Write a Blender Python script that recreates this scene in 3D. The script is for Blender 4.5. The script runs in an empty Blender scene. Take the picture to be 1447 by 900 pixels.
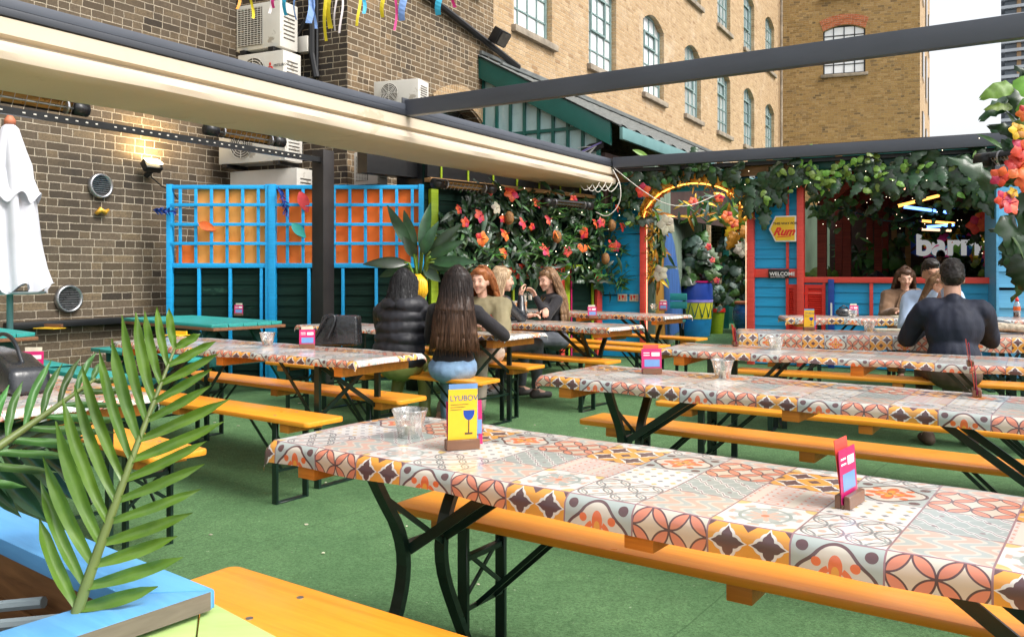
import bpy, bmesh, math, random
from mathutils import Vector, Matrix, Euler, noise
R = math.radians
random.seed(7)
scene = bpy.context.scene
COL = scene.collection
F_, H_, CX_, CH_ = 1200.0, 384.0, 723.5, 1.27        # focal length in photo pixels, horizon row, centre column, eye height

def at(px, py, z=0.0):
    d = F_ * (CH_ - z) / (py - H_)
    return Vector(((px - CX_) * d / F_, d, z))
def atd(px, py, d):
    return Vector(((px - CX_) * d / F_, d, CH_ - (py - H_) * d / F_))

class Plane:                                           # an upright wall plane, origin + heading
    def __init__(s, x, y, deg):
        s.o = Vector((x, y, 0)); s.a = R(deg); s.d = Vector((math.cos(s.a), math.sin(s.a), 0))
    def t(s, px):
        k = (px - CX_) / F_
        return (k * s.o.y - s.o.x) / (s.d.x - k * s.d.y)
    def tz(s, px, py):
        t = s.t(px); y = s.o.y + s.d.y * t
        return t, CH_ - (py - H_) * y / F_
    def pt(s, t, z=0.0, off=0.0):                      # off > 0 : towards the camera side (right-hand normal)
        n = Vector((s.d.y, -s.d.x, 0))
        return s.o + s.d * t + n * off + Vector((0, 0, z))

# ------------------------------------------------------------------ tagging
def tag(o, label=None, cat=None, group=None, kind=None):
    if label: o['label'] = label
    if cat: o['category'] = cat
    if group: o['group'] = group
    if kind: o['kind'] = kind
    return o
def empty(name, loc=(0, 0, 0), rz=0.0, label=None, cat=None, group=None, parent=None):
    o = bpy.data.objects.new(name, None); COL.objects.link(o)
    o.empty_display_size = .1
    o.location = loc; o.rotation_euler = (0, 0, rz)
    if parent: o.parent = parent
    return tag(o, label, cat, group)
def kids(o): return [c for c in bpy.data.objects if c.parent == o]
def copy_tree(o, loc=None, rz=None, label=None):
    r = o.copy(); COL.objects.link(r)
    if loc is not None: r.location = loc
    if rz is not None: r.rotation_euler = (0, 0, rz)
    if label: r['label'] = label
    for c in kids(o):
        k = c.copy(); COL.objects.link(k); k.parent = r
        for g in kids(c):
            q = g.copy(); COL.objects.link(q); q.parent = k
    return r

# ------------------------------------------------------------------ mesh builder
class MB:
    def __init__(s): s.v = []; s.f = []; s.m = Matrix.Identity(4); s.mi = []; s.cur = 0; s.uv = {}
    def add(s, vs, fs):
        b = len(s.v); s.v += [tuple(s.m @ Vector(p)) for p in vs]
        for f in fs: s.f.append(tuple(b + i for i in f)); s.mi.append(s.cur)
        return s
    def box(s, c, size, rot=None):
        x, y, z = size[0] / 2, size[1] / 2, size[2] / 2
        vs = [Vector(p) for p in ((-x, -y, -z), (x, -y, -z), (x, y, -z), (-x, y, -z), (-x, -y, z), (x, -y, z), (x, y, z), (-x, y, z))]
        if rot is not None: vs = [rot @ p for p in vs]
        c = Vector(c)
        return s.add([c + p for p in vs], [(0, 3, 2, 1), (4, 5, 6, 7), (0, 1, 5, 4), (1, 2, 6, 5), (2, 3, 7, 6), (3, 0, 4, 7)])
    def bb(s, x0, x1, y0, y1, z0, z1):
        return s.box(((x0 + x1) / 2, (y0 + y1) / 2, (z0 + z1) / 2), (abs(x1 - x0), abs(y1 - y0), abs(z1 - z0)))
    def bar(s, p, q, w, h, up=(0, 0, 1)):              # box from p to q, w sideways, h along up
        p, q = Vector(p), Vector(q); d = q - p; L = d.length; d.normalize(); up = Vector(up)
        sd = d.cross(up)
        if sd.length < 1e-4: sd = d.cross(Vector((1, 0, 0)))
        sd.normalize(); u = sd.cross(d)
        rot = Matrix((d, sd, u)).transposed()
        return s.box((p + q) / 2, (L, w, h), rot)
    def tube(s, pts, rad, n=8, cap=True):
        pts = [Vector(p) for p in pts]; N = len(pts)
        if not hasattr(rad, '__len__'): rad = [rad] * N
        vs = []; fs = []; ref = None
        for i, p in enumerate(pts):
            d = (pts[min(i + 1, N - 1)] - pts[max(i - 1, 0)])
            if d.length < 1e-9: d = Vector((0, 0, 1))
            d.normalize()
            if ref is None:
                ref = d.orthogonal().normalized()
            ref = (ref - d * ref.dot(d))
            if ref.length < 1e-6: ref = d.orthogonal()
            ref.normalize(); b = d.cross(ref)
            for k in range(n):
                a = 2 * math.pi * k / n
                vs.append(p + (ref * math.cos(a) + b * math.sin(a)) * rad[i])
        for i in range(N - 1):
            for k in range(n):
                k2 = (k + 1) % n
                fs.append((i * n + k, i * n + k2, (i + 1) * n + k2, (i + 1) * n + k))
        if cap:
            fs.append(tuple(range(n))[::-1]); fs.append(tuple((N - 1) * n + k for k in range(n)))
        return s.add(vs, fs)
    def lathe(s, prof, n=24, c=(0, 0, 0), close=True):
        c = Vector(c); vs = []; fs = []; N = len(prof)
        for r, z in prof:
            for k in range(n):
                a = 2 * math.pi * k / n
                vs.append(c + Vector((r * math.cos(a), r * math.sin(a), z)))
        for i in range(N - 1):
            for k in range(n):
                k2 = (k + 1) % n
                fs.append((i * n + k, i * n + k2, (i + 1) * n + k2, (i + 1) * n + k))
        if close:
            fs.append(tuple(range(n))[::-1]); fs.append(tuple((N - 1) * n + k for k in range(n)))
        return s.add(vs, fs)
    def ell(s, c, r, rot=None, nu=16, nv=10):
        vs = []; fs = []; c = Vector(c)
        for j in range(1, nv):
            th = math.pi * j / nv
            for k in range(nu):
                a = 2 * math.pi * k / nu
                p = Vector((r[0] * math.sin(th) * math.cos(a), r[1] * math.sin(th) * math.sin(a), r[2] * math.cos(th)))
                if rot is not None: p = rot @ p
                vs.append(c + p)
        t = Vector((0, 0, r[2])); b = Vector((0, 0, -r[2]))
        if rot is not None: t = rot @ t; b = rot @ b
        it = len(vs); vs.append(c + t); vs.append(c + b)
        for j in range(nv - 2):
            for k in range(nu):
                k2 = (k + 1) % nu
                fs.append((j * nu + k, (j + 1) * nu + k, (j + 1) * nu + k2, j * nu + k2))
        for k in range(nu):
            k2 = (k + 1) % nu
            fs.append((it, k, k2)); fs.append((it + 1, (nv - 2) * nu + k2, (nv - 2) * nu + k))
        return s.add(vs, fs)
    def cap(s, p, q, r1, r2, n=12):                    # tapered capsule
        p, q = Vector(p), Vector(q); d = q - p; L = max(d.length, 1e-5); d.normalize()
        pts = []; rr = []
        for k in (0.02, .35, .7): a = k * math.pi / 2; pts.append(p - d * r1 * math.cos(a)); rr.append(max(r1 * math.sin(a), .0005))
        for k in range(4): t = k / 3; pts.append(p + d * L * t); rr.append(r1 + (r2 - r1) * t)
        for k in (.7, .35, .02): a = k * math.pi / 2; pts.append(q + d * r2 * math.cos(a)); rr.append(max(r2 * math.sin(a), .0005))
        return s.tube(pts, rr, n)
    def prism(s, poly, y0, y1):                        # polygon in x-z, thick along y
        n = len(poly)
        vs = [(x, y0, z) for x, z in poly] + [(x, y1, z) for x, z in poly]
        fs = [tuple(range(n)), tuple(range(n, 2 * n))[::-1]] + [(i, i + n, (i + 1) % n + n, (i + 1) % n) for i in range(n)]
        return s.add(vs, fs)
    def slab(s, poly, z0, z1):                         # polygon in x-y, thick along z
        n = len(poly)
        vs = [(x, y, z0) for x, y in poly] + [(x, y, z1) for x, y in poly]
        fs = [tuple(range(n))[::-1], tuple(range(n, 2 * n))] + [(i, (i + 1) % n, (i + 1) % n + n, i + n) for i in range(n)]
        return s.add(vs, fs)
    def build(s, name, mats, parent=None, smooth=False, bevel=0.0, seg=2, fixn=True, loc=None, rz=None, voxel=0, disp=None, sm=0):
        me = bpy.data.meshes.new(name)
        me.from_pydata(s.v, [], s.f)
        if not isinstance(mats, (list, tuple)): mats = [mats]
        for m in mats: me.materials.append(m)
        if len(mats) > 1: me.polygons.foreach_set('material_index', s.mi)
        bm = bmesh.new(); bm.from_mesh(me)
        if bevel > 0:
            bmesh.ops.recalc_face_normals(bm, faces=bm.faces)
            es = [e for e in bm.edges if len(e.link_faces) == 2 and e.calc_face_angle(0) > .6]
            bmesh.ops.bevel(bm, geom=es, offset=bevel, segments=seg, profile=.6, affect='EDGES')
        if fixn: bmesh.ops.recalc_face_normals(bm, faces=bm.faces)
        bm.to_mesh(me); bm.free()
        if s.uv.get('uv'):
            pass
        o = bpy.data.objects.new(name, me); COL.objects.link(o)
        if voxel:
            md = o.modifiers.new('r', 'REMESH'); md.mode = 'VOXEL'; md.voxel_size = voxel
            if sm:
                m2 = o.modifiers.new('s', 'SMOOTH'); m2.factor = .5; m2.iterations = sm
            dg = bpy.context.evaluated_depsgraph_get(); dg.update()
            me2 = bpy.data.meshes.new_from_object(o.evaluated_get(dg)); o.modifiers.clear()
            o.data = me2; me2.name = name; bpy.data.meshes.remove(me); me = me2
            me.materials.clear()
            for m in mats: me.materials.append(m)
            if disp: displace(me, *disp)
            smooth = True
        if smooth: me.shade_smooth()
        elif bevel > 0:
            me.shade_smooth()
            try: me.set_sharp_from_angle(angle=R(40))
            except Exception: pass
        if parent: o.parent = parent
        if loc is not None: o.location = loc
        if rz is not None: o.rotation_euler = (0, 0, rz)
        return o

def displace(me, amp, freq, stretch=(1, 1, 1), seed=0.0):
    n = [v.normal.copy() for v in me.vertices]
    for v, nn in zip(me.vertices, n):
        p = Vector((v.co.x * stretch[0], v.co.y * stretch[1], v.co.z * stretch[2])) * freq + Vector((seed, seed * .7, 0))
        k = noise.noise(p) + .5 * noise.noise(p * 2.1)
        v.co += nn * k * amp
    me.update()

# ------------------------------------------------------------------ shader helper: arithmetic on node sockets
class S:
    nt = None
    def __init__(s, k): s.k = k
    def __add__(a, b): return M('ADD', a, b)
    def __radd__(a, b): return M('ADD', b, a)
    def __sub__(a, b): return M('SUBTRACT', a, b)
    def __rsub__(a, b): return M('SUBTRACT', b, a)
    def __mul__(a, b): return M('MULTIPLY', a, b)
    def __rmul__(a, b): return M('MULTIPLY', b, a)
    def __truediv__(a, b): return M('DIVIDE', a, b)
    def __lt__(a, b): return M('LESS_THAN', a, b)
    def __gt__(a, b): return M('GREATER_THAN', a, b)
def link(inp, val):
    if isinstance(val, S): S.nt.links.new(val.k, inp)
    elif isinstance(val, bpy.types.NodeSocket): S.nt.links.new(val, inp)
    else:
        if inp.type == 'RGBA' and len(val) == 3: val = (*val, 1)
        inp.default_value = val
def M(op, a, b=None, c=None):
    n = S.nt.nodes.new('ShaderNodeMath'); n.operation = op
    link(n.inputs[0], a)
    if b is not None: link(n.inputs[1], b)
    if c is not None: link(n.inputs[2], c)
    return S(n.outputs[0])
fract = lambda a: M('FRACT', a)
floor_ = lambda a: M('FLOOR', a)
abs_ = lambda a: M('ABSOLUTE', a)
min_ = lambda a, b: M('MINIMUM', a, b)
max_ = lambda a, b: M('MAXIMUM', a, b)
sin_ = lambda a: M('SINE', a)
cos_ = lambda a: M('COSINE', a)
sqrt_ = lambda a: M('SQRT', a)
def len_(a, b): return sqrt_(a * a + b * b)
def node(t, **kw):
    n = S.nt.nodes.new(t)
    for k, v in kw.items(): setattr(n, k, v)
    return n
def mixc(f, a, b):
    n = node('ShaderNodeMix', data_type='RGBA'); link(n.inputs[0], f); link(n.inputs[6], a); link(n.inputs[7], b)
    return S(n.outputs[2])
def tex(scale, detail=4, coord='Object', stretch=(1, 1, 1), rough=.55, kind='ShaderNodeTexNoise', dist=0):
    tc = node('ShaderNodeTexCoord'); mp = node('ShaderNodeMapping'); mp.inputs['Scale'].default_value = stretch
    S.nt.links.new(tc.outputs[coord], mp.inputs[0])
    n = node(kind); n.inputs['Scale'].default_value = scale
    if 'Detail' in n.inputs: n.inputs['Detail'].default_value = detail
    if 'Roughness' in n.inputs: n.inputs['Roughness'].default_value = rough
    if 'Distortion' in n.inputs: n.inputs['Distortion'].default_value = dist
    S.nt.links.new(mp.outputs[0], n.inputs['Vector'])
    return n
def ramp(v, stops):
    n = node('ShaderNodeValToRGB'); e = n.color_ramp.elements
    e[0].position = stops[0][0]; e[1].position = stops[-1][0]
    for pz, _ in stops[1:-1]: e.new(pz)
    for i, (pz, c) in enumerate(stops): e[i].color = (*c, 1)
    link(n.inputs[0], v); return S(n.outputs[0])
def bump(height, strength=.3, dist=.01, prev=None):
    n = node('ShaderNodeBump'); link(n.inputs['Height'], height); n.inputs['Strength'].default_value = strength; n.inputs['Distance'].default_value = dist
    if prev is not None: link(n.inputs['Normal'], prev)
    return S(n.outputs[0])
def newmat(name):
    m = bpy.data.materials.new(name); m.use_nodes = True; nt = m.node_tree; S.nt = nt
    return m, nt.nodes['Principled BSDF'], nt
def mat(name, c, rough=.55, var=.15, vs=6.0, stretch=(1, 1, 1), c2=None, bumps=0.0, bs=60, metal=0.0, coat=0.0, spec=.5, island=0.0, sheen=0.0, trans=0.0, emit=None, es=1.0, wear=None, tw=None):
    """painted / woven / metal surface: base colour broken up by noise, optional second colour, wear spots, bump"""
    m, b, nt = newmat(name)
    n = tex(vs, 5, stretch=stretch)
    c2 = c2 or tuple(min(1, k * (1 - var * 1.6)) for k in c); c1 = tuple(min(1, k * (1 + var)) for k in c)
    colr = ramp(S(n.outputs[0]), [(.3, c2), (.7, c1)])
    if wear:
        w = tex(wear[1], 6, rough=.7, stretch=stretch)
        colr = mixc(ramp(S(w.outputs[0]), [(wear[2], (0, 0, 0)), (wear[2] + .04, (1, 1, 1))]), colr, wear[0])
    if island:
        g = node('ShaderNodeNewGeometry'); hs = node('ShaderNodeHueSaturation')
        rv = S(g.outputs['Random Per Island'])
        link(hs.inputs['Value'], rv * (2 * island) + (1 - island)); link(hs.inputs['Hue'], rv * .06 + .47); link(hs.inputs['Color'], colr)
        colr = S(hs.outputs[0])
    link(b.inputs['Base Color'], colr)
    rn = tex(vs * 2.3, 3)
    link(b.inputs['Roughness'], S(rn.outputs[0]) * .25 + (rough - .125))
    b.inputs['Metallic'].default_value = metal; b.inputs['Specular IOR Level'].default_value = spec
    b.inputs['Coat Weight'].default_value = coat; b.inputs['Coat Roughness'].default_value = .12
    if sheen: b.inputs['Sheen Weight'].default_value = sheen
    if bumps:
        t = tex(bs, 5, stretch=stretch); link(b.inputs['Normal'], bump(S(t.outputs[0]), bumps, .01))
    if emit: b.inputs['Emission Color'].default_value = (*emit, 1); b.inputs['Emission Strength'].default_value = es
    if tw:                                              # thin leaf / cloth letting light through
        tr = node('ShaderNodeBsdfTranslucent'); link(tr.inputs[0], colr)
        mx = node('ShaderNodeMixShader'); mx.inputs[0].default_value = tw
        nt.links.new(b.outputs[0], mx.inputs[1]); nt.links.new(tr.outputs[0], mx.inputs[2])
        nt.links.new(mx.outputs[0], nt.nodes['Material Output'].inputs[0])
    return m
# ================================================================== materials
def wood_mat(name, c, c2, rough=.35, coat=.3, spec=.4, axis=(.6, 14, 14), wear=None, knots=True, seam=None):
    m, b, nt = newmat(name)
    n = tex(3.2, 8, stretch=axis, rough=.62, dist=.6)
    colr = ramp(S(n.outputs[0]), [(.3, c2), (.62, c)])
    big = tex(1.3, 3); colr = mixc(S(big.outputs[0]) * .35, colr, c2)
    if wear:
        w = tex(wear[1], 7, rough=.75, stretch=(.35, 1, 1))
        colr = mixc(ramp(S(w.outputs[0]), [(wear[2], (0, 0, 0)), (wear[2] + .05, (1, 1, 1))]), colr, wear[0])
    link(b.inputs['Base Color'], colr)
    r = tex(9, 4); link(b.inputs['Roughness'], S(r.outputs[0]) * .3 + (rough - .15))
    b.inputs['Coat Weight'].default_value = coat; b.inputs['Coat Roughness'].default_value = .2; b.inputs['Specular IOR Level'].default_value = spec
    link(b.inputs['Normal'], bump(S(n.outputs[0]), .22, .004))
    return m
def brick_mat(name, cols, mortar, dark=None, darkpos=.5, scale=1.0, big=None):
    """stretcher bricks, one random tone per brick, sooty patches, recessed mortar; object x = along the wall, z = up"""
    m, b, nt = newmat(name)
    tc = node('ShaderNodeTexCoord'); sp = node('ShaderNodeSeparateXYZ'); nt.links.new(tc.outputs['Object'], sp.inputs[0])
    wob = tex(9, 3); wv = (S(wob.outputs[0]) - .5) * .012
    x = S(sp.outputs[0]) + S(sp.outputs[1]) + wv * 1.6; z = S(sp.outputs[2]) + wv * 1.4
    bh = .076 * scale; bw = .226 * scale
    row = floor_(z / bh)
    odd = M('FLOORED_MODULO', row, 2.0)
    shift = fract(sin_(row * 12.98) * 43758.5) * .22
    xs = x / bw + odd * .5 + shift
    cell = floor_(xs); fx = fract(xs); fz = fract(z / bh)
    head = (fract(sin_(cell * 7.13 + row * 3.7) * 917.3) > .62)      # some bricks show as two headers
    fx2 = fract(fx * 2.0); sub = head * (fx > .5)
    ex = min_(fx, 1.0 - fx) * bw; ex2 = min_(fx2, 1.0 - fx2) * bw * .5
    ex = ex * (1.0 - head) + ex2 * head
    ez = min_(fz, 1.0 - fz) * bh
    edge = min_(ex, ez)
    nz = tex(60, 4); jit = (S(nz.outputs[0]) - .5) * .013
    mort = M('SMOOTH_MIN', edge + jit, 1.0, .0)
    mask = M('SUBTRACT', 1.0, M('MULTIPLY', M('SUBTRACT', mort, .0035), 400.0)); mask.k.node.use_clamp = True
    cid = fract(sin_((cell + sub * .37) * 12.9898 + row * 78.233) * 43758.5453)
    colr = ramp(cid, cols)
    colr.k.node.color_ramp.interpolation = 'LINEAR'
    fine = tex(30, 7, rough=.8); colr = mixc(ramp(S(fine.outputs[0]), [(.38, (0, 0, 0)), (.66, (.85, .85, .85))]), colr, tuple(k * .45 for k in cols[1][1]))
    if dark:
        dn = tex(.55, 5, rough=.65); dm = ramp(S(dn.outputs[0]), [(darkpos - .08, (0, 0, 0)), (darkpos + .12, (1, 1, 1))])
        cid2 = fract(sin_(cell * 3.1 + row * 9.7 + sub) * 1733.1)
        colr = mixc(M('MULTIPLY', dm, M('ADD', M('MULTIPLY', cid2, .7), .3)), colr, dark)
    if big:
        bn = tex(.8, 6, rough=.7); colr = mixc(M('MULTIPLY', ramp(S(bn.outputs[0]), [(.55, (0, 0, 0)), (.68, (1, 1, 1))]), .5), colr, big)
    mo = ramp(S(tex(5, 4).outputs[0]), [(.3, tuple(k * .65 for k in mortar)), (.7, mortar)])
    link(b.inputs['Base Color'], mixc(mask, colr, mo))
    b.inputs['Roughness'].default_value = .9; b.inputs['Specular IOR Level'].default_value = .2
    hh = M('SUBTRACT', 1.0, mask) + S(fine.outputs[0]) * .5 + cid * .25
    link(b.inputs['Normal'], bump(hh, .7, .012))
    return m

MT = {}
MT['bench'] = wood_mat('varnished_orange_wood', (.93, .375, .03), (.80, .27, .018), .34, .35, wear=((.40, .17, .04), 2.6, .655))
MT['block'] = wood_mat('orange_crossbar_wood', (.72, .26, .03), (.50, .16, .02), .5, .1)
MT['steel'] = mat('dark_green_steel', (.0055, .020, .014), .34, .3, 9, bumps=.06, coat=.15, wear=((.05, .045, .04), 14, .73))
MT['steel_blk'] = mat('black_steel', (.012, .013, .014), .4, .2, 6)
MT['grey'] = mat('anthracite_aluminium', (.075, .083, .105), .42, .10, 1.4, stretch=(1, 1, 4), wear=((.35, .36, .38), 26, .76))
MT['grey_d'] = mat('dark_grey_gutter', (.035, .039, .05), .45, .1, 2)
MT['cream'] = mat('cream_awning_fabric', (.60, .505, .385), .8, .04, 2, stretch=(.3, 1, 1), bumps=.1, bs=120, wear=((.52, .42, .30), 1.6, .60))
MT['post'] = mat('black_brown_post', (.022, .018, .017), .5, .2, 4)
MT['sky_blue'] = wood_mat('bright_blue_paint', (.016, .42, .85), (.010, .33, .70), .5, .1, wear=((.04, .16, .28), 4, .70))
MT['siding'] = wood_mat('turquoise_blue_siding', (.006, .36, .68), (.004, .27, .54), .5, .12, axis=(.5, 9, 9), wear=((.01, .10, .2), 3, .70))
MT['siding_pale'] = wood_mat('pale_blue_siding', (.12, .42, .68), (.08, .32, .55), .55, .05, axis=(.5, 9, 9), wear=((.06, .22, .36), 3, .66))
MT['green_board'] = wood_mat('black_green_boards', (.010, .034, .024), (.004, .012, .009), .7, .0, spec=.12, axis=(.4, 11, 11), wear=((.022, .06, .04), 3, .6))
MT['coral'] = wood_mat('coral_red_paint', (.80, .085, .06), (.66, .055, .04), .5, .1)
MT['red_louvre'] = wood_mat('red_paint', (.75, .035, .02), (.6, .02, .012), .45, .1)
MT['royal'] = wood_mat('royal_blue_paint', (.01, .06, .35), (.008, .04, .24), .45, .1)
MT['lime'] = wood_mat('lime_green_paint', (.33, .45, .02), (.22, .33, .01), .5, .1)
MT['yellow'] = mat('yellow_paint', (.80, .48, .02), .45, .08, 4)
MT['pink'] = mat('magenta_card', (.50, .012, .13), .35, .08, 9, coat=.3)
MT['card_blue'] = mat('sky_blue_card', (.14, .28, .55), .35, .08, 9, coat=.3)
MT['white'] = mat('white_paper', (.78, .76, .74), .5, .05, 9)
MT['black'] = mat('black_plastic', (.012, .012, .013), .35, .1, 8)
MT['orange_panel'] = mat('amber_painted_panel', (1.0, .27, .035), .7, .04, .8, c2=(1.0, .46, .11), bumps=.15, bs=5)
MT['orange_panel2'] = mat('orange_painted_panel', (1.0, .13, .008), .7, .05, .9, c2=(1.0, .22, .025), bumps=.15, bs=5)
MT['teal'] = wood_mat('turquoise_worn_wood', (.05, .43, .38), (.035, .33, .31), .5, .1, wear=((.16, .30, .20), 3, .62))
MT['teal_edge'] = wood_mat('worn_reddish_edge', (.34, .15, .07), (.16, .07, .035), .6, .0)
MT['teal_dark'] = wood_mat('dark_turquoise_wood', (.010, .10, .085), (.006, .06, .05), .55, .05)
MT['pl_blue'] = wood_mat('planter_blue_paint', (.13, .40, .72), (.09, .30, .60), .5, .08, axis=(1.2, 9, 9), wear=((.30, .40, .44), 3.2, .64))
MT['pl_wood'] = wood_mat('planter_raw_wood', (.33, .155, .055), (.16, .07, .025), .65, .0, axis=(1, 9, 9))
MT['pl_edge'] = wood_mat('weathered_grey_edge', (.20, .165, .13), (.11, .088, .068), .7, .0, axis=(6, 1.2, 9))
MT['pl_green'] = wood_mat('pale_green_paint', (.46, .60, .22), (.38, .50, .17), .5, .06, axis=(1.5, 8, 8), wear=((.62, .66, .42), 3, .62))
MT['ac'] = mat('off_white_metal_casing', (.62, .59, .53), .5, .08, 2.5, wear=((.38, .34, .28), 3, .62))
MT['ac_d'] = mat('dark_coil_grille', (.10, .085, .07), .6, .3, 5)
MT['green_trim'] = mat('bottle_green_paint', (.006, .115, .095), .4, .12, 2.5, coat=.2)
MT['green_trim2'] = mat('teal_grey_fascia', (.12, .25, .25), .5, .12, 2.5)
MT['frost'] = mat('frosted_pale_teal_glass', (.44, .62, .62), .3, .14, 2.2, stretch=(1, 1, .35), wear=((.60, .70, .70), 1.7, .6))
MT['frame'] = mat('grey_green_window_frame', (.20, .29, .28), .5, .1, 5)
MT['stone'] = mat('weathered_stone_sill', (.30, .25, .19), .85, .25, 5, bumps=.2)
MT['roof'] = mat('corrugated_grey_roof', (.13, .14, .135), .55, .25, 3, stretch=(8, 1, 1))
MT['lead'] = mat('dark_lead_gutter', (.09, .09, .11), .5, .2, 3)
MT['wood_fascia'] = wood_mat('warm_bare_wood', (.46, .25, .10), (.28, .14, .05), .6, .05)
MT['redbeam'] = wood_mat('dark_red_timber', (.24, .040, .022), (.11, .018, .012), .6, .0, spec=.2)
MT['block_dark'] = wood_mat('walnut_holder', (.20, .095, .05), (.12, .055, .03), .4, .2)
MT['skin'] = mat('light_skin', (.64, .37, .27), .5, .06, 12, spec=.35)
MT['skin2'] = mat('tan_skin', (.48, .25, .16), .5, .06, 12, spec=.35)
MT['lip'] = mat('lips', (.46, .19, .15), .4, .05, 12)
MT['eye'] = mat('eye_white_and_iris', (.03, .022, .018), .3, .05, 12)
def hair_mat(name, c, c2):
    m, b, nt = newmat(name)
    n = tex(34, 4, stretch=(3, 3, .12), rough=.6); g = node('ShaderNodeNewGeometry')
    cc = ramp(S(n.outputs[0]), [(.3, c2), (.7, c)])
    link(b.inputs['Base Color'], mixc(S(g.outputs['Random Per Island']) * .5, cc, c2)); b.inputs['Roughness'].default_value = .45
    link(b.inputs['Normal'], bump(S(n.outputs[0]), .4, .004)); b.inputs['Specular IOR Level'].default_value = .35
    return m
MT['h_black'] = hair_mat('black_hair', (.014, .012, .013), (.005, .005, .006))
def ombre():
    m, b, nt = newmat('dark_brown_hair_lighter_ends')
    n = tex(34, 4, stretch=(3, 3, .10), rough=.6)
    tc = node('ShaderNodeTexCoord'); sp = node('ShaderNodeSeparateXYZ'); nt.links.new(tc.outputs['Generated'], sp.inputs[0])
    zz = S(sp.outputs[2])
    base = ramp(S(n.outputs[0]), [(.3, (.008, .006, .006)), (.7, (.03, .018, .014))])
    tip = ramp(S(n.outputs[0]), [(.3, (.03, .014, .008)), (.7, (.19, .10, .06))])
    link(b.inputs['Base Color'], mixc(ramp(zz, [(.10, (1, 1, 1)), (.72, (0, 0, 0))]), base, tip)); b.inputs['Roughness'].default_value = .42; b.inputs['Specular IOR Level'].default_value = .3
    link(b.inputs['Normal'], bump(S(n.outputs[0]), .4, .004))
    return m
MT['h_ombre'] = ombre()
MT['h_ginger'] = hair_mat('ginger_hair', (.42, .15, .045), (.20, .06, .02))
MT['h_blonde'] = hair_mat('ash_blonde_hair', (.55, .40, .24), (.24, .15, .085))
MT['h_dblonde'] = hair_mat('dark_blonde_hair', (.36, .21, .10), (.11, .055, .03))
MT['h_brown'] = hair_mat('brown_hair', (.13, .065, .038), (.05, .025, .015))
MT['h_dark'] = hair_mat('short_dark_hair', (.028, .020, .016), (.010, .008, .007))
MT['puffer'] = mat('black_quilted_nylon', (.016, .016, .021), .5, .2, 6, bumps=.5, bs=13, spec=.4)
MT['knit'] = mat('black_knit', (.010, .008, .011), .85, .2, 10, bumps=.3, bs=80, sheen=.1)
MT['navy'] = mat('navy_cotton_shirt', (.009, .013, .032), .75, .2, 7, bumps=.9, bs=7, stretch=(1.4, 1.4, .6))
MT['camel'] = mat('camel_wool_coat', (.19, .105, .056), .9, .15, 7, bumps=.2, bs=60, sheen=.2)
MT['khaki_coat'] = mat('khaki_trench_cotton', (.22, .185, .10), .8, .15, 7, bumps=.2, bs=30)
MT['leather'] = mat('black_leather', (.014, .016, .020), .28, .2, 6, bumps=.25, bs=25, coat=.3)
MT['olive'] = mat('olive_satin_trousers', (.19, .22, .06), .45, .15, 5, bumps=.15, bs=14)
MT['denim'] = mat('light_blue_denim', (.20, .32, .46), .85, .2, 8, c2=(.12, .20, .33), bumps=.3, bs=120)
MT['denim_d'] = mat('grey_denim', (.10, .11, .13), .85, .2, 8, bumps=.3, bs=120)
MT['beige'] = mat('beige_trousers', (.44, .36, .29), .85, .1, 8, bumps=.2, bs=60)
MT['pale_shirt'] = mat('pale_blue_shirt', (.40, .52, .70), .8, .1, 8, bumps=.2, bs=30)
MT['pink_shirt'] = mat('pale_pink_tee', (.58, .46, .44), .8, .1, 8)
MT['shoe'] = mat('dark_trainer', (.06, .05, .048), .6, .3, 15)
MT['shoe_w'] = mat('white_trainer', (.62, .62, .62), .6, .15, 15, wear=((.05, .05, .05), 18, .56))
MT['brown_t'] = mat('brown_trousers', (.09, .055, .035), .8, .15, 8)
MT['leaf_dk'] = mat('glossy_dark_leaf', (.020, .060, .018), .36, .3, 9, c2=(.012, .035, .012), island=.55, coat=.15, tw=.10)
MT['leaf_md'] = mat('mid_green_leaf', (.06, .15, .03), .42, .25, 9, island=.5, tw=.18)
MT['leaf_lt'] = mat('fresh_light_green_leaf', (.17, .30, .04), .45, .25, 9, island=.4, tw=.22)
MT['leaf_bl'] = mat('grey_green_leaf', (.10, .16, .13), .45, .3, 9, island=.5, tw=.12)
MT['leaf_yl'] = mat('yellow_leaf', (.70, .36, .02), .5, .2, 9, island=.35, tw=.2)
MT['red_fl'] = mat('coral_red_petals', (.70, .035, .03), .5, .15, 15, island=.3, tw=.2)
MT['pk_fl'] = mat('hot_pink_petals', (.72, .07, .10), .5, .15, 15, island=.3, tw=.2)
MT['or_fl'] = mat('orange_petals', (.78, .13, .03), .5, .15, 15, island=.3, tw=.2)
MT['wh_fl'] = mat('white_petals', (.70, .64, .50), .5, .15, 15, island=.2, tw=.2)
MT['pineapple'] = mat('brown_pineapple_skin', (.26, .12, .035), .7, .3, 30, bumps=.6, bs=60)
MT['banana'] = mat('banana_yellow', (.85, .48, .015), .45, .1, 6)
MT['gold'] = mat('gold_garland', (.65, .33, .04), .35, .3, 12, metal=.5, island=.5)
MT['terracotta'] = mat('terracotta_rim', (.50, .16, .08), .6, .15, 6)
MT['barrel_b'] = mat('cobalt_barrel_paint', (.02, .06, .33), .4, .1, 6, coat=.2)
MT['barrel_y'] = mat('yellow_barrel_band', (.75, .68, .03), .45, .1, 6)
MT['barrel_p'] = mat('lilac_line', (.30, .25, .65), .45, .1, 6)
MT['barrel_c'] = mat('cyan_barrel_base', (.02, .25, .55), .45, .1, 6)
MT['pot_blue'] = mat('glazed_blue_pot', (.02, .12, .33), .25, .3, 3, stretch=(1, 1, 5), coat=.5)
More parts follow.
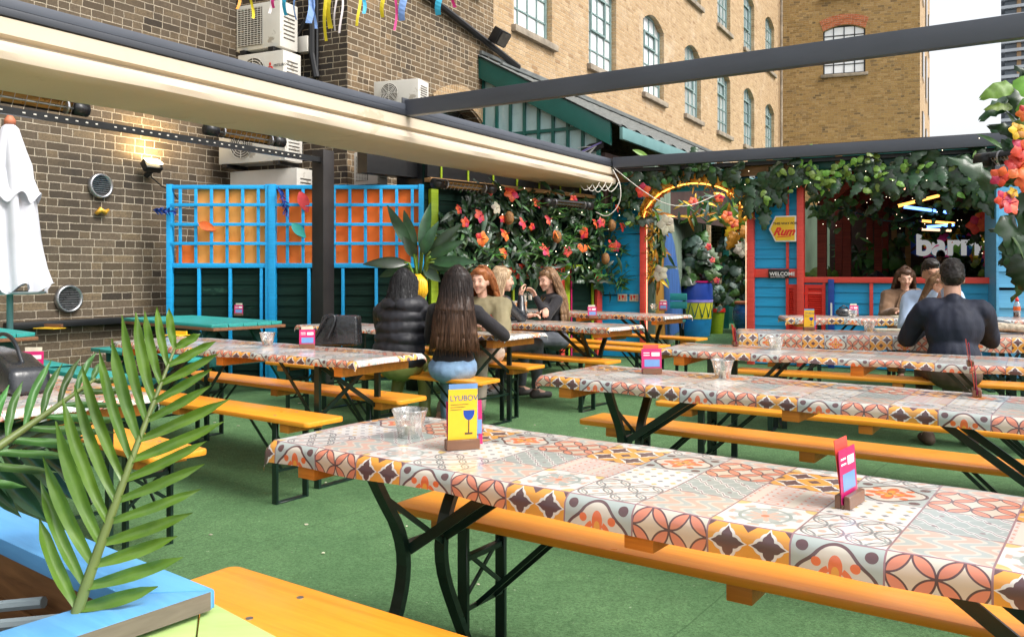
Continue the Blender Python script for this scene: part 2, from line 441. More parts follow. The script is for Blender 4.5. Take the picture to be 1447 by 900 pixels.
MT['umb'] = mat('white_parasol_fabric', (.72, .72, .78), .85, .05, 4, tw=.15, bumps=.1, bs=30)
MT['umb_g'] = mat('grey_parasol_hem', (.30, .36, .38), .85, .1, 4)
MT['conc'] = mat('grey_concrete', (.22, .22, .21), .9, .2, 3, bumps=.2)
MT['dark_room'] = mat('shaded_interior', (.050, .022, .016), .8, .3, 3)  # interior and under-eaves shade put into a dark base colour
MT['mural_g'] = mat('grey_green_mural_wall', (.17, .23, .17), .7, .25, 1.4, stretch=(3, 3, .5))
MT['mural_b'] = mat('blue_mural_dress', (.05, .15, .42), .6, .35, 3, stretch=(7, 7, .5), c2=(.02, .06, .2))
MT['mural_o'] = mat('ochre_mural', (.50, .24, .03), .6, .25, 3, stretch=(4, 4, .6))
MT['tower'] = mat('grey_tower_slab', (.50, .54, .58), .5, .1, .2)
MT['tower_g'] = mat('tower_dark_glass', (.13, .16, .19), .15, .2, .1)
MT['tower_t'] = mat('tan_tower_fin', (.42, .26, .13), .6, .15, .2)
MT['beer'] = mat('amber_beer', (.55, .20, .02), .15, .1, 9, coat=.5, emit=None)
MT['foam'] = mat('beer_foam', (.75, .68, .55), .7, .05, 30)
MT['cola'] = mat('cola_dark', (.04, .015, .008), .15, .1, 9)
MT['rope'] = mat('cream_rope_bag', (.48, .40, .30), .85, .3, 40, bumps=.6, bs=60)
MT['steelrim'] = mat('brushed_steel', (.45, .45, .46), .3, .15, 9, metal=.9)
MT['soil'] = mat('planter_soil', (.02, .014, .01), .95, .3, 20, bumps=.8, bs=30)
for nm, c in (('rib_y', (.85, .70, .03)), ('rib_b', (.25, .42, .80)), ('rib_c', (.05, .48, .72)), ('rib_p', (.80, .05, .30)), ('rib_o', (.90, .38, .03)), ('rib_w', (.75, .68, .68))):
    MT[nm] = mat({'rib_y': 'yellow_ribbon', 'rib_b': 'periwinkle_ribbon', 'rib_c': 'cyan_ribbon', 'rib_p': 'pink_ribbon', 'rib_o': 'orange_ribbon', 'rib_w': 'white_ribbon'}[nm], c, .5, .08, 9, tw=.25)
def emat(name, c, s):
    m, b, nt = newmat(name)
    b.inputs['Base Color'].default_value = (*[min(1, k) for k in c], 1)
    b.inputs['Emission Color'].default_value = (*c, 1); b.inputs['Emission Strength'].default_value = s
    return m
MT['neon_w'] = emat('warm_white_neon', (1, .62, .38), .9)
MT['neon_o'] = emat('orange_neon', (1, .42, .08), 1.5)
MT['neon_b'] = emat('blue_neon', (.12, .28, 1), 2.5)
MT['neon_r'] = emat('coral_neon', (1, .38, .22), 1.8)
MT['bulb'] = emat('fairy_light_bulb', (1, .85, .6), 2.5)
MT['lampglow'] = emat('lit_floodlight_face', (1, .80, .45), 9)
MT['heatglow'] = mat('amber_heater_reflector', (.42, .25, .08), .3, .3, 7, stretch=(1, 1, 5), metal=.6)
MT['letters'] = mat('white_sign_letters', (.85, .84, .83), .4, .03, 6, emit=(1, 1, 1), es=.16)  # faint self-glow added to brighten the letters

# clear plastic / glass without heavy refraction
def clear_mat(name, tint, fac=.75, rough=.05):
    m, b, nt = newmat(name)
    gl = node('ShaderNodeBsdfGlossy'); gl.inputs['Roughness'].default_value = rough
    tr = node('ShaderNodeBsdfTransparent'); tr.inputs[0].default_value = (*tint, 1)
    df = node('ShaderNodeBsdfDiffuse'); n = tex(40, 3, stretch=(1, 1, .4)); link(df.inputs[0], ramp(S(n.outputs[0]), [(.35, (.45, .42, .38)), (.65, (.8, .78, .76))]))
    lw = node('ShaderNodeLayerWeight'); lw.inputs[0].default_value = .35
    m1 = node('ShaderNodeMixShader'); link(m1.inputs[0], S(lw.outputs['Facing']) * .7 + .08); nt.links.new(tr.outputs[0], m1.inputs[1]); nt.links.new(gl.outputs[0], m1.inputs[2])
    m2 = node('ShaderNodeMixShader'); link(m2.inputs[0], ramp(S(n.outputs[0]), [(.45, (0, 0, 0)), (.75, (1 - fac + .25,) * 3)])); nt.links.new(m1.outputs[0], m2.inputs[1]); nt.links.new(df.outputs[0], m2.inputs[2])
    nt.links.new(m2.outputs[0], nt.nodes['Material Output'].inputs[0])
    return m
MT['cup'] = clear_mat('clear_plastic_cup', (.93, .92, .90))
def pane_mat(name, c, c2, rough):
    m, b, nt = newmat(name); n = tex(.9, 3)
    link(b.inputs['Base Color'], ramp(S(n.outputs[0]), [(.4, c2), (.6, c)])); b.inputs['Roughness'].default_value = rough
    b.inputs['Specular IOR Level'].default_value = 1.0; b.inputs['Coat Weight'].default_value = 1.0; b.inputs['Coat Roughness'].default_value = .03
    b.inputs['Coat IOR'].default_value = 2.2
    return m
MT['pane'] = pane_mat('sky_reflecting_window_glass', (.50, .56, .57), (.38, .44, .45), .15)
MT['pane_sky'] = pane_mat('white_sky_reflection_pane', (.80, .82, .83), (.74, .77, .78), .3)  # sky reflection painted in as a near-white base colour
MT['pane_dark'] = pane_mat('dark_window_glass', (.03, .035, .035), (.015, .018, .018), .12)

MT['brick_dark'] = brick_mat('sooty_stock_brick', [(0, (.082, .063, .045)), (.3, (.165, .125, .086)), (.6, (.112, .088, .064)), (.8, (.235, .172, .105)), (1, (.034, .028, .024))], (.48, .41, .315), dark=(.035, .03, .026), darkpos=.56, scale=1.13)
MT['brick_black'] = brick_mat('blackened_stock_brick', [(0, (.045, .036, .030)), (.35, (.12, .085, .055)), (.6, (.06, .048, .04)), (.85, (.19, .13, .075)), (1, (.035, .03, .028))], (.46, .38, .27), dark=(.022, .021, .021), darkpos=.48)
MT['brick_mid'] = brick_mat('weathered_stock_brick', [(0, (.085, .06, .038)), (.35, (.24, .165, .095)), (.6, (.14, .10, .06)), (.85, (.34, .23, .13)), (1, (.045, .036, .03))], (.60, .51, .38), dark=(.04, .035, .03), darkpos=.56)
MT['brick_tan'] = brick_mat('cleaned_tan_stock_brick', [(0, (.42, .27, .14)), (.3, (.58, .40, .225)), (.6, (.50, .335, .18)), (.85, (.64, .46, .28)), (1, (.34, .205, .105))], (.60, .48, .34), big=(.62, .52, .40), darkpos=.7)
MT['brick_gold'] = brick_mat('golden_stock_brick', [(0, (.25, .155, .065)), (.3, (.45, .29, .11)), (.6, (.36, .22, .085)), (.85, (.52, .35, .16)), (1, (.10, .07, .045))], (.44, .33, .19), dark=(.12, .09, .06), darkpos=.64)
MT['brick_red'] = brick_mat('red_arch_brick', [(0, (.50, .13, .05)), (.3, (.62, .20, .09)), (.6, (.55, .16, .07)), (.85, (.68, .25, .12)), (1, (.42, .10, .05))], (.55, .42, .32))

# artificial turf
def turf():
    m, b, nt = newmat('artificial_turf')
    a = tex(.9, 6, rough=.7); f = tex(95, 5, rough=.9); g = tex(9, 7, rough=.85)
    c = ramp(S(a.outputs[0]), [(.32, (.100, .215, .088)), (.68, (.180, .335, .142))])
    c = mixc(ramp(S(f.outputs[0]), [(.40, (.8, .8, .8)), (.58, (0, 0, 0))]), c, (.028, .075, .022)); c = mixc(ramp(S(g.outputs[0]), [(.35, (.5, .5, .5)), (.62, (0, 0, 0))]), c, (.05, .12, .045))
    sp = tex(55, 2, rough=.5); c = mixc(ramp(S(sp.outputs[0]), [(.74, (0, 0, 0)), (.77, (1, 1, 1))]), c, (.30, .36, .24))
    tc = node('ShaderNodeTexCoord'); sp_ = node('ShaderNodeSeparateXYZ'); nt.links.new(tc.outputs['Object'], sp_.inputs[0]); wv = S(tex(2.5, 3).outputs[0]) * .03
    rx = S(sp_.outputs[0]) * .81 - S(sp_.outputs[1]) * .585 + wv; ry = S(sp_.outputs[0]) * .585 + S(sp_.outputs[1]) * .81 + wv
    seam = max_(abs_(fract(rx / 2.0 + .13) - .5) < .0018, abs_(fract(ry / 4.0 + .61) - .5) < .0009); c = mixc(seam * .5, c, (.03, .075, .025))
    st = tex(1.7, 6, rough=.75); c = mixc(ramp(S(st.outputs[0]), [(.58, (0, 0, 0)), (.70, (.45, .45, .45))]), c, (.045, .085, .035))
    link(b.inputs['Base Color'], c); b.inputs['Roughness'].default_value = .85; b.inputs['Specular IOR Level'].default_value = .3
    link(b.inputs['Normal'], bump(S(f.outputs[0]) + S(g.outputs[0]) * 1.5 + S(a.outputs[0]) * 2.0, .7, .012))
    return m
MT['turf'] = turf()

# oilcloth printed with nine different patchwork tiles; uv measured in tiles
def cloth_mat():
    m, b, nt = newmat('patchwork_tile_oilcloth')
    uvn = node('ShaderNodeUVMap'); uvn.uv_map = 'tiles'
    sp = node('ShaderNodeSeparateXYZ'); nt.links.new(uvn.outputs[0], sp.inputs[0])
    u, v = S(sp.outputs[0]), S(sp.outputs[1])
    col = M('FLOORED_MODULO', floor_(u), 3.0); row = M('FLOORED_MODULO', floor_(v), 3.0)
    fu, fv = fract(u), fract(v)
    P, Q = fu - .5, fv - .5
    r = len_(P, Q); a = M('ARCTAN2', Q, P)
    p, q = fract(fu * 2) - .5, fract(fv * 2) - .5; ap, aq = abs_(p), abs_(q)
    MA, YE, CR, CO, TE, OR = (.075, .014, .022), (.72, .30, .012), (.60, .54, .45), (.66, .20, .11), (.24, .30, .28), (.72, .12, .01)
    WH = (.70, .68, .645); GR = (.12, .12, .13); PC = (.62, .36, .27); PT = (.36, .41, .39)
    dc = len_(p, q); dk = len_(ap - .5, aq - .5)
    # circles
    A = mixc((dc < .5) * (dk < .5), CR, CO)
    A = mixc((dc < .30), A, (.60, .48, .36))
    A = mixc((dc < .5) * (dk < .5), A, CO)
    A = mixc(max_(abs_(dc - .49) < .022, abs_(dk - .49) < .022), A, MA)
    # quatrefoils
    qf = min_(min_(ap + aq * 2.0, aq + ap * 2.0) - .42, min_(len_(ap - .165, q), len_(p, aq - .165)) - .135)
    B = mixc(qf < .07, YE, WH); B = mixc(qf < 0.0, B, MA); B = mixc((ap + aq) > .80, B, MA)
    # medallion
    c4 = cos_(a * 4)
    Rm = .40 + c4 * .045
    C = mixc(len_(abs_(P) - .37, abs_(Q) - .37) < .07, PT, MA)
    C = mixc(r < Rm + .03, C, MA); C = mixc(r < Rm - .012, C, CR)
    C = mixc(r < .20 + c4 * .12, C, OR); C = mixc(r < .11 + c4 * .08, C, YE); C = mixc((abs_(r - .17) < .035) * (c4 < -.35), C, OR)
    C = mixc(len_(abs_(P) - .21, abs_(Q) - .21) < .055, C, OR); C = mixc(r < .03, C, MA)
    # rosette
    D = mixc(r < abs_(cos_(a * 4)) * .42, WH, PT); D = mixc(r < abs_(cos_(a * 4 + 1.57)) * .24, D, PC); D = mixc(abs_(r - .30) < .022, D, TE); D = mixc((abs_(r - .42) < .03) * (cos_(a * 8) > .2), D, PC); D = mixc(r < .05, D, OR)
    D = mixc(len_(abs_(P) - .5, abs_(Q) - .5) < .16, D, (.64, .44, .10))
    # chain
    E = mixc(abs_(fract((fu - fv) * 3) - .5) < .07, WH, PC); E = mixc(max_(abs_(dc - .46) < .028, abs_(dk - .46) < .028), E, GR); E = mixc(abs_(dc - .36) < .02, E, TE); E = mixc(dc < .10, E, PC)
    # swirl
    sw = sin_(P * 17 + sin_(Q * 13) * 2.2)
    Fp = mixc(sw > .25, CR, PC); Fp = mixc(sw < -.55, Fp, PT)
    # lattice
    zz = abs_(fract((fu + fv + sin_(fu * 44) * .02) * 3) - .5)
    G = mixc(zz < .13, (.28, .34, .32), WH); G = mixc(zz < .05, G, (.20, .10, .12)); z2 = abs_(fract((fu - fv + sin_(fv * 44) * .02) * 3) - .5); G = mixc(z2 < .04, G, (.46, .50, .48)); G = mixc((p * p + q * q) < .004, G, (.2, .1, .12))
    # dots
    p5, q5 = abs_(fract(fu * 5) - .5), abs_(fract(fv * 5) - .5)
    par = M('FLOORED_MODULO', floor_(fu * 5) + floor_(fv * 5), 2.0)
    Hh = mixc((p5 + q5) < .26, WH, mixc(par, (.17, .18, .20), (.66, .42, .08)))
    # rope ovals
    ov = len_((fract(fu * 4) - .5), (fract(fv * 6) - .5) * 1.2)
    I = mixc(abs_(ov - .36) < .055, (.58, .50, .46), CO); I = mixc(abs_(fract(fu * 2 + .25) - .5) < .12, I, CR)
    rows = [(B, C, A), (D, E, Fp), (I, Hh, G)]
    out = None
    rc = []
    for (x0, x1, x2) in rows: rc.append(mixc(col > 1.5, mixc(col > .5, x0, x1), x2) if not rc else mixc(.08, mixc(col > 1.5, mixc(col > .5, x0, x1), x2), (.70, .68, .64)))  # rows after the first washed paler: sheen painted into the print
    out = mixc(row > 1.5, mixc(row > .5, rc[0], rc[1]), rc[2])
    seam = min_(min_(fu, 1 - fu), min_(fv, 1 - fv)) < .011
    out = mixc(seam, out, (.26, .12, .14))
    nz = tex(5, 4); out = mixc(S(nz.outputs[0]) * .14, out, (.66, .62, .57))
    link(b.inputs['Base Color'], out)
    rn = tex(7, 4); link(b.inputs['Roughness'], S(rn.outputs[0]) * .16 + .22)
    b.inputs['Specular IOR Level'].default_value = .6
    b.inputs['Coat Weight'].default_value = .7; b.inputs['Coat Roughness'].default_value = .18; b.inputs['Coat IOR'].default_value = 1.6
    wv = tex(4, 3, stretch=(1, 1, 1)); link(b.inputs['Normal'], bump(S(wv.outputs[0]), .12, .02))
    return m
MT['cloth'] = cloth_mat()
# ================================================================== the setting
g = MB().add([(-120, -60, 0), (200, -60, 0), (200, 300, 0), (-120, 300, 0)], [(0, 1, 2, 3)]).build('ground', MT['conc']); tag(g, kind='structure')
g = MB().add([(-14, -6, .006), (16, -6, .006), (16, 30, .006), (-14, 30, .006)], [(0, 1, 2, 3)]).build('turf_floor', MT['turf']); tag(g, kind='structure')

# ---- helper: brick wall sheet with real openings. local x = along, y = 0 face (camera at -y), z up
def wall_mesh(x0, x1, z0, z1, holes, thick=.35):
    mb = MB(); xs = sorted({x0, x1, *[h[0] for h in holes], *[h[1] for h in holes]}); zs = sorted({z0, z1, *[h[2] for h in holes], *[h[3] for h in holes]})
    xs = [x for x in xs if x0 <= x <= x1]; zs = [z for z in zs if z0 <= z <= z1]
    def solid(i, j):
        cx, cz = (xs[i] + xs[i + 1]) / 2, (zs[j] + zs[j + 1]) / 2
        return not any(h[0] < cx < h[1] and h[2] < cz < h[3] for h in holes)
    for i in range(len(xs) - 1):
        for j in range(len(zs) - 1):
            if not solid(i, j): continue
            a, b_, c, d = xs[i], xs[i + 1], zs[j], zs[j + 1]
            mb.add([(a, 0, c), (b_, 0, c), (b_, 0, d), (a, 0, d)], [(0, 1, 2, 3)])
            mb.add([(a, thick, c), (b_, thick, c), (b_, thick, d), (a, thick, d)], [(3, 2, 1, 0)])
            for (ii, jj, q) in ((i - 1, j, [(a, 0, c), (a, 0, d), (a, thick, d), (a, thick, c)]), (i + 1, j, [(b_, 0, c), (b_, thick, c), (b_, thick, d), (b_, 0, d)]),
                                (i, j - 1, [(a, 0, c), (a, thick, c), (b_, thick, c), (b_, 0, c)]), (i, j + 1, [(a, 0, d), (b_, 0, d), (b_, thick, d), (a, thick, d)])):
                if not (0 <= ii < len(xs) - 1 and 0 <= jj < len(zs) - 1) or not solid(ii, jj): mb.add(q, [(0, 1, 2, 3)])
    return mb
def spandrel(mb, x0, x1, ztop, rise, y0=0.001, y1=.30, n=10):      # turns a square head into a segmental arch
    xm = (x0 + x1) / 2; hw = (x1 - x0) / 2
    for sgn in (-1, 1):
        pts = [(xm + sgn * hw, ztop), (xm, ztop)]
        pts = [(xm + sgn * hw * k / n, ztop - rise * (k / n) ** 2) for k in range(n + 1)] + [(xm + sgn * hw, ztop)]
        mb.prism(pts if sgn > 0 else pts[::-1], y0, y1)
def window(parent, x0, x1, z0, z1, nx, nz, y=.14, rise=.22, glass='pane', fr='frame', sill=True, casement=None, bar=.028):
    fm = MB(); w = .05
    fm.bb(x0, x0 + w, y - .03, y + .03, z0, z1); fm.bb(x1 - w, x1, y - .03, y + .03, z0, z1)
    fm.bb(x0 + w, x1 - w, y - .03, y + .03, z0, z0 + w); fm.bb(x0 + w, x1 - w, y - .03, y + .03, z1 - w, z1)
    for i in range(1, nx): x = x0 + (x1 - x0) * i / nx; fm.bb(x - bar / 2, x + bar / 2, y - .02, y + .02, z0 + w, z1 - w)
    for j in range(1, nz): z = z0 + (z1 - z0) * j / nz; fm.bb(x0 + w, x1 - w, y - .017, y + .017, z - bar / 2, z + bar / 2)
    if casement:
        i0, i1, j0, j1 = casement; a, b_ = x0 + (x1 - x0) * i0 / nx, x0 + (x1 - x0) * i1 / nx; c, d = z0 + (z1 - z0) * j0 / nz, z0 + (z1 - z0) * j1 / nz
        for q in ((a - .02, a + .025, c, d), (b_ - .025, b_ + .02, c, d)): fm.bb(q[0], q[1], y - .05, y - .022, q[2], q[3])
        for q in ((c, c + .04), (d - .04, d)): fm.bb(a + .025, b_ - .025, y - .05, y - .022, q[0], q[1])
    f = fm.build('window', MT[fr], parent)
    MB().bb(x0 + .01, x1 - .01, y + .004, y + .012, z0 + .01, z1 - .01).build('pane', MT[glass], f)
    if sill: MB().bb(x0 - .09, x1 + .09, -.09, .10, z0 - .12, z0 - .003).build('sill', MT['stone'], f, bevel=.01)
    return f

# ---- tan warehouse, long flank running away from us
W2 = Plane(-2.04, 10.5, 60.6)
T_TAN = 3.55
bl = empty('brick_warehouse', W2.o, W2.a, 'tall tan brick warehouse with rows of arched metal windows behind the yard', 'warehouse')
holes = []; wins = []
for fl, zs_ in enumerate((5.38, 8.50, 11.62)):
    for k in range(7):
        x0 = 4.22 + 3.03 * k; x1 = x0 + 1.42
        holes.append((x0, x1, zs_, zs_ + 1.92)); wins.append((x0, x1, zs_, zs_ + 1.92, fl, k))
wm = wall_mesh(T_TAN, 25.0, 0, 15.5, holes)
for (x0, x1, z0, z1, fl, k) in wins: spandrel(wm, x0, x1, z1 + .001, .24)
wm.build('wall', MT['brick_tan'], bl)
for (x0, x1, z0, z1, fl, k) in wins:
    if z0 < 11 or k >= 5: window(bl, x0, x1, z0, z1, 4, 5, glass='pane_sky' if k < 3 else 'pane', casement=((1, 3, 3, 4) if fl == 0 else None) if k % 2 == 0 else (1, 3, 2, 4))
# drain pipe by the corner and stone ledge
MB().tube([(24.6, -.09, 0), (24.6, -.09, 15)], .05, 8).build('downpipe', MT['stone'], bl)
MB().bb(14.1, 19.2, -.32, -.002, 3.72, 3.95).build('ledge', MT['stone'], bl, bevel=.02)
# gable block facing us
p = W2.pt(25.0); W3 = Plane(p.x, p.y, -19.6)
g2 = empty('gable_block', W3.o, W3.a, 'golden brick gable block with red arched windows at the end of the warehouse', 'building')
gh = [(1.50, 2.96, 8.62, 10.42), (1.50, 2.96, 11.55, 13.3), (1.50, 2.96, 5.5, 7.3)]
gm = wall_mesh(.0, 4.78, 0, 15.5, gh[:2]); 
for h in gh[:2]: spandrel(gm, h[0], h[1], h[3] + .001, .20)
gm.build('wall', MT['brick_gold'], g2)
for h in gh[:2]:
    window(g2, *h, 4, 5, glass='pane_sky', fr='steel_blk', y=.10, bar=.035)
    ar = MB(); n = 22
    for k in range(n):                                   # each voussoir of the red arch
        a0, a1 = -1 + 2 * k / n, -1 + 2 * (k + .86) / n; xm = (h[0] + h[1]) / 2; hw = .73
        zf = lambda a: h[3] - .20 * a * a
        for lay in (0, 1):
            z_a, z_b = zf(a0) + .02 + lay * .20, zf(a1) + .02 + lay * .20
            sp_ = 1 + .10 * lay
            ar.prism([(xm + a0 * hw * sp_, z_a), (xm + a1 * hw * sp_, z_b), (xm + a1 * hw * (sp_ + .08), z_b + .185), (xm + a0 * hw * (sp_ + .08), z_a + .185)], -.015, -.002)
    ar.build('arch', MT['brick_red'], g2)
MB().tube([(1.0, -.03, 9.75), (1.0, .02, 9.75)], .07, 10).build('vent_hole', MT['black'], g2)
MB().tube([(1.0, -.03, 5.95), (1.0, .02, 5.95)], .07, 10).build('vent_hole', MT['black'], g2)
side = empty('flank', (4.78, 0, 0), R(62.6 + 19.6), parent=g2)
bpy.data.objects.remove(side)
a_ = R(62.6 + 19.6); sm_ = MB(); sm_.m = Matrix.Translation((4.782, 0, 0)) @ Matrix.Rotation(a_, 4, 'Z')
sm_.v += [tuple(sm_.m @ Vector(q)) for q in wall_mesh(0, 15, 0, 15.5, []).v]
sm_.f += wall_mesh(0, 15, 0, 15.5, []).f; sm_.mi += [0] * len(sm_.f)
sm_.build('flank_wall', MT['brick_tan'], g2)
gt = MB(); gt.m = Matrix.Translation((4.782, 0, 0)) @ Matrix.Rotation(a_, 4, 'Z')
for zz in (5.6, 8.7, 11.7):
    for xx in (2.0, 6.5, 11.0): gt.bb(xx, xx + 1.3, -.06, -.003, zz, zz + 1.8)
gt.build('window', MT['pane_dark'], g2)

# ---- dark brick return with the arched opening, same plane as the tan flank
dk = empty('dark_brick_wing', W2.o, W2.a, 'sooty dark brick wing with a bricked arch and black cable pipe', 'building')
dh = [(2.02, 3.22, 0.5, 3.78), (1.9, 3.0, 5.62, 7.4)]
dm = wall_mesh(0, T_TAN, 0, 9.5, dh); spandrel(dm, 2.02, 3.22, 3.781, .26); dm.build('wall', MT['brick_mid'], dk)
ar = MB(); n = 26
for k in range(n):
    a0, a1 = -1 + 2 * k / n, -1 + 2 * (k + .9) / n; hw = .66; zf = lambda a: 3.80 - .26 * a * a
    ar.prism([(2.62 + a0 * hw, zf(a0)), (2.62 + a1 * hw, zf(a1)), (2.62 + a1 * (hw + .12), zf(a1) + .26), (2.62 + a0 * (hw + .12), zf(a0) + .26)], -.02, -.002)
ar.build('arch', MT['brick_tan'], dk)
b_ = MB(); b_.bb(2.02, 3.22, .22, .24, .5, 3.79); bo = b_.build('opening', MT['pane_dark'], dk)
b_ = MB()
for k in range(7): b_.tube([(2.1 + k * .17, .12, .5), (2.1 + k * .17, .12, 3.4)], .012, 6)
b_.build('bar', MT['ac'], dk)
window(dk, 1.9, 3.0, 5.62, 7.4, 3, 5, glass='pane_dark', fr='lead')
MB().tube([(.0, -.07, 5.45), (1.2, -.07, 5.2), (4.25, -.07, 4.68)], .05, 8).build('cable_pipe', MT['black'], dk)
MB().tube([(3.3, -.05, 4.65), (3.28, -.09, 4.3), (3.35, -.06, 4.1), (3.3, -.1, 3.7), (3.33, -.06, 3.2)], .022, 6).build('loose_cable', MT['ac_d'], dk)
MB().bb(3.22, 3.42, -.16, -.002, 3.95, 4.13).bb(3.3, 3.44, -.13, -.002, 3.66, 3.8).build('junction_box', MT['ac'], dk, bevel=.008)

# ---- wall with the air-conditioning units, then the yard's left wall
W1 = Plane(-3.66, 11.25, -24.9)
aw = empty('cooler_wall', W1.o, W1.a, 'blackened brick wall stacked with air conditioning units', 'wall')
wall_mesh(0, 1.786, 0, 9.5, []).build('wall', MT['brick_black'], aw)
MB().tube([(1.30, -.06, 9), (1.30, -.06, 4.0), (1.36, -.05, 3.7)], .045, 8).tube([(1.37, -.05, 4.9), (1.37, -.05, 3.75)], .02, 6).tube([(1.28, -.07, 4.5), (1.0, -.1, 4.15), (.85, -.08, 4.1)], .03, 8).build('cable', MT['black'], aw)
MB().bb(1.12, 1.27, -.12, -.002, 4.02, 4.22).build('switch_box', MT['ac'], aw, bevel=.01)
W0 = Plane(-3.66, 11.25, 59.0 + 180)
lw = empty('stock_brick_wall', W0.pt(14.0), R(59.0), 'long old stock brick wall along the left of the yard', 'wall')
wall_mesh(0, 14.0, 0, 9.5, []).build('wall', MT['brick_dark'], lw)
MB().bb(11.0, 12.9, -.14, -.002, .68, .75).build('ledge', MT['black'], lw, bevel=.01)
LW = Plane(W0.pt(14.0).x, W0.pt(14.0).y, 59.0)
def vent(px, py, rad, nm):
    t, z = LW.tz(px, py); v = empty('round_vent', LW.pt(t, z, .02), LW.a, nm, 'vent', 'round vents on the brick wall')
    mb = MB(); n = 32
    vs = []; fs = []
    for rr, yy in ((rad, .015), (rad, -.035), (rad - .022, -.045), (rad - .028, .0)):
        for k in range(n): a = 2 * math.pi * k / n; vs.append((rr * math.cos(a), yy, rr * math.sin(a)))
    for j in range(3):
        for k in range(n): fs.append((j * n + k, j * n + (k + 1) % n, (j + 1) * n + (k + 1) % n, (j + 1) * n + k))
    mb.add(vs, fs); mb.build('rim', MT['steelrim'], v, smooth=True)
    MB().add([((rad - .02) * math.cos(a), .004, (rad - .02) * math.sin(a)) for a in [2 * math.pi * k / n for k in range(n)]], [tuple(range(n))]).build('back', MT['black'], v)
    sl = MB(); k = -5
    for k in range(-5, 6):
        zz = k * rad / 5.9; hw = math.sqrt(max(0, (rad - .025) ** 2 - zz * zz))
        if hw > .02: sl.box((0, -.015, zz), (2 * hw, .02, rad * .055), Matrix.Rotation(R(35), 3, 'X'))
    sl.build('louvre', MT['steelrim'], v)
vent(140, 263, .14, 'upper round metal vent below the lit floodlight on the brick wall')
vent(95, 422, .15, 'lower round metal vent just above the turquoise picnic table')

# ---- lit floodlight on the left wall
t, z = LW.tz(203, 243)
fl = empty('floodlight', LW.pt(t, z, .05), LW.a, 'small lit floodlight glowing warm on the left brick wall', 'floodlight')
MB().box((0, -.10, .06), (.22, .09, .13), Matrix.Rotation(R(-35), 3, 'X')).build('housing', MT['black'], fl, bevel=.01)
MB().box((0, -.13, .115), (.19, .015, .11), Matrix.Rotation(R(-60), 3, 'X')).build('lamp_face', MT['lampglow'], fl)
MB().tube([(0, 0, -.05), (0, -.08, 0)], .035, 8).tube([(.05, -.02, -.06), (.2, -.02, -.16), (.34, -.02, -.2), (.42, -.02, -.3)], .008, 6).build('bracket', MT['black'], fl)
ld = bpy.data.lights.new('floodlight_beam', 'AREA'); ld.energy = 8; ld.color = (1, .72, .35); ld.size = .18
lo = bpy.data.objects.new('beam', ld); COL.objects.link(lo); lo.parent = fl; lo.location = (0, -.20, .17)
lo.rotation_euler = (R(150), 0, 0)
t, z = LW.tz(133, 299)
MB().tube([(0, 0, -.03), (.04, -.03, .02), (.1, -.02, -.01), (.14, -.03, .03)], [.02, .035, .03, .012], 7).build('dried_flower', MT['gold'], None, smooth=True, loc=LW.pt(t, z, .03), rz=LW.a); 
tag(bpy.data.objects['dried_flower'], 'small golden dried flower pinned to the left brick wall', 'flower')

# ---- unlit floodlight on the dark wing corner
t, z = W2.tz(686, 56)
f2 = empty('floodlight', W2.pt(t, z, .06), W2.a, 'unlit rusty black floodlight at the corner above the green roof', 'floodlight')
MB().box((0, -.2, 0), (.30, .16, .24), Matrix.Rotation(R(35), 3, 'X')).build('housing', MT['black'], f2, bevel=.012)
MB().box((0, -.275, -.055), (.25, .015, .19), Matrix.Rotation(R(35), 3, 'X')).build('glass', MT['ac_d'], f2)
MB().tube([(0, 0, -.05), (0, -.15, -.03)], .03, 8).build('bracket', MT['steelrim'], f2)

# ---- lean-to with bottle green barge board and frosted panes
p = W2.pt(3.26); LT = Plane(p.x - .02, p.y - .03, -30)
lt = empty('lean_to', LT.o, LT.a, 'green trimmed lean-to with frosted glass gable and corrugated roof', 'outbuilding')
def slope(x): return 4.58 - x * .545
gm = MB(); xs = [.02 + .245 * k for k in range(9)]
for x in xs: gm.bb(x - .022, x + .022, -.03, .03, 2.3, slope(x) - .17)
for x0, x1 in zip(xs[:-1], xs[1:]):
    gm.bar((x0 + .022, 0, 3.38 - .0 * x0), (x1 - .022, 0, 3.38), .05, .05)
    if slope(x1) > 4.15: gm.bar((x0 + .022, 0, 3.98), (x1 - .022, 0, 3.98), .05, .05)
gm.build('gable_frame', MT['green_trim'], lt)
for i, (x0, x1) in enumerate(zip(xs[:-1], xs[1:])):
    za = slope(x0) - .2; zb = slope(x1) - .2
    MB().prism([(x0 + .022, 2.3), (x1 - .022, 2.3), (x1 - .022, zb), (x0 + .022, za)], .008, .016).build('pane', MT['orange_panel' if i == -1 else 'frost'], lt)
MB().bb(.042, .243, -.012, .002, 2.9, 3.35).build('orange_panel', MT['orange_panel2'], lt)
MB().prism([(-.04, slope(-.04) - .30), (2.22, slope(2.22) - .30), (2.22, slope(2.22) + .03), (-.04, slope(-.04) + .03)], -.13, -.06).build('barge_board', MT['green_trim'], lt, bevel=.006)
rf = MB(); N = 46; L = 12.5
d2 = Vector((math.cos(R(90.6)), math.sin(R(90.6)), 0))
vs = []; fs = []
for i in range(N * 3 + 1):
    s_ = L * i / (N * 3); w = .022 * math.sin(i * 2 * math.pi / 6)
    for x in (-.10, 2.38):
        vs.append((x + d2.x * s_, -.16 + d2.y * s_, slope(x) + .055 + w))
for i in range(N * 3): fs.append((2 * i, 2 * i + 1, 2 * i + 3, 2 * i + 2))
rf.add(vs, fs); vs2 = [(a, b2, c - .02) for a, b2, c in vs]; rf.add(vs2, [f[::-1] for f in fs]); rf.build('roof', MT['roof'], lt, fixn=False)
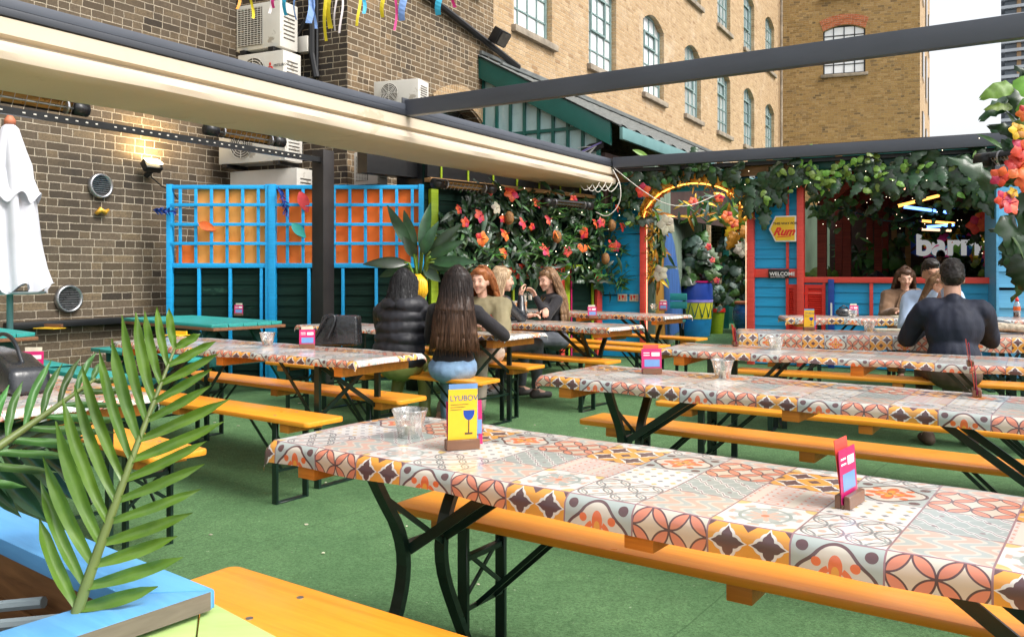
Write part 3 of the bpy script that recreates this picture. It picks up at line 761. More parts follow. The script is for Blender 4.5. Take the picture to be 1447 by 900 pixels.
MB().bar((2.40, -.16, slope(2.38) - .06), (2.40 + d2.x * L, -.16 + d2.y * L, slope(2.38) - .06), .05, .17).build('eaves_board', MT['green_trim2'], lt, bevel=.006)
MB().bar((-.1 + .10, -.10, slope(0) + .10), (-.1 + .10 + d2.x * L, L, slope(0) + .10), .10, .06).bar((.4, -.10, slope(.4) + .1), (.4 + d2.x * L, L, slope(.4) + .1), .05, .04).build('lead_flashing', MT['roof'], lt, bevel=.01)
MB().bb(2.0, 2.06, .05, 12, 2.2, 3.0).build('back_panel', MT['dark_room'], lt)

# ---- far tower
tw = empty('residential_tower', (199.5, 318, 0), R(-30), 'distant grey residential tower with stacked balconies at right', 'tower')
MB().bb(-13, 30, 0, 30, 0, 150).build('core', MT['tower_g'], tw)
sl = MB()
for k in range(44): sl.bb(-14.2, 31, -1.6, 31, 3.3 * k + 2.2, 3.3 * k + 3.35)
sl.build('balcony', MT['tower'], tw)
tn = MB()
for k in range(14): tn.bb(-9 + k * 3.1, -7.6 + k * 3.1, -.9, -.1, 0, 150)
tn.build('fin', MT['tower_t'], tw)
tn = MB()
# ================================================================== pergola frame, awning, heaters
SB0, SB1 = Vector((-3.03, 5.03, 2.83)), Vector((1.42, 12.27, 2.83))
sd = (SB1 - SB0).normalized(); sn = Vector((-sd.y, sd.x, 0))        # sn points left, away from the tables
pg = empty('pergola', (0, 0, 0), 0, 'dark grey metal pergola frame spanning the yard overhead', 'pergola')
A0 = SB0 - sd * 3.5
MB().bar(A0 + Vector((0, 0, .028)), SB1 + sd * .06 + Vector((0, 0, .028)), .10, .062).build('side_beam', MT['grey'], pg, bevel=.006)
MB().bar(A0 + Vector((0, 0, -.030)), SB1 + Vector((0, 0, -.030)), .125, .050).build('gutter', MT['grey_d'], pg, bevel=.01)
E1 = Vector((3.6, 5.18, 2.83)); S1_ = Vector((-1.04, 8.25, 2.85))
u1 = (E1 - S1_).normalized()
MB().bar(S1_ + u1 * .02, S1_ + u1 * 7.5, .08, .155).build('cross_beam', MT['grey'], pg, bevel=.006)
MB().box(S1_ + u1 * .03 - Vector((0, 0, .0)), (.012, .16, .19), Matrix.Rotation(math.atan2(u1.y, u1.x), 3, 'Z')).build('end_bracket', MT['grey_d'], pg, bevel=.003)
E2 = Vector((5.86, 10.12, 2.845)); S2_ = Vector((1.46, 12.20, 2.83)); u2 = (E2 - S2_).normalized()
MB().bar(S2_, S2_ + u2 * 9, .10, .15).build('cross_beam', MT['grey'], pg, bevel=.006)
MB().bar(S2_ + Vector((.06, .2, -.10)), S2_ + Vector((.06, .2, -.10)) + u2 * 9, .16, .05).build('under_rail', MT['black'], pg)
pp = Vector((-2.08, 9.35, 0))
MB().box(pp + Vector((0, 0, 1.30)), (.17, .17, 2.6), Matrix.Rotation(R(59), 3, 'Z')).build('post', MT['post'], pg, bevel=.006)
# awning gathered under the side beam
aw_ = MB(); prof = [(-.03, -.06), (-.050, -.062), (-.052, -.160), (.0, -.176), (.0, -.19), (-.04, -.197), (-.075, -.22), (-.088, -.26), (-.075, -.30), (-.035, -.325), (.05, -.338), (.25, -.355), (.46, -.37), (.50, -.345), (.46, -.26), (.3, -.14), (.06, -.06)]
vs = []; fs = []; N = 60; base = A0; Lb = (SB1 - A0).length; K = len(prof)
for i in range(N + 1):
    t = i / N; c = base + sd * Lb * t
    sag = .005 * math.sin(t * 17) + .003 * math.sin(t * 51 + 1) - .02 * (1 - t)
    for j, (a, z) in enumerate(prof):
        k = max(0, (-z - .15) / .2); vs.append(c + sn * (a + k * .006 * math.sin(t * 60 + j)) + Vector((0, 0, z + sag * k)))
for i in range(N):
    for j in range(K): fs.append((i * K + j, i * K + (j + 1) % K, (i + 1) * K + (j + 1) % K, (i + 1) * K + j))
fs.append(tuple(range(K))[::-1]); fs.append(tuple(N * K + j for j in range(K)))
aw_.add(vs, fs); o = aw_.build('retractable_awning', MT['cream'], smooth=True)
tag(o, 'rolled cream fabric awning hanging under the left pergola beam', 'awning')
o.data.set_sharp_from_angle(angle=R(35))

# slotted heater rail and three patio heaters along it
RB = Vector((-2.08, 9.30, 2.49)); rdir = Vector((-.522, -.853, 0))
def rail_at(px):
    k = (px - CX_) / F_; t = (RB.x - k * RB.y) / (k * rdir.y - rdir.x); return RB + rdir * t
r_ = MB().bar(RB, RB + rdir * 8.0, .05, .055)
if 0: tag(hr, 'black slotted steel rail running beside the left brick wall', 'rail')
mb = r_; mb.cur = 1; side_n = Vector((-rdir.y, rdir.x, 0))
if side_n.y > 0: side_n = -side_n
for k in range(80):
    if k % 9 == 8: continue
    c = RB + rdir * (.35 + k * .085) + side_n * .0262
    mb.box(c, (.022, .003, .011), Matrix.Rotation(math.atan2(rdir.y, rdir.x), 3, 'Z'))
hr = mb.build('slotted_rail', [MT['steel_blk'], MT['ac']]); tag(hr, 'black slotted steel rail running beside the left brick wall', 'rail')
def heater(c, ang, L, label, tilt=35, grp='patio heaters', rad=.055):
    h = empty('patio_heater', c, ang, label, 'patio heater', grp)
    rot = Matrix.Rotation(R(tilt), 4, 'X')
    b = MB(); b.m = rot
    n = 14; vs = []; fs = []
    for x in (-L / 2, L / 2):
        for k in range(n + 1):
            a = R(-20) + R(220) * k / n; vs.append((x, rad * math.cos(a), rad * math.sin(a)))
    for k in range(n): fs.append((k, k + 1, n + 2 + k, n + 1 + k))
    b.add(vs, fs); b.add([(x, y * .9, z * .9) for x, y, z in vs], [f[::-1] for f in fs])
    b.build('shell', MT['steel_blk'], h, smooth=True, fixn=False)
    for sx in (-1, 1):
        e = MB(); e.m = rot; e.tube([(sx * (L / 2 - .10), 0, 0), (sx * (L / 2 + .02), 0, 0)], rad * 1.03, 16); e.build('end_cap', MT['black'], h, smooth=True)
    g_ = MB(); g_.m = rot; g_.box((0, 0, .01), (L - .2, rad * 1.6, .01)); g_.build('reflector', MT['heatglow'], h)
    w = MB(); w.m = rot
    for k in range(12): x = -L / 2 + .12 + (L - .24) * k / 11; w.box((x, 0, -.028), (.004, rad * 1.8, .004))
    w.tube([(-L / 2 + .1, 0, -.012), (L / 2 - .1, 0, -.012)], .008, 8)
    w.build('element', MT['steelrim'], h)
    for sx in (-1, 1):
        r2 = MB(); r2.m = rot; r2.tube([(sx * (L / 2 - .17), 0, 0), (sx * (L / 2 - .155), 0, 0)], rad * 1.06, 16); r2.build('trim_ring', MT['steelrim'], h)
    return h
ra = math.atan2(-rdir.y, -rdir.x)
heater(rail_at(345) + Vector((0, 0, .115)) + side_n * .03, ra, .92, 'black tube heater on the slotted rail near the dark post', -60)
heater(rail_at(5) + Vector((0, 0, .10)) + side_n * .03, ra, 1.25, 'black tube heater on the slotted rail at the left edge of view', -60)

# ================================================================== trellis screen in front of the left corner
TD = 9.88
def tx(px): return (px - CX_) * TD / F_
def tz_(py): return CH_ - (py - H_) * TD / F_
tr = empty('trellis_screen', (0, TD, 0), 0, 'bright blue trellis screen with orange panels above dark green boards', 'trellis')
fr = MB()
for x0, x1, w in ((237, 245, 0), (376, 381, 0), (381, 391, 1), (592, 599, 0)):
    MB().bb(tx(x0), tx(x1) - .002, -.045 - .015 * w, .04, 0, tz_(261)).build('post', MT['sky_blue'], tr, bevel=.004)
for i, (a, b) in enumerate(((245, 376), (391, 592))):
    f = MB()
    for y0, y1, hh in ((262, 267.5, .05), (372, 378.5, .055)): f.bb(tx(a), tx(b), -.035, .02, tz_(y1), tz_(y0))
    f.build('rail', MT['sky_blue'], tr, bevel=.003)
    l = MB()
    for y in (290, 317.5, 344.5): l.bb(tx(a) - .01, tx(b) + .01, -.052, -.036, tz_(y + 2.2), tz_(y - 2.2))
    n = 6 if i == 0 else 9
    step = 22 if i == 0 else 22.0
    x = a + (11 if i == 0 else 16)
    while x < b - 6:
        l.bb(tx(x - 2.1), tx(x + 2.1), -.034, -.018, tz_(374), tz_(265)); x += step
    l.build('lattice', MT['sky_blue'], tr, bevel=.002)
# amber panels behind the lattice (the top left corner is open to the brick)
MB().bb(tx(278), tx(378), .022, .034, tz_(372), tz_(266)).build('panel', MT['orange_panel'], tr)
MB().bb(tx(248), tx(276), .022, .034, tz_(372), tz_(345)).build('panel', MT['orange_panel2'], tr)
MB().bb(tx(389), tx(594), .022, .034, tz_(372), tz_(266)).build('panel', MT['orange_panel2'], tr)
bd = MB(); z = .0; k = 0
while z < tz_(379) - .01:
    z1 = min(z + .125, tz_(379))
    for a, b in ((240, 378), (390, 596)):
        bd.add([(tx(a), .012, z), (tx(b), .012, z), (tx(b), .028, z1), (tx(a), .028, z1), (tx(a), .05, z), (tx(b), .05, z), (tx(b), .05, z1), (tx(a), .05, z1)],
               [(0, 1, 2, 3), (4, 7, 6, 5), (0, 4, 5, 1), (3, 2, 6, 7), (0, 3, 7, 4), (1, 5, 6, 2)])
    z += .125
bd.build('boards', MT['green_board'], tr)
bt = MB()
for x in (282, 326, 370, 437, 485, 532, 572): bt.bb(tx(x - 2), tx(x + 2), -.03, .010, 0, tz_(379))
bt.build('batten', MT['sky_blue'], tr, bevel=.002)

def leaf_shape(mb, c, L, W, rot, bend=.3, n=6, fold=.25):
    """one pointed leaf along local +x"""
    vs = []; fs = []
    for i in range(n + 1):
        t = i / n; w = W * (math.sin(math.pi * min(1, t * .96 + .02)) ** .8) * (1 - .35 * t) * .5
        z = -bend * L * t * t; x = L * t
        for s_ in (-1, 0, 1): vs.append(Vector((x, s_ * w, z + (abs(s_) * w * fold))))
    for i in range(n):
        for j in (0, 1): a = i * 3 + j; fs.append((a, a + 3, a + 4, a + 1))
    c = Vector(c); mb.add([c + rot @ p for p in vs], fs)
def heart_leaf(mb, c, L, W, rot, bend=.25, split=True, n=9):
    """broad monstera / pothos leaf with a ragged edge"""
    vs = []; fs = []
    for i in range(n + 1):
        t = i / n; base = math.sin(math.pi * (t ** .62) * .985 + .02) ** .75
        rag = 1 - (.32 if (split and i % 2 == 1 and 1 < i < n - 1) else 0)
        x = L * (t - .08 * (1 - t) * 0)
        for s_ in (-1, -.5, 0, .5, 1):
            w = W * .5 * base * abs(s_) * (rag if abs(s_) == 1 else 1)
            xx = x - (L * .10 * abs(s_) if i < 3 else 0) + L * .05 * abs(s_)
            vs.append(Vector((xx, math.copysign(w, s_), -bend * L * t * t - .10 * W * s_ * s_ + abs(s_) * .05 * L * math.sin(i * 2.1))))
    for i in range(n):
        for j in range(4): a = i * 5 + j; fs.append((a, a + 5, a + 6, a + 1))
    c = Vector(c); mb.add([c + rot @ p for p in vs], fs)
def rnd_rot(rx=3.14, ry=3.14, rz=3.14, base=(0, 0, 0)):
    return Euler((base[0] + random.uniform(-rx, rx), base[1] + random.uniform(-ry, ry), base[2] + random.uniform(-rz, rz))).to_matrix()

for px, py, m, L, nm, lb, ry, rz in ((284, 316, 'or_fl', .20, 'paper_leaf', 'orange and yellow paper leaf hung on the left trellis', .35, .2), (426, 272, 'pk_fl', .25, 'paper_leaf', 'pale pink paper leaf hung on the right trellis', 1.2, .6), (415, 316, 'teal', .22, 'paper_leaf', 'teal green paper leaf hung on the right trellis', .8, -.5)):
    mb = MB(); leaf_shape(mb, (0, 0, 0), L, L * .62, Matrix.Rotation(ry, 3, 'Y') @ Matrix.Rotation(R(80), 3, 'X'), .2); leaf_shape(mb, (.01, .012, 0), L * .96, L * .60, Matrix.Rotation(ry + .12, 3, 'Y') @ Matrix.Rotation(R(85), 3, 'X'), .2)
    o = mb.build(nm, MT[m], smooth=True, loc=(tx(px), TD - .075, tz_(py)), fixn=False); tag(o, lb, 'decoration', 'paper leaves on the trellis')
def feather(px, py, lb, L, ry, m, d=TD - .08):
    mb = MB(); rot = Matrix.Rotation(ry, 3, 'Y')
    for k in range(46):
        t = random.random(); a = random.uniform(-.9, .9)
        leaf_shape(mb, rot @ Vector((t * L, random.uniform(-.01, .01), 0)), random.uniform(.05, .08), .022, rot @ Euler((random.uniform(-2, 2), a, random.uniform(-.5, .5))).to_matrix(), .3, 3)
    mb.tube([rot @ Vector((0, 0, 0)), rot @ Vector((L, 0, 0))], .006, 5)
    o = mb.build('feather_plume', m, smooth=True, loc=atd(px, py, d), fixn=False); tag(o, lb, 'decoration', 'blue feather plumes')
feather(393, 264, 'long cobalt blue feather plume hanging beside the trellis post', .32, 1.25, MT['royal'])
feather(216, 297, 'cobalt blue feather plume poking out where trellis meets brick wall', .24, .05, MT['royal'], TD - .1)

# ================================================================== air conditioning units
def ac(px, py0, py1, wpx, d, ang, label, fan=True, depth=.33, logo=False, grille=False):
    c = atd(px, py1, d); z1 = atd(px, py0, d).z; hgt = z1 - c.z; w = wpx * d / F_
    o = empty('air_conditioner', c, R(ang), label, 'air conditioner', 'air conditioning units')
    MB().bb(0, w, 0, depth, 0, hgt).build('casing', MT['ac'], o, bevel=.012)
    if grille:
        MB().bb(.03, w * .60, -.010, -.002, .05, hgt - .05).build('coil', MT['ac_d'], o)
        g_ = MB()
        for k in range(18): zz = .06 + (hgt - .12) * k / 17; g_.bb(.03, w * .6, -.018, -.012, zz - .003, zz + .003)
        for k in range(8): xx = .04 + (w * .6 - .05) * k / 7; g_.bb(xx - .003, xx + .003, -.020, -.0185, .05, hgt - .05)
        g_.build('grille', MT['ac'], o)
    if fan:
        r = hgt * .38; cx = w * .36; cz = hgt * .5; n = 28; rg = MB()
        rg.add([(cx + r * math.cos(2 * math.pi * k / n), -.006, cz + r * math.sin(2 * math.pi * k / n)) for k in range(n)], [tuple(range(n))]); rg.build('fan_opening', MT['ac_d'], o)
        q = MB()
        for rr in [r * k / 6 for k in range(1, 7)]:
            q.tube([(cx + rr * math.cos(2 * math.pi * k / n), -.018, cz + rr * math.sin(2 * math.pi * k / n)) for k in range(n + 1)], .004, 5, cap=False)
        for k in range(8): a = k * math.pi / 4; q.bar((cx, -.022, cz), (cx + r * math.cos(a), -.022, cz + r * math.sin(a)), .004, .006)
        q.build('grille', MT['ac'], o)
    vs = MB()
    for k in range(7): vs.bb(w + .001, w + .006, depth * .2, depth * .8, hgt * (.2 + .09 * k), hgt * (.225 + .09 * k))
    vs.build('side_vent', MT['ac_d'], o)
    for x in (.12, w - .12): MB().bb(x - .04, x + .04, -.03, depth + .03, -.045, -.001).build('foot', MT['black'], o)
    if logo:
        q = MB()
        for a in (90, 210, 330):
            ca, sa = math.cos(R(a)), math.sin(R(a)); l = .032
            pts = [(0, 0), (l * math.cos(R(a + 30)), l * math.sin(R(a + 30))), (l * 1.73 * ca, l * 1.73 * sa), (l * math.cos(R(a - 30)), l * math.sin(R(a - 30)))]
            q.prism([(w * .72 + x, hgt * .62 + y) for x, y in pts], -.006, -.002)
        q.build('emblem', MT['red_louvre'], o)
        MB().bb(w * .78, w * .98, -.005, -.002, hgt * .32, hgt * .46).build('green_label', MT['green_trim'], o)
        text_obj('MITSUBISHI', o, (w * .80, -.004, hgt * .60), .045, MT['ac_d'])
        text_obj('R32', o, (w * .83, -.008, hgt * .345), .05, MT['white'])
    return o

def text_obj(s, parent, loc, size, m, rot=(R(90), 0, 0), ext=.0012, align='LEFT', name='lettering', shear=0.0, off=0.0, space=1.0):
    cu = bpy.data.curves.new('txt', 'FONT'); cu.body = s; cu.size = size; cu.extrude = ext; cu.align_x = align; cu.shear = shear; cu.offset = off; cu.space_character = space
    t = bpy.data.objects.new('txt', cu); COL.objects.link(t)
    dg = bpy.context.evaluated_depsgraph_get(); me = bpy.data.meshes.new_from_object(t.evaluated_get(dg)); bpy.data.objects.remove(t)
    me.name = name; me.materials.clear(); me.materials.append(m)
    o = bpy.data.objects.new(name, me); COL.objects.link(o); o.parent = parent; o.location = loc; o.rotation_euler = rot
    return o

ac(334, 10, 74, 78, 10.55, -24.9, 'weathered air conditioner with brown coil grille, topmost of the stack', fan=False, grille=True)
ac(336, 79, 135, 81, 10.5, -24.9, 'clean white air conditioner with red emblem, second from the top', fan=True, logo=True)
ac(309, 180, 233, 118, 10.75, -24.9, 'wide air conditioner seen just below the cream awning', fan=True)
ac(325, 243, 300, 118, 10.85, -24.9, 'beige air conditioner cabinet peeping over the blue trellis', fan=False)
t, z = W2.tz(530, 150)
ac(528, 116, 152, 70, 10.75, -20, 'white air conditioner on top of the pergola corner by the arch', fan=True, depth=.3)
ac(500, 216, 262, 40, 10.35, -24.9, 'small white slatted air conditioner beside the dark canopy', fan=False, grille=True, depth=.22)

# ribbons hanging from a line above the frame
rd = 7.6
rib = empty('line_dummy'); bpy.data.objects.remove(rib)
ln = MB().tube([atd(300, -8, rd), atd(470, -24, rd), atd(655, -14, rd)], .004, 5).build('ribbon_line', MT['black']); tag(ln, 'thin line strung high above the awning with ribbons on it', 'line')
RIBS = [(336, 14, 'rib_o', 4, 'short orange ribbon at the left end of the ribbon line'), (355, 26, 'rib_y', 4, 'narrow yellow ribbon over the topmost air conditioner'), (381, 20, 'rib_w', 4, 'short white ribbon over the topmost air conditioner'), (388, 12, 'rib_p', 5, 'short pink ribbon over the topmost air conditioner'),
        (404, 22, 'rib_c', 6, 'cyan ribbon over the right side of the topmost air conditioner'), (418, 28, 'rib_b', 2.5, 'thin pale blue ribbon right of the topmost air conditioner'), (438, 34, 'rib_b', 9, 'broad periwinkle ribbon beside the black cable'), (444, 40, 'rib_b', 4, 'longer narrow periwinkle ribbon touching the broad one'),
        (461, 58, 'rib_y', 5, 'longest yellow ribbon hanging in the middle of the line'), (466, 40, 'rib_y', 8, 'broad yellow ribbon beside the longest one'), (475, 44, 'rib_w', 2.5, 'thin white ribbon left of the brick corner'), (482, 48, 'rib_w', 3, 'thin white ribbon on the brick corner'),
        (507, 38, 'rib_y', 4, 'yellow ribbon paired with a cyan one past the brick corner'), (513, 20, 'rib_c', 5, 'cyan ribbon paired with a yellow one past the brick corner'), (542, 25, 'rib_y', 6, 'yellow ribbon between the cyan and the pink ribbons'), (558, 44, 'rib_p', 3.5, 'long narrow pink ribbon over the dark wing'),
        (570, 30, 'rib_b', 10, 'broad lilac ribbon over the dark wing'), (621, 22, 'rib_c', 9, 'pale cyan ribbon pair near the upper dark window'), (641, 10, 'rib_p', 5, 'short pink ribbon at the right end of the ribbon line')]
for i, (px, py, m, w, lb) in enumerate(RIBS):
    mb = MB(); top = -14; n = 7; ww = w * rd / F_ * .5; vs = []; fs = []; ph = random.random() * 6
    tp = atd(px, top, rd); bt_ = atd(px, py, rd); 
    for k in range(n + 1):
        t = k / n; a = .5 * math.sin(ph + t * 3.0); c = Vector((.015 * math.sin(ph + t * 4), .02 * math.cos(ph + t * 3), (bt_.z - tp.z) * t))
        dx = Vector((math.cos(a), math.sin(a), 0)) * ww
        for th in (0, .0015): vs += [c - dx + Vector((0, th, 0)), c + dx + Vector((0, th, 0))]
    for k in range(n):
        a = k * 4
        fs += [(a, a + 1, a + 5, a + 4), (a + 2, a + 6, a + 7, a + 3), (a, a + 4, a + 6, a + 2), (a + 1, a + 3, a + 7, a + 5)]
    fs += [(0, 2, 3, 1), (n * 4, n * 4 + 1, n * 4 + 3, n * 4 + 2)]
    o = mb.add(vs, fs).build('ribbon', MT[m], smooth=False, loc=tp); tag(o, lb, 'ribbon', 'coloured ribbons hanging from the line')

# ================================================================== closed parasol
uo = empty('closed_parasol', atd(14, 412, 7.75) * 1.0, 0, 'folded white parasol on a grey pole at the left edge', 'parasol')
uo.location.z = 0
z0, z1 = 1.12, 2.62
mb = MB(); n = 72; vs = []; fs = []; prof = [(.03, z1), (.07, z1 - .04), (.12, z1 - .22), (.165, z1 - .45), (.20, z1 - .75), (.235, z0 + .45), (.28, z0 + .18), (.31, z0 + .05), (.32, z0)]
for j, (r, z) in enumerate(prof):
    f = min(1, (z1 - z) / .5) * .26
    for k in range(n):
        a = 2 * math.pi * k / n; rr = r * (1 + f * math.sin(a * 8 + z * 1.2) * (.6 + .4 * math.sin(a * 3 + z * 2)) + .06 * math.sin(a * 19 + z * 5) * f * 3)
        zz = z + (.05 * math.sin(a * 8 + 1) if j == len(prof) - 1 else 0) + (.09 * max(0, math.sin(a * 4)) if j == 3 else 0)
        vs.append((rr * math.cos(a), rr * math.sin(a), zz))
for j in range(len(prof) - 1):
    for k in range(n): fs.append((j * n + k, (j + 1) * n + k, (j + 1) * n + (k + 1) % n, j * n + (k + 1) % n))
fs.append(tuple(range(n)))
mb.add(vs, fs); mb.build('canopy', MT['umb'], uo, smooth=True)
mb = MB(); vs = []; fs = []
for j, (r, z) in enumerate([(.150, z1 - .42), (.225, z1 - .62), (.245, z1 - .68)]):
    for k in range(n):
        a = 2 * math.pi * k / n; vs.append(((r + .02 * math.sin(a * 7)) * math.cos(a), (r + .02 * math.sin(a * 7)) * math.sin(a), z + (.05 * math.sin(a * 7) if j == 2 else 0)))
for j in range(2):
    for k in range(n): fs.append((j * n + k, (j + 1) * n + k, (j + 1) * n + (k + 1) % n, j * n + (k + 1) % n))
mb.add(vs, fs).build('flounce', MT['umb'], uo, smooth=True)
MB().lathe([(.30, z0 - .03), (.27, z0 - .055), (.04, z0 - .05)], 40).build('hem_lining', MT['umb_g'], uo, smooth=True)  # grey cone closing the folded canopy below its hem
MB().tube([(0, 0, 0), (0, 0, z1)], .028, 12).build('pole', MT['green_trim2'], uo, smooth=True)
MB().lathe([(.045, z1 - .01), (.05, z1 + .03), (.03, z1 + .06), (.012, z1 + .09)], 14).build('finial', MT['terracotta'], uo, smooth=True)
MB().lathe([(.27, 0), (.27, .05), (.06, .10), (.06, .25)], 24).build('base', MT['steel_blk'], uo, smooth=False)
# ================================================================== bar hut and arch. local x along the front, -y to the yard
HF = Plane(3.26, 11.70, -27.0)
hut = empty('bar_hut', HF.o, HF.a, 'turquoise and coral wooden bar hut with a wide open serving hatch', 'hut')
def hx(px): return HF.t(px)
def hz(px, py): return HF.tz(px, py)[1]
def boards(x0, x1, z0, z1, m, parent, name='siding', pitch=.13, y=0.0, wob=0.0, th=.018):
    mb = MB(); z = z0; k = 0
    while z < z1 - .005:
        zt = min(z + pitch, z1); w = wob * math.sin(k * 2.7); w2 = wob * math.sin(k * 1.9 + 2)
        mb.add([(x0, y - th, z + w), (x1, y - th, z + w2), (x1, y - .003, zt + w2), (x0, y - .003, zt + w), (x0, y + .02, z + w), (x1, y + .02, z + w2), (x1, y + .02, zt + w2), (x0, y + .02, zt + w)],
               [(0, 1, 2, 3), (4, 7, 6, 5), (0, 4, 5, 1), (3, 2, 6, 7), (0, 3, 7, 4), (1, 5, 6, 2)])
        z += pitch; k += 1
    return mb.build(name, MT[m], parent)
xr = hx(1411); x_post = hx(1127.5); x_post2 = hx(1137)
TOPZ = 2.62; SILL = 1.20
boards(hx(1067), hx(1128), .02, TOPZ, 'siding', hut)
boards(x_post2, xr, .02, SILL - .05, 'siding', hut, pitch=.14)
for a, b, z0, z1, dpt in ((1057.5, 1067, 0, 2.35, .09), (1127.5, 1137, 0, TOPZ, .10)): MB().bb(hx(a), hx(b), -dpt, .05, z0, z1).build('post', MT['coral'], hut, bevel=.005)
tr_ = MB(); tr_.bb(hx(1067), hx(1127.5), -.050, -.019, hz(1090, 392), hz(1090, 380))
tr_.bb(hx(1111.5), hx(1115.5), -.045, -.019, hz(1113, 379.5), TOPZ).bb(hx(1111), hx(1115), -.045, -.019, hz(1113, 404), hz(1113, 392.5))
tr_.bb(x_post2 + .002, xr, -.062, .09, SILL - .075, SILL)
tr_.bb(hx(1229), hx(1234), -.045, -.019, 0, SILL - .077).bb(hx(1163), hx(1167), -.045, -.019, SILL - .23, SILL - .077).bb(x_post2, hx(1163), -.044, -.019, SILL - .235, SILL - .20)
tr_.build('trim', MT['coral'], hut, bevel=.004)
MB().bb(hx(1171), hx(1179.5), -.075, -.019, 0, SILL - .03).build('blue_post', MT['royal'], hut, bevel=.004)
MB().bb(hx(1174.5), hx(1177), -.080, -.0755, .68, .86).build('white_plate', MT['white'], hut)
# louvred shutters low on the wall
for a, b in ((1111.5, 1127), (1138, 1167)):
    sh = MB(); zt = hz(1140, 402); zb = .40; xa, xb = hx(a), hx(b)
    sh.bb(xa, xb, -.05, -.020, zt - .05, zt).bb(xa, xb, -.05, -.020, zb, zb + .05).bb(xa, xa + .04, -.05, -.020, zb + .05, zt - .05).bb(xb - .045, xb, -.05, -.020, zb + .05, zt - .05)
    z = zb + .07
    while z < zt - .06: sh.box(((xa + xb) / 2, -.034, z), (xb - xa - .086, .028, .006), Matrix.Rotation(R(38), 3, 'X')); z += .030
    sh.bb(xa + .04, xb - .045, -.0195, -.0185, zb + .05, zt - .05)
    sh.build('louvre_shutter', MT['red_louvre'], hut)
# header beam, roof, back wall, floor posts of the hut
xl = hx(912)
MB().bb(hx(1057), xr + .3, -.03, .05, 2.625, 2.80).bb(-2.2, xr + 4, .02, .12, 2.60, 2.66).build('fascia', MT['green_trim'], hut, bevel=.004)
ro = MB(); 
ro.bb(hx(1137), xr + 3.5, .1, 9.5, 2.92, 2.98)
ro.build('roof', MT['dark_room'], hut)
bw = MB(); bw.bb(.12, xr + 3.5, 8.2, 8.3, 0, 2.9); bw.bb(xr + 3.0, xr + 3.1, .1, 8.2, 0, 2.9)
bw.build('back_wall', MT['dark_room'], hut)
rb = MB()
for k in range(9): rb.bb(x_post2 - .1, xr + 3, .5 + k * .95, .60 + k * .95, 2.70, 2.86)
for xx in (.85, 2.6, 4.4): rb.bb(xx, xx + .10, .2, 8.2, 2.55, 2.68)
for (xx, yy) in ((.80, .75), (.98, 2.3), (1.35, 3.6), (1.35, 5.4), (1.0, 6.6), (.62, 4.6)):
    rb.bb(xx, xx + .12, yy, yy + .12, 0, 2.70); rb.bar((xx + .06, yy + .06, 2.15), (xx + .55, yy + .06, 2.62), .07, .07)
rb.build('timber_frame', MT['redbeam'], hut)
for xx in (1.42, 1.68): MB().bb(xx, xx + .10, 7.4, 7.5, 0, 2.2).build('bare_post', MT['wood_fascia'], hut)
# bare timber strip above the arch
MB().bb(-2.1, .6, -.05, -.02, 2.58, 2.78).bb(-.42, -.34, -.07, -.051, 2.56, 2.80).bb(.25, .33, -.07, -.051, 2.56, 2.80).bb(1.13, 1.21, -.07, -.04, 2.62, 2.95).build('timber_strip', MT['wood_fascia'], hut)

# arrow sign
sx0, sx1 = hx(1089), hx(1127); sg = empty('arrow_sign', HF.pt(0, 0, .0), HF.a, 'yellow arrow sign reading THIS WAY FOR Rum on the hut corner', 'sign')
za, zb = hz(1110, 342), hz(1110, 306); xm = sx0 + .085; zc = (za + zb) / 2
def arrow(g_, y0, y1): return MB().prism([(sx0 + g_ * 1.4, zc), (xm + g_ * .6, za + g_), (sx1 - g_, za + g_), (sx1 - g_, zb - g_), (xm + g_ * .6, zb - g_)], y0, y1)
arrow(0, -.13, -.105).build('border', MT['white'], sg); arrow(.016, -.136, -.1305).build('face', MT['yellow'], sg)
text_obj('THIS WAY FOR', sg, (xm - .03, -.1375, zc + .055), .046, MT['black'], off=.001)
text_obj('Rum', sg, (xm - .03, -.1375, zc - .085), .145, MT['red_louvre'], shear=.45, off=.006)
MB().bar((xm + .02, -.138, zc - .112), (sx1 - .06, -.138, zc - .100), .003, .010).build('underline', MT['red_louvre'], sg)
wx0, wx1 = hx(1087), hx(1116)
ws = empty('welcome_sign', HF.o, HF.a, 'small black WELCOME sign on the coral rail of the hut', 'sign')
MB().bb(wx0, wx1, -.075, -.052, hz(1100, 393), hz(1100, 380.5)).build('board', MT['black'], ws, bevel=.003)
text_obj('WELCOME', ws, (wx0 + .018, -.0765, hz(1100, 389.5)), .068, MT['white'], off=.0015)
text_obj('PLEASE ORDER HERE', ws, (wx0 + .03, -.0765, hz(1100, 392.2)), .02, MT['white'])

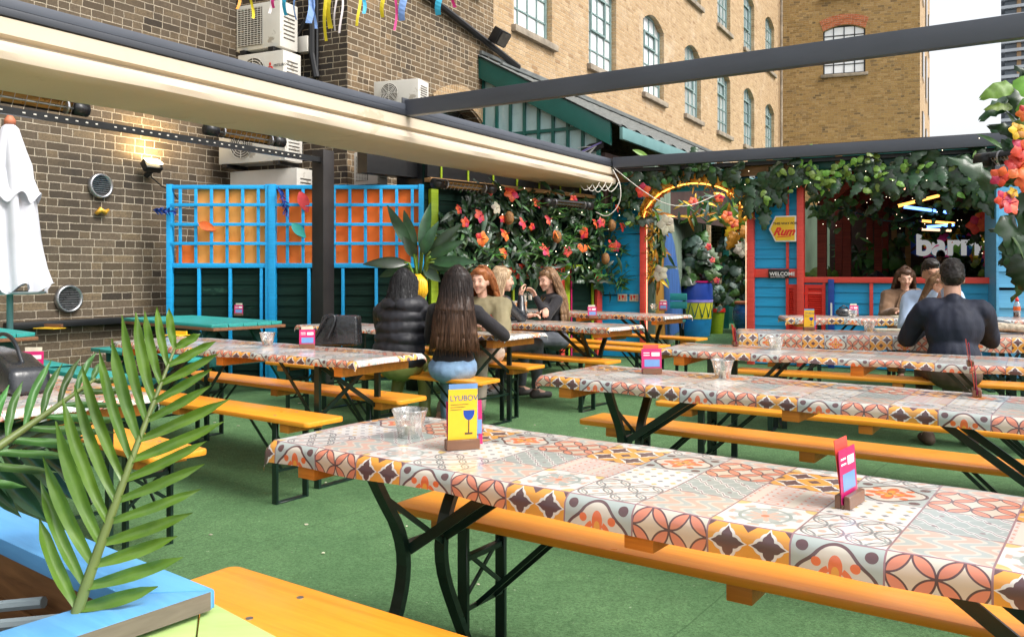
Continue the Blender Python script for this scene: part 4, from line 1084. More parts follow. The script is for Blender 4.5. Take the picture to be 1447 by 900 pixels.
# left blue wall of the arch + jambs + notices
al = empty('arch_wall', HF.o, HF.a, 'turquoise boarded wall on the left of the flowered archway', 'wall')
boards(hx(846), hx(907), .02, 2.66, 'siding', al, pitch=.30, wob=.012)
MB().bb(hx(846), hx(1057), .05, .10, 2.42, 2.70).build('lintel', MT['siding'], al)
for k, (a, b, lb) in enumerate(((874, 887, 'left of two small pale notices on the turquoise wall'), (890.5, 903, 'right of two small pale notices on the turquoise wall'))):
    n_ = empty('notice', HF.o, HF.a, lb, 'notice', 'notices on the turquoise wall')
    z0, z1 = hz(880, 425.5), hz(880, 415.5)
    MB().bb(hx(a), hx(b), -.028, -.022, z0, z1).build('paper', MT['wh_fl'], n_)
    q = MB(); x0, x1 = hx(a), hx(b); w = x1 - x0
    q.bb(x0 + w * .12, x0 + w * .28, -.031, -.0285, z0 + .02, z1 - .02).bb(x0 + w * .42, x0 + w * .66, -.031, -.0285, z0 + .05, z1 - .015).bb(x0 + w * .5, x0 + w * .56, -.031, -.0285, z0 + .015, z0 + .05)
    for j in range(4): q.bb(x0 + w * .72, x0 + w * .92, -.031, -.0285, z0 + .02 + j * .018, z0 + .026 + j * .018)
    q.build('print', MT['red_louvre'], n_)
ag = empty('flowered_archway', HF.o, HF.a, 'coral archway with glowing neon edge and gold garland', 'archway')
xa, xb = hx(915), hx(1057.5)
MB().bb(hx(907), hx(914.5), -.10, .04, 0, 2.05).build('jamb', MT['coral'], ag, bevel=.006)
xc = (xa + xb) / 2; rx = (xb - xa) / 2; zs = 2.0; rz_ = .52
def arc(rxx, rzz, y, n=40, a0=0, a1=180): return [(xc + rxx * math.cos(R(a0 + (a1 - a0) * k / n)), y, zs + rzz * math.sin(R(a0 + (a1 - a0) * k / n))) for k in range(n + 1)]
MB().tube(arc(rx - .01, rz_ - .02, -.20), .012, 8).build('neon_arc', MT['neon_o'], ag, smooth=True)
MB().tube([(xa + .012, -.07, .05), (xa + .012, -.07, zs)], .005, 8).tube([(xb - .012, -.10, .05), (xb - .012, -.10, zs)], .004, 8).build('neon_line', MT['neon_w'], ag, smooth=True)
bnd = MB(); po = arc(rx + .10, rz_ + .12, 0); pi_ = arc(rx, rz_, 0); n = len(po)
vs = [(x, -.16, z) for x, y, z in po] + [(x, -.16, z) for x, y, z in pi_] + [(x, .06, z) for x, y, z in po] + [(x, .06, z) for x, y, z in pi_]
fs = []
for k in range(n - 1): fs += [(k, k + 1, n + k + 1, n + k), (2 * n + k, 3 * n + k, 3 * n + k + 1, 2 * n + k + 1), (n + k, n + k + 1, 3 * n + k + 1, 3 * n + k)]
bnd.add(vs, fs).build('arch_band', MT['gold'], ag)
gl = MB()
for k in range(420):
    a = random.uniform(0, 180) if k < 300 else 180
    if k < 300: c = Vector((xc + (rx + random.uniform(-.06, .08)) * math.cos(R(a)), -.18 + random.uniform(-.04, .03), zs + (rz_ + random.uniform(-.05, .09)) * math.sin(R(a))))
    else: c = Vector((xa + random.uniform(.0, .10), -.05 + random.uniform(-.04, .05), random.uniform(1.2, 2.05)))
    leaf_shape(gl, c, random.uniform(.05, .12), random.uniform(.02, .045), rnd_rot(), .5, 3)
gl.build('gold_garland', MT['gold'], ag, fixn=False)
for nm, m, cnt, r0 in (('flower', 'or_fl', 16, .09), ('flower', 'red_fl', 10, .08)):
    q = MB()
    for k in range(cnt):
        a = random.uniform(5, 175); c = Vector((xc + (rx - .02) * math.cos(R(a)), -.14, zs + (rz_ + .03) * math.sin(R(a))))
        for j in range(5): leaf_shape(q, c, r0, r0 * .5, Euler((random.uniform(-.5, .5), random.uniform(-.6, .6), j * 1.256)).to_matrix() if j else rnd_rot(), .3, 3)
    o = q.build(nm, MT[m], ag, fixn=False); o['kind'] = 'stuff'
# grey cable looping from the awning end to the arch
cb = MB(); pts = [atd(868, 238, 11.9), atd(905, 268, 11.5), atd(940, 290, 11.4), atd(975, 292, 11.4), atd(1010, 277, 11.6), atd(1040, 262, 11.9)]
def smooth_pts(p, it=2):
    for _ in range(it):
        q = [p[0]]
        for a, b in zip(p[:-1], p[1:]): q += [a * .75 + b * .25, a * .25 + b * .75]
        q.append(p[-1]); p = q
    return p
cb.tube(smooth_pts(pts), .006, 6)
cb.tube(smooth_pts([atd(866, 240, 11.8), atd(878, 262, 11.7), atd(876, 290, 11.7), atd(858, 308, 11.7), atd(842, 300, 11.8)]), .007, 6)
for k in range(5): cb.tube(smooth_pts([atd(820 + 9 * k, 262, 11.7), atd(826 + 9 * k, 270 + 2 * k % 5, 11.6), atd(834 + 9 * k, 266, 11.7), atd(838 + 9 * k, 258, 11.8)]), .006, 5)
o = cb.build('grey_cable', MT['ac'], smooth=True); tag(o, 'loose grey cable looping from the awning end across the archway', 'cable')

# ---------------- passage behind the arch
pa = empty('mural_wall', (2.12, 12.75, 0), R(73), 'grey green painted wall with a blue and ochre mural inside the archway', 'wall')
MB().bb(0, 9.0, -.02, .15, 0, 2.9).build('wall', MT['mural_g'], pa)
mb = MB(); mb.prism([(.1, .2), (1.7, .2), (1.45, 1.0), (1.15, 1.75), (.8, 2.0), (.3, 1.9), (.1, 1.2)], -.030, -.022); mb.build('mural_figure', MT['mural_o'], pa)
mb = MB(); mb.prism([(1.3, .15), (4.6, .15), (3.6, 1.0), (2.6, 1.75), (1.9, 2.0), (1.2, 1.85), (1.0, 1.2)], -.038, -.031); mb.build('mural_dress', MT['mural_b'], pa)
sw = W2.pt(11.5); 
we = empty('warehouse_window_bars', W2.pt(12.2, .95, .12), W2.a, 'dark barred ground floor window seen through the archway', 'window')
MB().bb(0, 2.4, -.01, .01, 0, 1.6).build('pane', MT['pane_dark'], we)
q = MB()
for k in range(7): q.bb(k * .4 - .02, k * .4 + .02, -.06, -.02, 0, 1.6)
q.bb(0, 2.4, -.05, -.02, -.05, 0).bb(0, 2.4, -.05, -.02, 1.6, 1.66).build('bars', MT['green_trim'], we)
MB().bb(.3, .8, -.03, -.012, .7, 1.1).bb(.35, .6, -.03, -.012, .2, .5).build('poster', MT['rib_p'], we)
c = atd(1015, 384, 19.5)
o = MB().box((0, 0, 1.6), (.22, .25, 3.2)).build('brick_pier', MT['brick_mid'], None, loc=(c.x, c.y, 0), rz=R(20)); tag(o, 'narrow brick pier at the back of the archway passage', 'pillar')
c = atd(1025, 384, 19)
o = MB().box((0, 0, 1.45), (.13, .13, 2.9)).build('green_post', MT['green_trim'], None, loc=(c.x, c.y, 0)); tag(o, 'dark green wooden post beside the brick pier in the passage', 'post')
c = atd(1046, 384, 21)
o = empty('green_cabinet', (c.x, c.y, 0), R(10), 'dark green painted cabinet at the back of the passage', 'cabinet')
MB().bb(-.5, .2, -.2, .2, 0, .95).build('body', MT['green_trim'], o, bevel=.01)
MB().bb(-.42, -.18, -.215, -.202, .1, .85).bb(-.12, .12, -.215, -.202, .1, .85).build('door', MT['teal_dark'], o, bevel=.005)
o = MB().bb(-3, 5, 0, .1, 0, 3.2).build('passage_back_wall', MT['mural_g'], None, loc=(7.0, 25.5, 0), rz=R(-25)); tag(o, 'grey rendered wall closing the far end of the passage', 'wall')

def pot(name, c, prof, mats, label, cat='pot', rz=0):
    o = empty(name, (c[0], c[1], 0), rz, label, cat)
    for nm, m, pr in prof: MB().lathe(pr, 40).build(nm, MT[m], o, smooth=True).data.set_sharp_from_angle(angle=R(40))
    MB().lathe([(.02, prof[0][2][-1][1] - .06), (prof[0][2][-1][0] * .93, prof[0][2][-1][1] - .05)], 24, close=False).build('soil', MT['soil'], o)
    return o
c = atd(982, 384, 16.8)
bo = pot('barrel_planter', c, [('barrel', 'barrel_b', [(.30, .68), (.345, .70), (.345, 1.0), (.335, 1.06)]), ('rim', 'pink', [(.335, 1.055), (.352, 1.06), (.352, 1.09), (.315, 1.09)]), ('lilac_line', 'barrel_p', [(.349, .67), (.352, .70), (.349, .72)]),
                ('yellow_band', 'barrel_y', [(.325, .35), (.345, .68)]), ('base_band', 'barrel_c', [(.285, 0), (.30, .1), (.325, .345)])], None, 'blue barrel planter with a yellow zigzag band in the archway')
q = MB()
for k in range(14):
    a0 = 2 * math.pi * k / 14; a1 = a0 + .22
    for s_, e_ in ((a0, a1), (a1, a0 + .44)): q.tube([(.331 * math.cos(s_), .331 * math.sin(s_), .38 if s_ == a0 else .66), (.336 * math.cos((s_ + e_) / 2), .336 * math.sin((s_ + e_) / 2), .52), (.341 * math.cos(e_), .341 * math.sin(e_), .66 if s_ == a0 else .38)], .009, 5)
q.build('zigzag', MT['green_trim'], bo)
c = atd(1056, 384, 17.5)
pb = pot('glazed_pot', c, [('pot', 'pot_blue', [(.14, 0), (.24, .12), (.30, .32), (.29, .48), (.24, .60)]), ('rim', 'terracotta', [(.235, .60), (.26, .61), (.265, .65), (.22, .66)])], None, 'round blue glazed pot with terracotta rim behind the hut corner')
c = atd(1012, 384, 17.4)
py_ = pot('small_pot', c, [('pot', 'lime', [(.13, 0), (.17, .45)]), ('rim', 'red_louvre', [(.17, .44), (.185, .45), (.185, .52), (.16, .52)])], None, 'small yellow green pot with a red rim beside the barrel')

# turquoise bench in the passage
c = atd(930, 384, 14.4)
tb = empty('garden_bench', (c.x, c.y, 0), R(-20), 'small turquoise slatted bench in front of the mural', 'bench')
MB().bb(-.45, .45, .20, .24, .78, .90).bb(-.45, .45, .205, .245, .64, .76).build('backrest', MT['teal'], tb, bevel=.006)
MB().bb(-.45, .45, -.22, -.06, .43, .46).bb(-.45, .45, -.04, .12, .43, .46).build('seat', MT['teal'], tb, bevel=.006)
for sx in (-.40, .40):
    MB().tube([(sx, .26, .88), (sx, .24, .5), (sx, .10, .3), (sx, .2, 0)], .022, 8).tube([(sx, .2, .45), (sx, -.2, .42), (sx, -.12, .2), (sx, -.22, 0)], .022, 8).build('leg', MT['steel_blk'], tb)

# ---------------- wall under the flowers: black boards, lime frames, coral panel
A_ = Vector((-1.04, 10.05, 0)); B_ = Vector((1.31, 12.62, 0)); fa = math.atan2(B_.y - A_.y, B_.x - A_.x)
FW = Plane(A_.x, A_.y, math.degrees(fa)); FL = (B_ - A_).length
fw = empty('planted_wall', FW.o, FW.a, 'black boarded wall with lime green frames beneath the tropical flowers', 'wall')
bd = MB(); z = 0
while z < 2.95:
    bd.bb(0, FL, -.005, .03, z, z + .14); bd.bb(0, FL, -.014, -.0055, z, z + .012); z += .142
bd.build('boards', MT['green_board'], fw)
def fx(px): return FW.t(px)
q = MB()
for px, w, z0, z1 in ((609, 10, 0, 2.25), (797, 6, 0, 1.38)): q.bb(fx(px - w / 2), fx(px + w / 2), -.07, -.015, z0, z1)
for px in (723, 835): q.bb(fx(px - 1.2), fx(px + 1.2), -.04, -.015, 0, 1.36)
q.bb(fx(800), fx(840), -.06, -.015, 1.31, 1.37)
for px in (548, 640, 665, 695, 720, 750, 776): pass
q.build('lime_frame', MT['lime'], fw, bevel=.004)
q = MB(); q.bb(fx(627), fx(631), -.06, -.015, 0, 1.4).bb(fx(788), fx(793), -.065, -.015, 0, 1.36).bb(fx(839), fx(846), -.065, -.015, 0, 1.3); q.build('coral_frame', MT['coral'], fw, bevel=.004)
q = MB(); q.bb(fx(802), fx(803.5), -.066, -.015, 0, 1.3); q.build('magenta_frame', MT['pink'], fw)
q = MB(); q.bb(0, FL, -.12, .0, 2.33, 2.38); q.build('canopy_edge', MT['wood_fascia'], fw, bevel=.006)
q = MB(); q.bb(0, FL, .03, .5, 2.0, 2.95); q.bb(0, FL, -.06, -.015, 2.39, 2.95); q.bb(-.75, 0, .12, .3, 2.39, 2.95)
q.build('black_canopy', MT['black'], fw)
q = MB()
for k in range(8): q.bb(.2 + k * .45, .225 + k * .45, -.075, -.062, 2.39, 2.95)
q.build('lime_batten', MT['lime'], fw)
sgn = empty('coral_sign', FW.o, FW.a, 'coral sign with yellow lettering under the tropical flowers', 'sign')
MB().bb(fx(700), fx(787), -.085, -.067, hz(1,1) if False else FW.tz(740, 394)[1], FW.tz(740, 373)[1]).build('board', MT['coral'], sgn, bevel=.004)
text_obj('SHERBERRY', sgn, (fx(741), -.087, FW.tz(740, 389)[1]), .10, MT['yellow'], off=.002)
q = MB()
for k in range(5): a = k * 1.2566; q.ell((fx(736) + .022 * math.cos(a), -.088, FW.tz(736, 386)[1] + .03 + .022 * math.sin(a)), (.018, .003, .018), nu=8, nv=6)
q.build('flower_mark', MT['yellow'], sgn)

# ---------------- pale blue shed wall at the right
c = atd(1411, 384, 10.05)
rs = empty('pale_blue_shed_wall', (c.x, c.y, 0), R(-16), 'pale blue lapped board shed wall at the right edge', 'wall')
boards(0, 3.5, .02, 2.38, 'siding_pale', rs, pitch=.21, wob=.018, th=.03)
MB().bb(-.03, -.002, -.03, .5, 0, 2.42).build('corner_strip', MT['siding_pale'], rs)
MB().bb(-.05, 3.5, -.06, .5, 2.43, 2.52).build('grey_cap', MT['grey'], rs)
em = empty('oval_plaque', (c.x, c.y, 0), R(-16), 'dark blue and red octagonal plaque on the pale blue wall', 'plaque')
def octa(cx, cz, w, h, k=.35): return [(cx - w, cz - h * k), (cx - w * .7, cz - h), (cx + w * .7, cz - h), (cx + w, cz - h * k), (cx + w, cz + h * k), (cx + w * .7, cz + h), (cx - w * .7, cz + h), (cx - w, cz + h * k)]
zz = CH_ - (345 - H_) * 10.05 / F_
MB().prism(octa(.16, zz, .13, .06), -.06, -.036).build('border', MT['royal'], em); MB().prism(octa(.16, zz, .07, .03), -.066, -.0605).build('centre', MT['red_louvre'], em)

# ---------------- inside the hut
bx = empty('bar_counter', HF.pt(0, 0, 0), HF.a, 'olive topped bar counter inside the hut below the white letters', 'counter')
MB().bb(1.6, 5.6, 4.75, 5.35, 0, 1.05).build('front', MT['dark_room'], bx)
MB().bb(1.5, 5.7, 4.65, 5.40, 1.052, 1.10).build('top', MT['lime'], bx, bevel=.01)
lt_c = atd(1294, 360, 17.6)
wsn = empty('letter_sign', (lt_c.x, lt_c.y, lt_c.z), R(-27), 'big white lowercase barrio letters on the colourful panel inside the hut', 'sign')
q = text_obj('barrio', wsn, (0, -.03, 0), .60, MT['letters'], ext=.02, off=.024, space=1.02)
bkp = MB(); cols = ['rib_p', 'rib_y', 'rib_c', 'leaf_lt', 'or_fl', 'royal']
rnd = random.Random(3)
for k in range(60):
    m_ = MB(); cx, cz = rnd.uniform(-.1, 1.9), rnd.uniform(-.12, .5); s_ = rnd.uniform(.08, .2); a = rnd.uniform(0, 6)
    MB_ = m_.prism([(cx + s_ * math.cos(a + j * 2.1), cz + s_ * math.sin(a + j * 2.1)) for j in range(3)], .02 + k * .0008, .03 + k * .0008)
    bkp.cur = k % 6; b0 = len(bkp.v); bkp.v += m_.v; bkp.f += [tuple(b0 + i for i in f) for f in m_.f]; bkp.mi += [k % 6] * len(m_.f)
bkp.build('triangle_panel', [MT[c_] for c_ in cols], wsn)
for i, (p0, p1, d, m, lb) in enumerate([((1266, 292), (1333, 275), 11.8, 'neon_o', 'amber neon tube sloping up, nearest the hatch'), ((1274, 292), (1345, 301), 12.1, 'neon_b', 'blue neon tube just below the sloping amber one'), ((1260, 261), (1284, 268), 11.3, 'neon_r', 'short coral neon tube high behind the leaves'),
        ((1300, 312), (1349, 316), 14.2, 'neon_o', 'amber neon tube, upper of the three above the letters'), ((1307, 321), (1348, 318), 14.0, 'neon_b', 'blue neon tube, middle of the three above the letters'), ((1300, 324), (1344, 326), 14.4, 'neon_w', 'white neon tube, lowest of the three above the letters')]):
    a, b = atd(*p0, d), atd(*p1, d + .5)
    nt_ = empty('neon_tube', (a.x, a.y, a.z), 0, lb, 'neon tube', 'neon tubes under the hut roof')
    MB().tube([(0, 0, 0), b - a], .022, 8).build('tube', MT[m], nt_, smooth=True)
    u = (b - a).normalized(); MB().tube([u * -.03, u * .02], .028, 8).build('end_cap', MT['black'], nt_); MB().tube([(b - a) - u * .02, (b - a) + u * .03], .028, 8).build('end_cap', MT['black'], nt_)
for k, (px, py) in enumerate(((1306, 334), (1312, 334), (1348, 335), (1354, 327))):
    c = atd(px, py, 16.9); o = empty('pendant_lamp', c, 0, ('yellow bell pendant lamp, %s of the row over the letters' % ['first', 'second', 'third', 'last'][k]), 'lamp', 'yellow pendant lamps over the letters')
    MB().lathe([(.02, .06), (.035, .02), (.05, -.03), (.085, -.06)], 14).build('lamp_shade', MT['yellow'], o, smooth=True)
    MB().tube([(0, 0, .06), (0, 0, .5)], .004, 5).build('cord', MT['black'], o)
# ================================================================== beer tables, benches
TL, TW, TH = 2.42, .56, .77
BL_, BW_, BH = 2.42, .27, .48
def rounded(L, W, r, n=5):
    p = []
    for cx, cy, a0 in ((L - r, W - r, 0), (r, W - r, 90), (r, r, 180), (L - r, r, 270)):
        for k in range(n + 1): a = R(a0 + 90 * k / n); p.append((cx + r * math.cos(a), cy + r * math.sin(a)))
    return p
def make_bench():
    o = empty('beer_bench', (0, 0, 0), 0, 'x', 'bench', 'orange beer benches')
    MB().slab(rounded(BL_, BW_, .03), BH - .028, BH).build('seat', MT['bench'], o, bevel=.008, seg=2)
    for x in (.33, BL_ - .33):
        for y in (.06, BW_ - .06): MB().lathe([(.009, 0), (.009, .0015), (.0, .002)], 8, (x, y, BH - .0004)).build('screw', MT['steelrim'], o)
    for x in (.20, BL_ / 2, BL_ - .20): MB().bb(x - .035, x + .035, .015, BW_ - .015, BH - .075, BH - .0285).build('crossbar', MT['block'], o, bevel=.003)
    for x, s_ in ((.29, 1), (BL_ - .29, -1)):
        l = MB()
        for y in (.030, BW_ - .030): l.bb(x - .020, x + .020, y - .008, y + .008, .0, BH - .030)
        l.bb(x - .020, x + .020, .0385, BW_ - .0385, 0.0, .014).bb(x - .012, x + .012, .0385, BW_ - .0385, .33, .350)
        l.bar((x, .0385, .21), (x, BW_ - .0385, .36), .008, .016); l.bar((x + .006, .0385, .36), (x + .006, BW_ - .0385, .21), .008, .016)
        l.build('leg', MT['steel'], o, bevel=.002, seg=1)
        for y in (.085, BW_ - .085): MB().bar((x + s_ * .012, y, .18), (x + s_ * .30, y, BH - .035), .006, .016).build('brace', MT['steel'], o)
        MB().bar((x + s_ * .012, .04, .18), (x + s_ * .012, BW_ - .04, .18), .006, .016).build('tie_bar', MT['steel'], o)
    return o
def make_table(style):
    o = empty('beer_table', (0, 0, 0), 0, 'x', 'table', 'beer tables under patterned cloths')
    MB().slab(rounded(TL, TW, .03), TH - .034, TH - .006).build('tabletop', MT['bench'], o, bevel=.004, seg=1)
    for x in (.14, TL / 2, TL - .14): MB().bb(x - .035, x + .035, -.0, TW - .0, TH - .098, TH - .0345).build('crossbar', MT['block'], o, bevel=.003)
    for x, s_ in ((.34, 1), (TL - .34, -1)):
        for y in (0, 1):
            f = (lambda q: q) if y == 0 else (lambda q: TW - q)
            l = MB()
            if style == 'curved':
                pts = smooth_pts([Vector((x, f(.05), TH - .036)), Vector((x, f(.10), .64)), Vector((x, f(.19), .50)), Vector((x, f(.20), .36)), Vector((x, f(.12), .18)), Vector((x, f(.03), .0))], 2)
                for a, b in zip(pts[:-1], pts[1:]): l.bar(a, b + (b - a) * .04, .040, .020, up=(0, 1, 0))
            else:
                l.bb(x - .020, x + .020, f(.03) - .010, f(.03) + .010, 0, TH - .036)
            l.build('leg', MT['steel'], o)
        def one(nm, *a): MB().bar(*a).build(nm, MT['steel'], o)
        if style == 'curved':
            one('foot_bar', (x, .045, .012), (x, TW - .045, .012), .036, .016)
            for y in (.20, .36): one('brace', (x + s_ * .02, y, .46), (x + s_ * .40, y, TH - .045), .008, .030)
            one('tie_bar', (x, .19, .47), (x, TW - .19, .47), .03, .012)
            one('tie_bar', (x + s_ * .01, .12, .62), (x + s_ * .01, TW - .2, .44), .006, .016)
        else:
            one('foot_bar', (x - .0, .041, .008), (x, TW - .041, .008), .04, .016)
            one('brace', (x, .04, .42), (x, TW - .04, TH - .05), .008, .026); one('brace', (x + .009, .04, TH - .05), (x + .009, TW - .04, .42), .008, .026)
            one('tie_bar', (x, .04, .24), (x, TW - .04, .24), .008, .016)
            for y in (.10, TW - .10): one('brace', (x + s_ * .012, y, .28), (x + s_ * .42, y, TH - .045), .006, .022)
    return o
def make_cloth(L, W, uoff=0.0, drop=.075, seed=0, ts=.168, tag_end=0.0):
    """oilcloth draped over the table top, seams measured in tile units, wavy hem"""
    r = .022; nx = 90
    ys = [-drop, -drop * .7, -drop * .4, -.015, 0, .01, .03] + [W * k / 8 for k in range(1, 8)] + [W - .03, W - .01, W, W + .015, W + drop * .4, W + drop * .7, W + drop]
    ds = .04
    xs = [-ds * 1.0, -ds * .6, -ds * .25, 0, .01, .03] + [L * k / nx for k in range(2, nx - 1)] + [L - .03, L - .01, L, L + ds * .25, L + ds * .6, L + ds]
    vs = []; uvs = []; rn = random.Random(seed); ph = [rn.uniform(0, 6) for _ in range(6)]
    def fold(a, A, lim):
        if a < 0: return 0, -a
        if a > A: return A, a - A
        return a, 0
    for x in xs:
        for y in ys:
            cx, ex = fold(x, L, 0); cy, ey = fold(y, W, 0)
            hem = 1 + .07 * math.sin(x * 5.2 + ph[0]) + .05 * math.sin(x * 13 + ph[1])
            ez = ey * hem + ex * 1.0
            sx = -1 if x < 0 else 1; sy = -1 if y < 0 else 1
            def rn_(e): return min(e, r) * .85 if e > 0 else 0
            wob = .006 * math.sin(x * 11 + ph[2]) * min(1, ey / drop)
            px_ = cx + sx * rn_(ex); py_ = cy + sy * (rn_(ey) + wob)
            dz = 0
            if ey > 0: dz -= ey * hem - rn_(ey) * .45
            if ex > 0: dz -= ex - rn_(ex) * .45
            dz += .0012 * math.sin(x * 9 + y * 14 + ph[3]) + .0008 * math.sin(x * 23 - y * 9 + ph[4])
            vs.append((px_, py_, TH + .001 + dz)); uvs.append((x / ts + uoff, 1 + y / ts + (0.0)))
    ny = len(ys); fs = []
    for i in range(len(xs) - 1):
        for j in range(ny - 1): fs.append((i * ny + j, (i + 1) * ny + j, (i + 1) * ny + j + 1, i * ny + j + 1))
    me = bpy.data.meshes.new('tablecloth'); me.from_pydata(vs, [], fs); me.materials.append(MT['cloth'])
    ul = me.uv_layers.new(name='tiles')
    for lp in me.loops: ul.data[lp.index].uv = uvs[lp.vertex_index]
    me.shade_smooth()
    o = bpy.data.objects.new('tablecloth', me); COL.objects.link(o)
    return o
PB = make_bench(); PTC = make_table('curved'); PTS = make_table('straight'); used = set()
def put(proto, loc, rz, label):
    if proto.name not in used:
        used.add(proto.name); proto.location = loc; proto.rotation_euler = (0, 0, rz); proto['label'] = label; return proto
    return copy_tree(proto, loc, rz, label)
TABLES = {}
def table(key, corner, deg, style, label, clabel, uoff=0.0, from_right=False, seed=0, drop=.075, L=TL):
    """corner = near-left corner in the yard (or near-right one)"""
    a = R(deg); c = Vector(corner[:2]).to_3d()
    if from_right: c = c - Vector((math.cos(a), math.sin(a), 0)) * TL
    put(PTC if style == 'curved' else PTS, c, a, label)
    cl = make_cloth(TL, TW, uoff, drop, seed); cl.location = c; cl.rotation_euler = (0, 0, a)
    tag(cl, clabel, 'tablecloth', 'patchwork tile oilcloths')
    TABLES[key] = (c, a)
    return c, a
def on_table(key, x, y, dz=.002):
    c, a = TABLES[key]; return Vector((c.x + math.cos(a) * x - math.sin(a) * y, c.y + math.sin(a) * x + math.cos(a) * y, TH + dz)), a
def bench(corner, deg, label, from_right=False):
    a = R(deg); c = Vector(corner[:2]).to_3d()
    if from_right: c = c - Vector((math.cos(a), math.sin(a), 0)) * BL_
    put(PB, c, a, label)

t1 = at(388, 621, TH)
table('T1', t1, -36, 'curved', 'nearest beer table, reaching out of the picture at bottom right', 'patterned oilcloth on the nearest table, bold maroon, coral and orange tiles along its edge', uoff=.83, seed=3, drop=.068)
t2 = at(764, 530, TH)
table('T2', t2, -36.5, 'curved', 'beer table next behind the nearest one on the right side', 'patterned oilcloth on the right hand table next behind the nearest one', uoff=2.6, seed=5, drop=.062)
c = Vector((t2.x, t2.y, 0)) + Vector((math.cos(R(-36.5)), math.sin(R(-36.5)), 0)) * (TL + .10)
t3 = at(930, 493, TH)
c3, a3 = table('T3', t3, -31.5, 'straight', 'third beer table from the front on the right side', 'patterned oilcloth on the third table from the front, right side', uoff=.4, seed=6, drop=.05)
u = Vector((math.cos(a3), math.sin(a3), 0))
table('T3b', c3 + u * (TL + .03), -30, 'straight', 'beer table end to end with the third one, cut by the right edge', 'patterned oilcloth on the table end butted against the third one at the right edge', uoff=1.2, seed=8, drop=.05)
t4 = at(1047, 471, TH)
c4, a4 = table('T4', t4, -13, 'straight', 'fourth beer table from the front, in front of the man in the navy shirt', 'patterned oilcloth with bold maroon and yellow tiles in front of the man in navy', uoff=0.2, seed=9, drop=.12)
table('T4b', c4 + Vector((math.cos(a4), math.sin(a4), 0)) * (TL + .04), -12, 'straight', 'beer table carrying the rope bag at the right edge', 'patterned oilcloth under the rope bag at the right edge', uoff=1.2, seed=10, drop=.12)
t5 = at(1112, 449, TH)
c5, a5 = table('T5', t5, -10, 'straight', 'rearmost right hand beer table, in front of the woman in the camel coat', 'patterned oilcloth in front of the woman in the camel coat', uoff=0.5, seed=11, drop=.08)
table('T5b', c5 + Vector((math.cos(a5), math.sin(a5), 0)) * (TL + .04), -10, 'straight', 'beer table carrying the sauce bottle at the far right', 'patterned oilcloth under the sauce bottle at the far right', uoff=2.2, seed=12, drop=.08)
t6 = at(860, 463.5, TH) ; t6.z = 0
table('T6', t6, -40, 'curved', 'beer table where the woman in the black top is sitting', 'patterned oilcloth where the woman in the black top clinks glasses', uoff=.7, seed=13, from_right=True, drop=.06)
t7 = Vector((1.70, 9.45, 0))
table('T7', t7, -42, 'curved', 'rearmost middle beer table in front of the turquoise wall', 'patterned oilcloth on the rearmost middle table before the turquoise wall', uoff=1.7, seed=14, from_right=True, drop=.06)
t8 = Vector((-.06, 6.55, 0))
c8, a8 = table('T8', t8, -36, 'straight', 'beer table in front of the two women seen from behind', 'patterned oilcloth in front of the two dark haired women', uoff=2.1, seed=15, from_right=True, drop=.05)
t9 = at(503, 510.5, TH)
c9, a9 = table('T9', t9, -34.5, 'straight', 'left hand beer table with the black handbag on it', 'patterned oilcloth under the black handbag', uoff=.9, seed=17, from_right=True, drop=.05)
t10 = at(217, 557, TH) - Vector((.656, .755, 0)) * TW
table('T10', t10, -41, 'straight', 'beer table mostly hidden behind the big leaves at the left', 'patterned oilcloth mostly hidden behind the big green leaves', uoff=.1, seed=19, from_right=True, drop=.05)

bench(Vector((-.905, 2.075, 0)), -34.5, 'orange bench in the bottom foreground, rounded end at lower left')
bench(at(552, 712, BH), -34.5, 'orange bench tucked under the far side of the nearest table')
bench(at(816, 592, BH), -36, 'orange bench on the near side of the second right hand table')
bench(at(924, 567, BH), -33.5, 'orange bench on the far side of the second right hand table')
b5 = at(1035, 523, BH); bench(b5, -29, 'orange bench the man in the navy shirt sits on')
bench(Vector((b5.x, b5.y, 0)) + Vector((math.cos(R(-29)), math.sin(R(-29)), 0)) * (BL_ + .03), -29, 'orange bench running out of the right edge beyond the man in navy')
b6 = at(1058, 506, BH); bench(b6, -20, 'orange bench in front of the hut, farthest on the right side')
bench(at(433, 598, BH), -36, 'orange bench on the near side of the handbag table', from_right=True)
bench(at(564, 566.5, BH), -36, 'orange bench on the far side of the handbag table', from_right=True)
bench(at(677, 540, BH), -36, 'orange bench the two dark haired women sit on', from_right=True)
b11 = at(213, 648, BH); bench(b11, -40, 'orange bench behind the big leaves at left', from_right=True)
bench(at(746, 519, BH), -36, 'orange bench where the ginger haired woman sits', from_right=True)
bench(at(857, 511.5, BH), -38, 'orange bench where the blonde in the leather jacket sits', from_right=True)
bench(Vector((1.60, 8.30, 0)), -40, 'orange bench where the woman in the black top sits', from_right=True)
bench(at(930, 489, BH) , -42, 'orange bench on the near side of the rearmost middle table', from_right=True)
bench(at(985, 479, BH) , -42, 'orange bench on the far side of the rearmost middle table', from_right=True)
bench(Vector((4.15, 9.55, 0)) + Vector((0, .35, 0)), -10, 'orange bench where the woman in the camel coat sits')

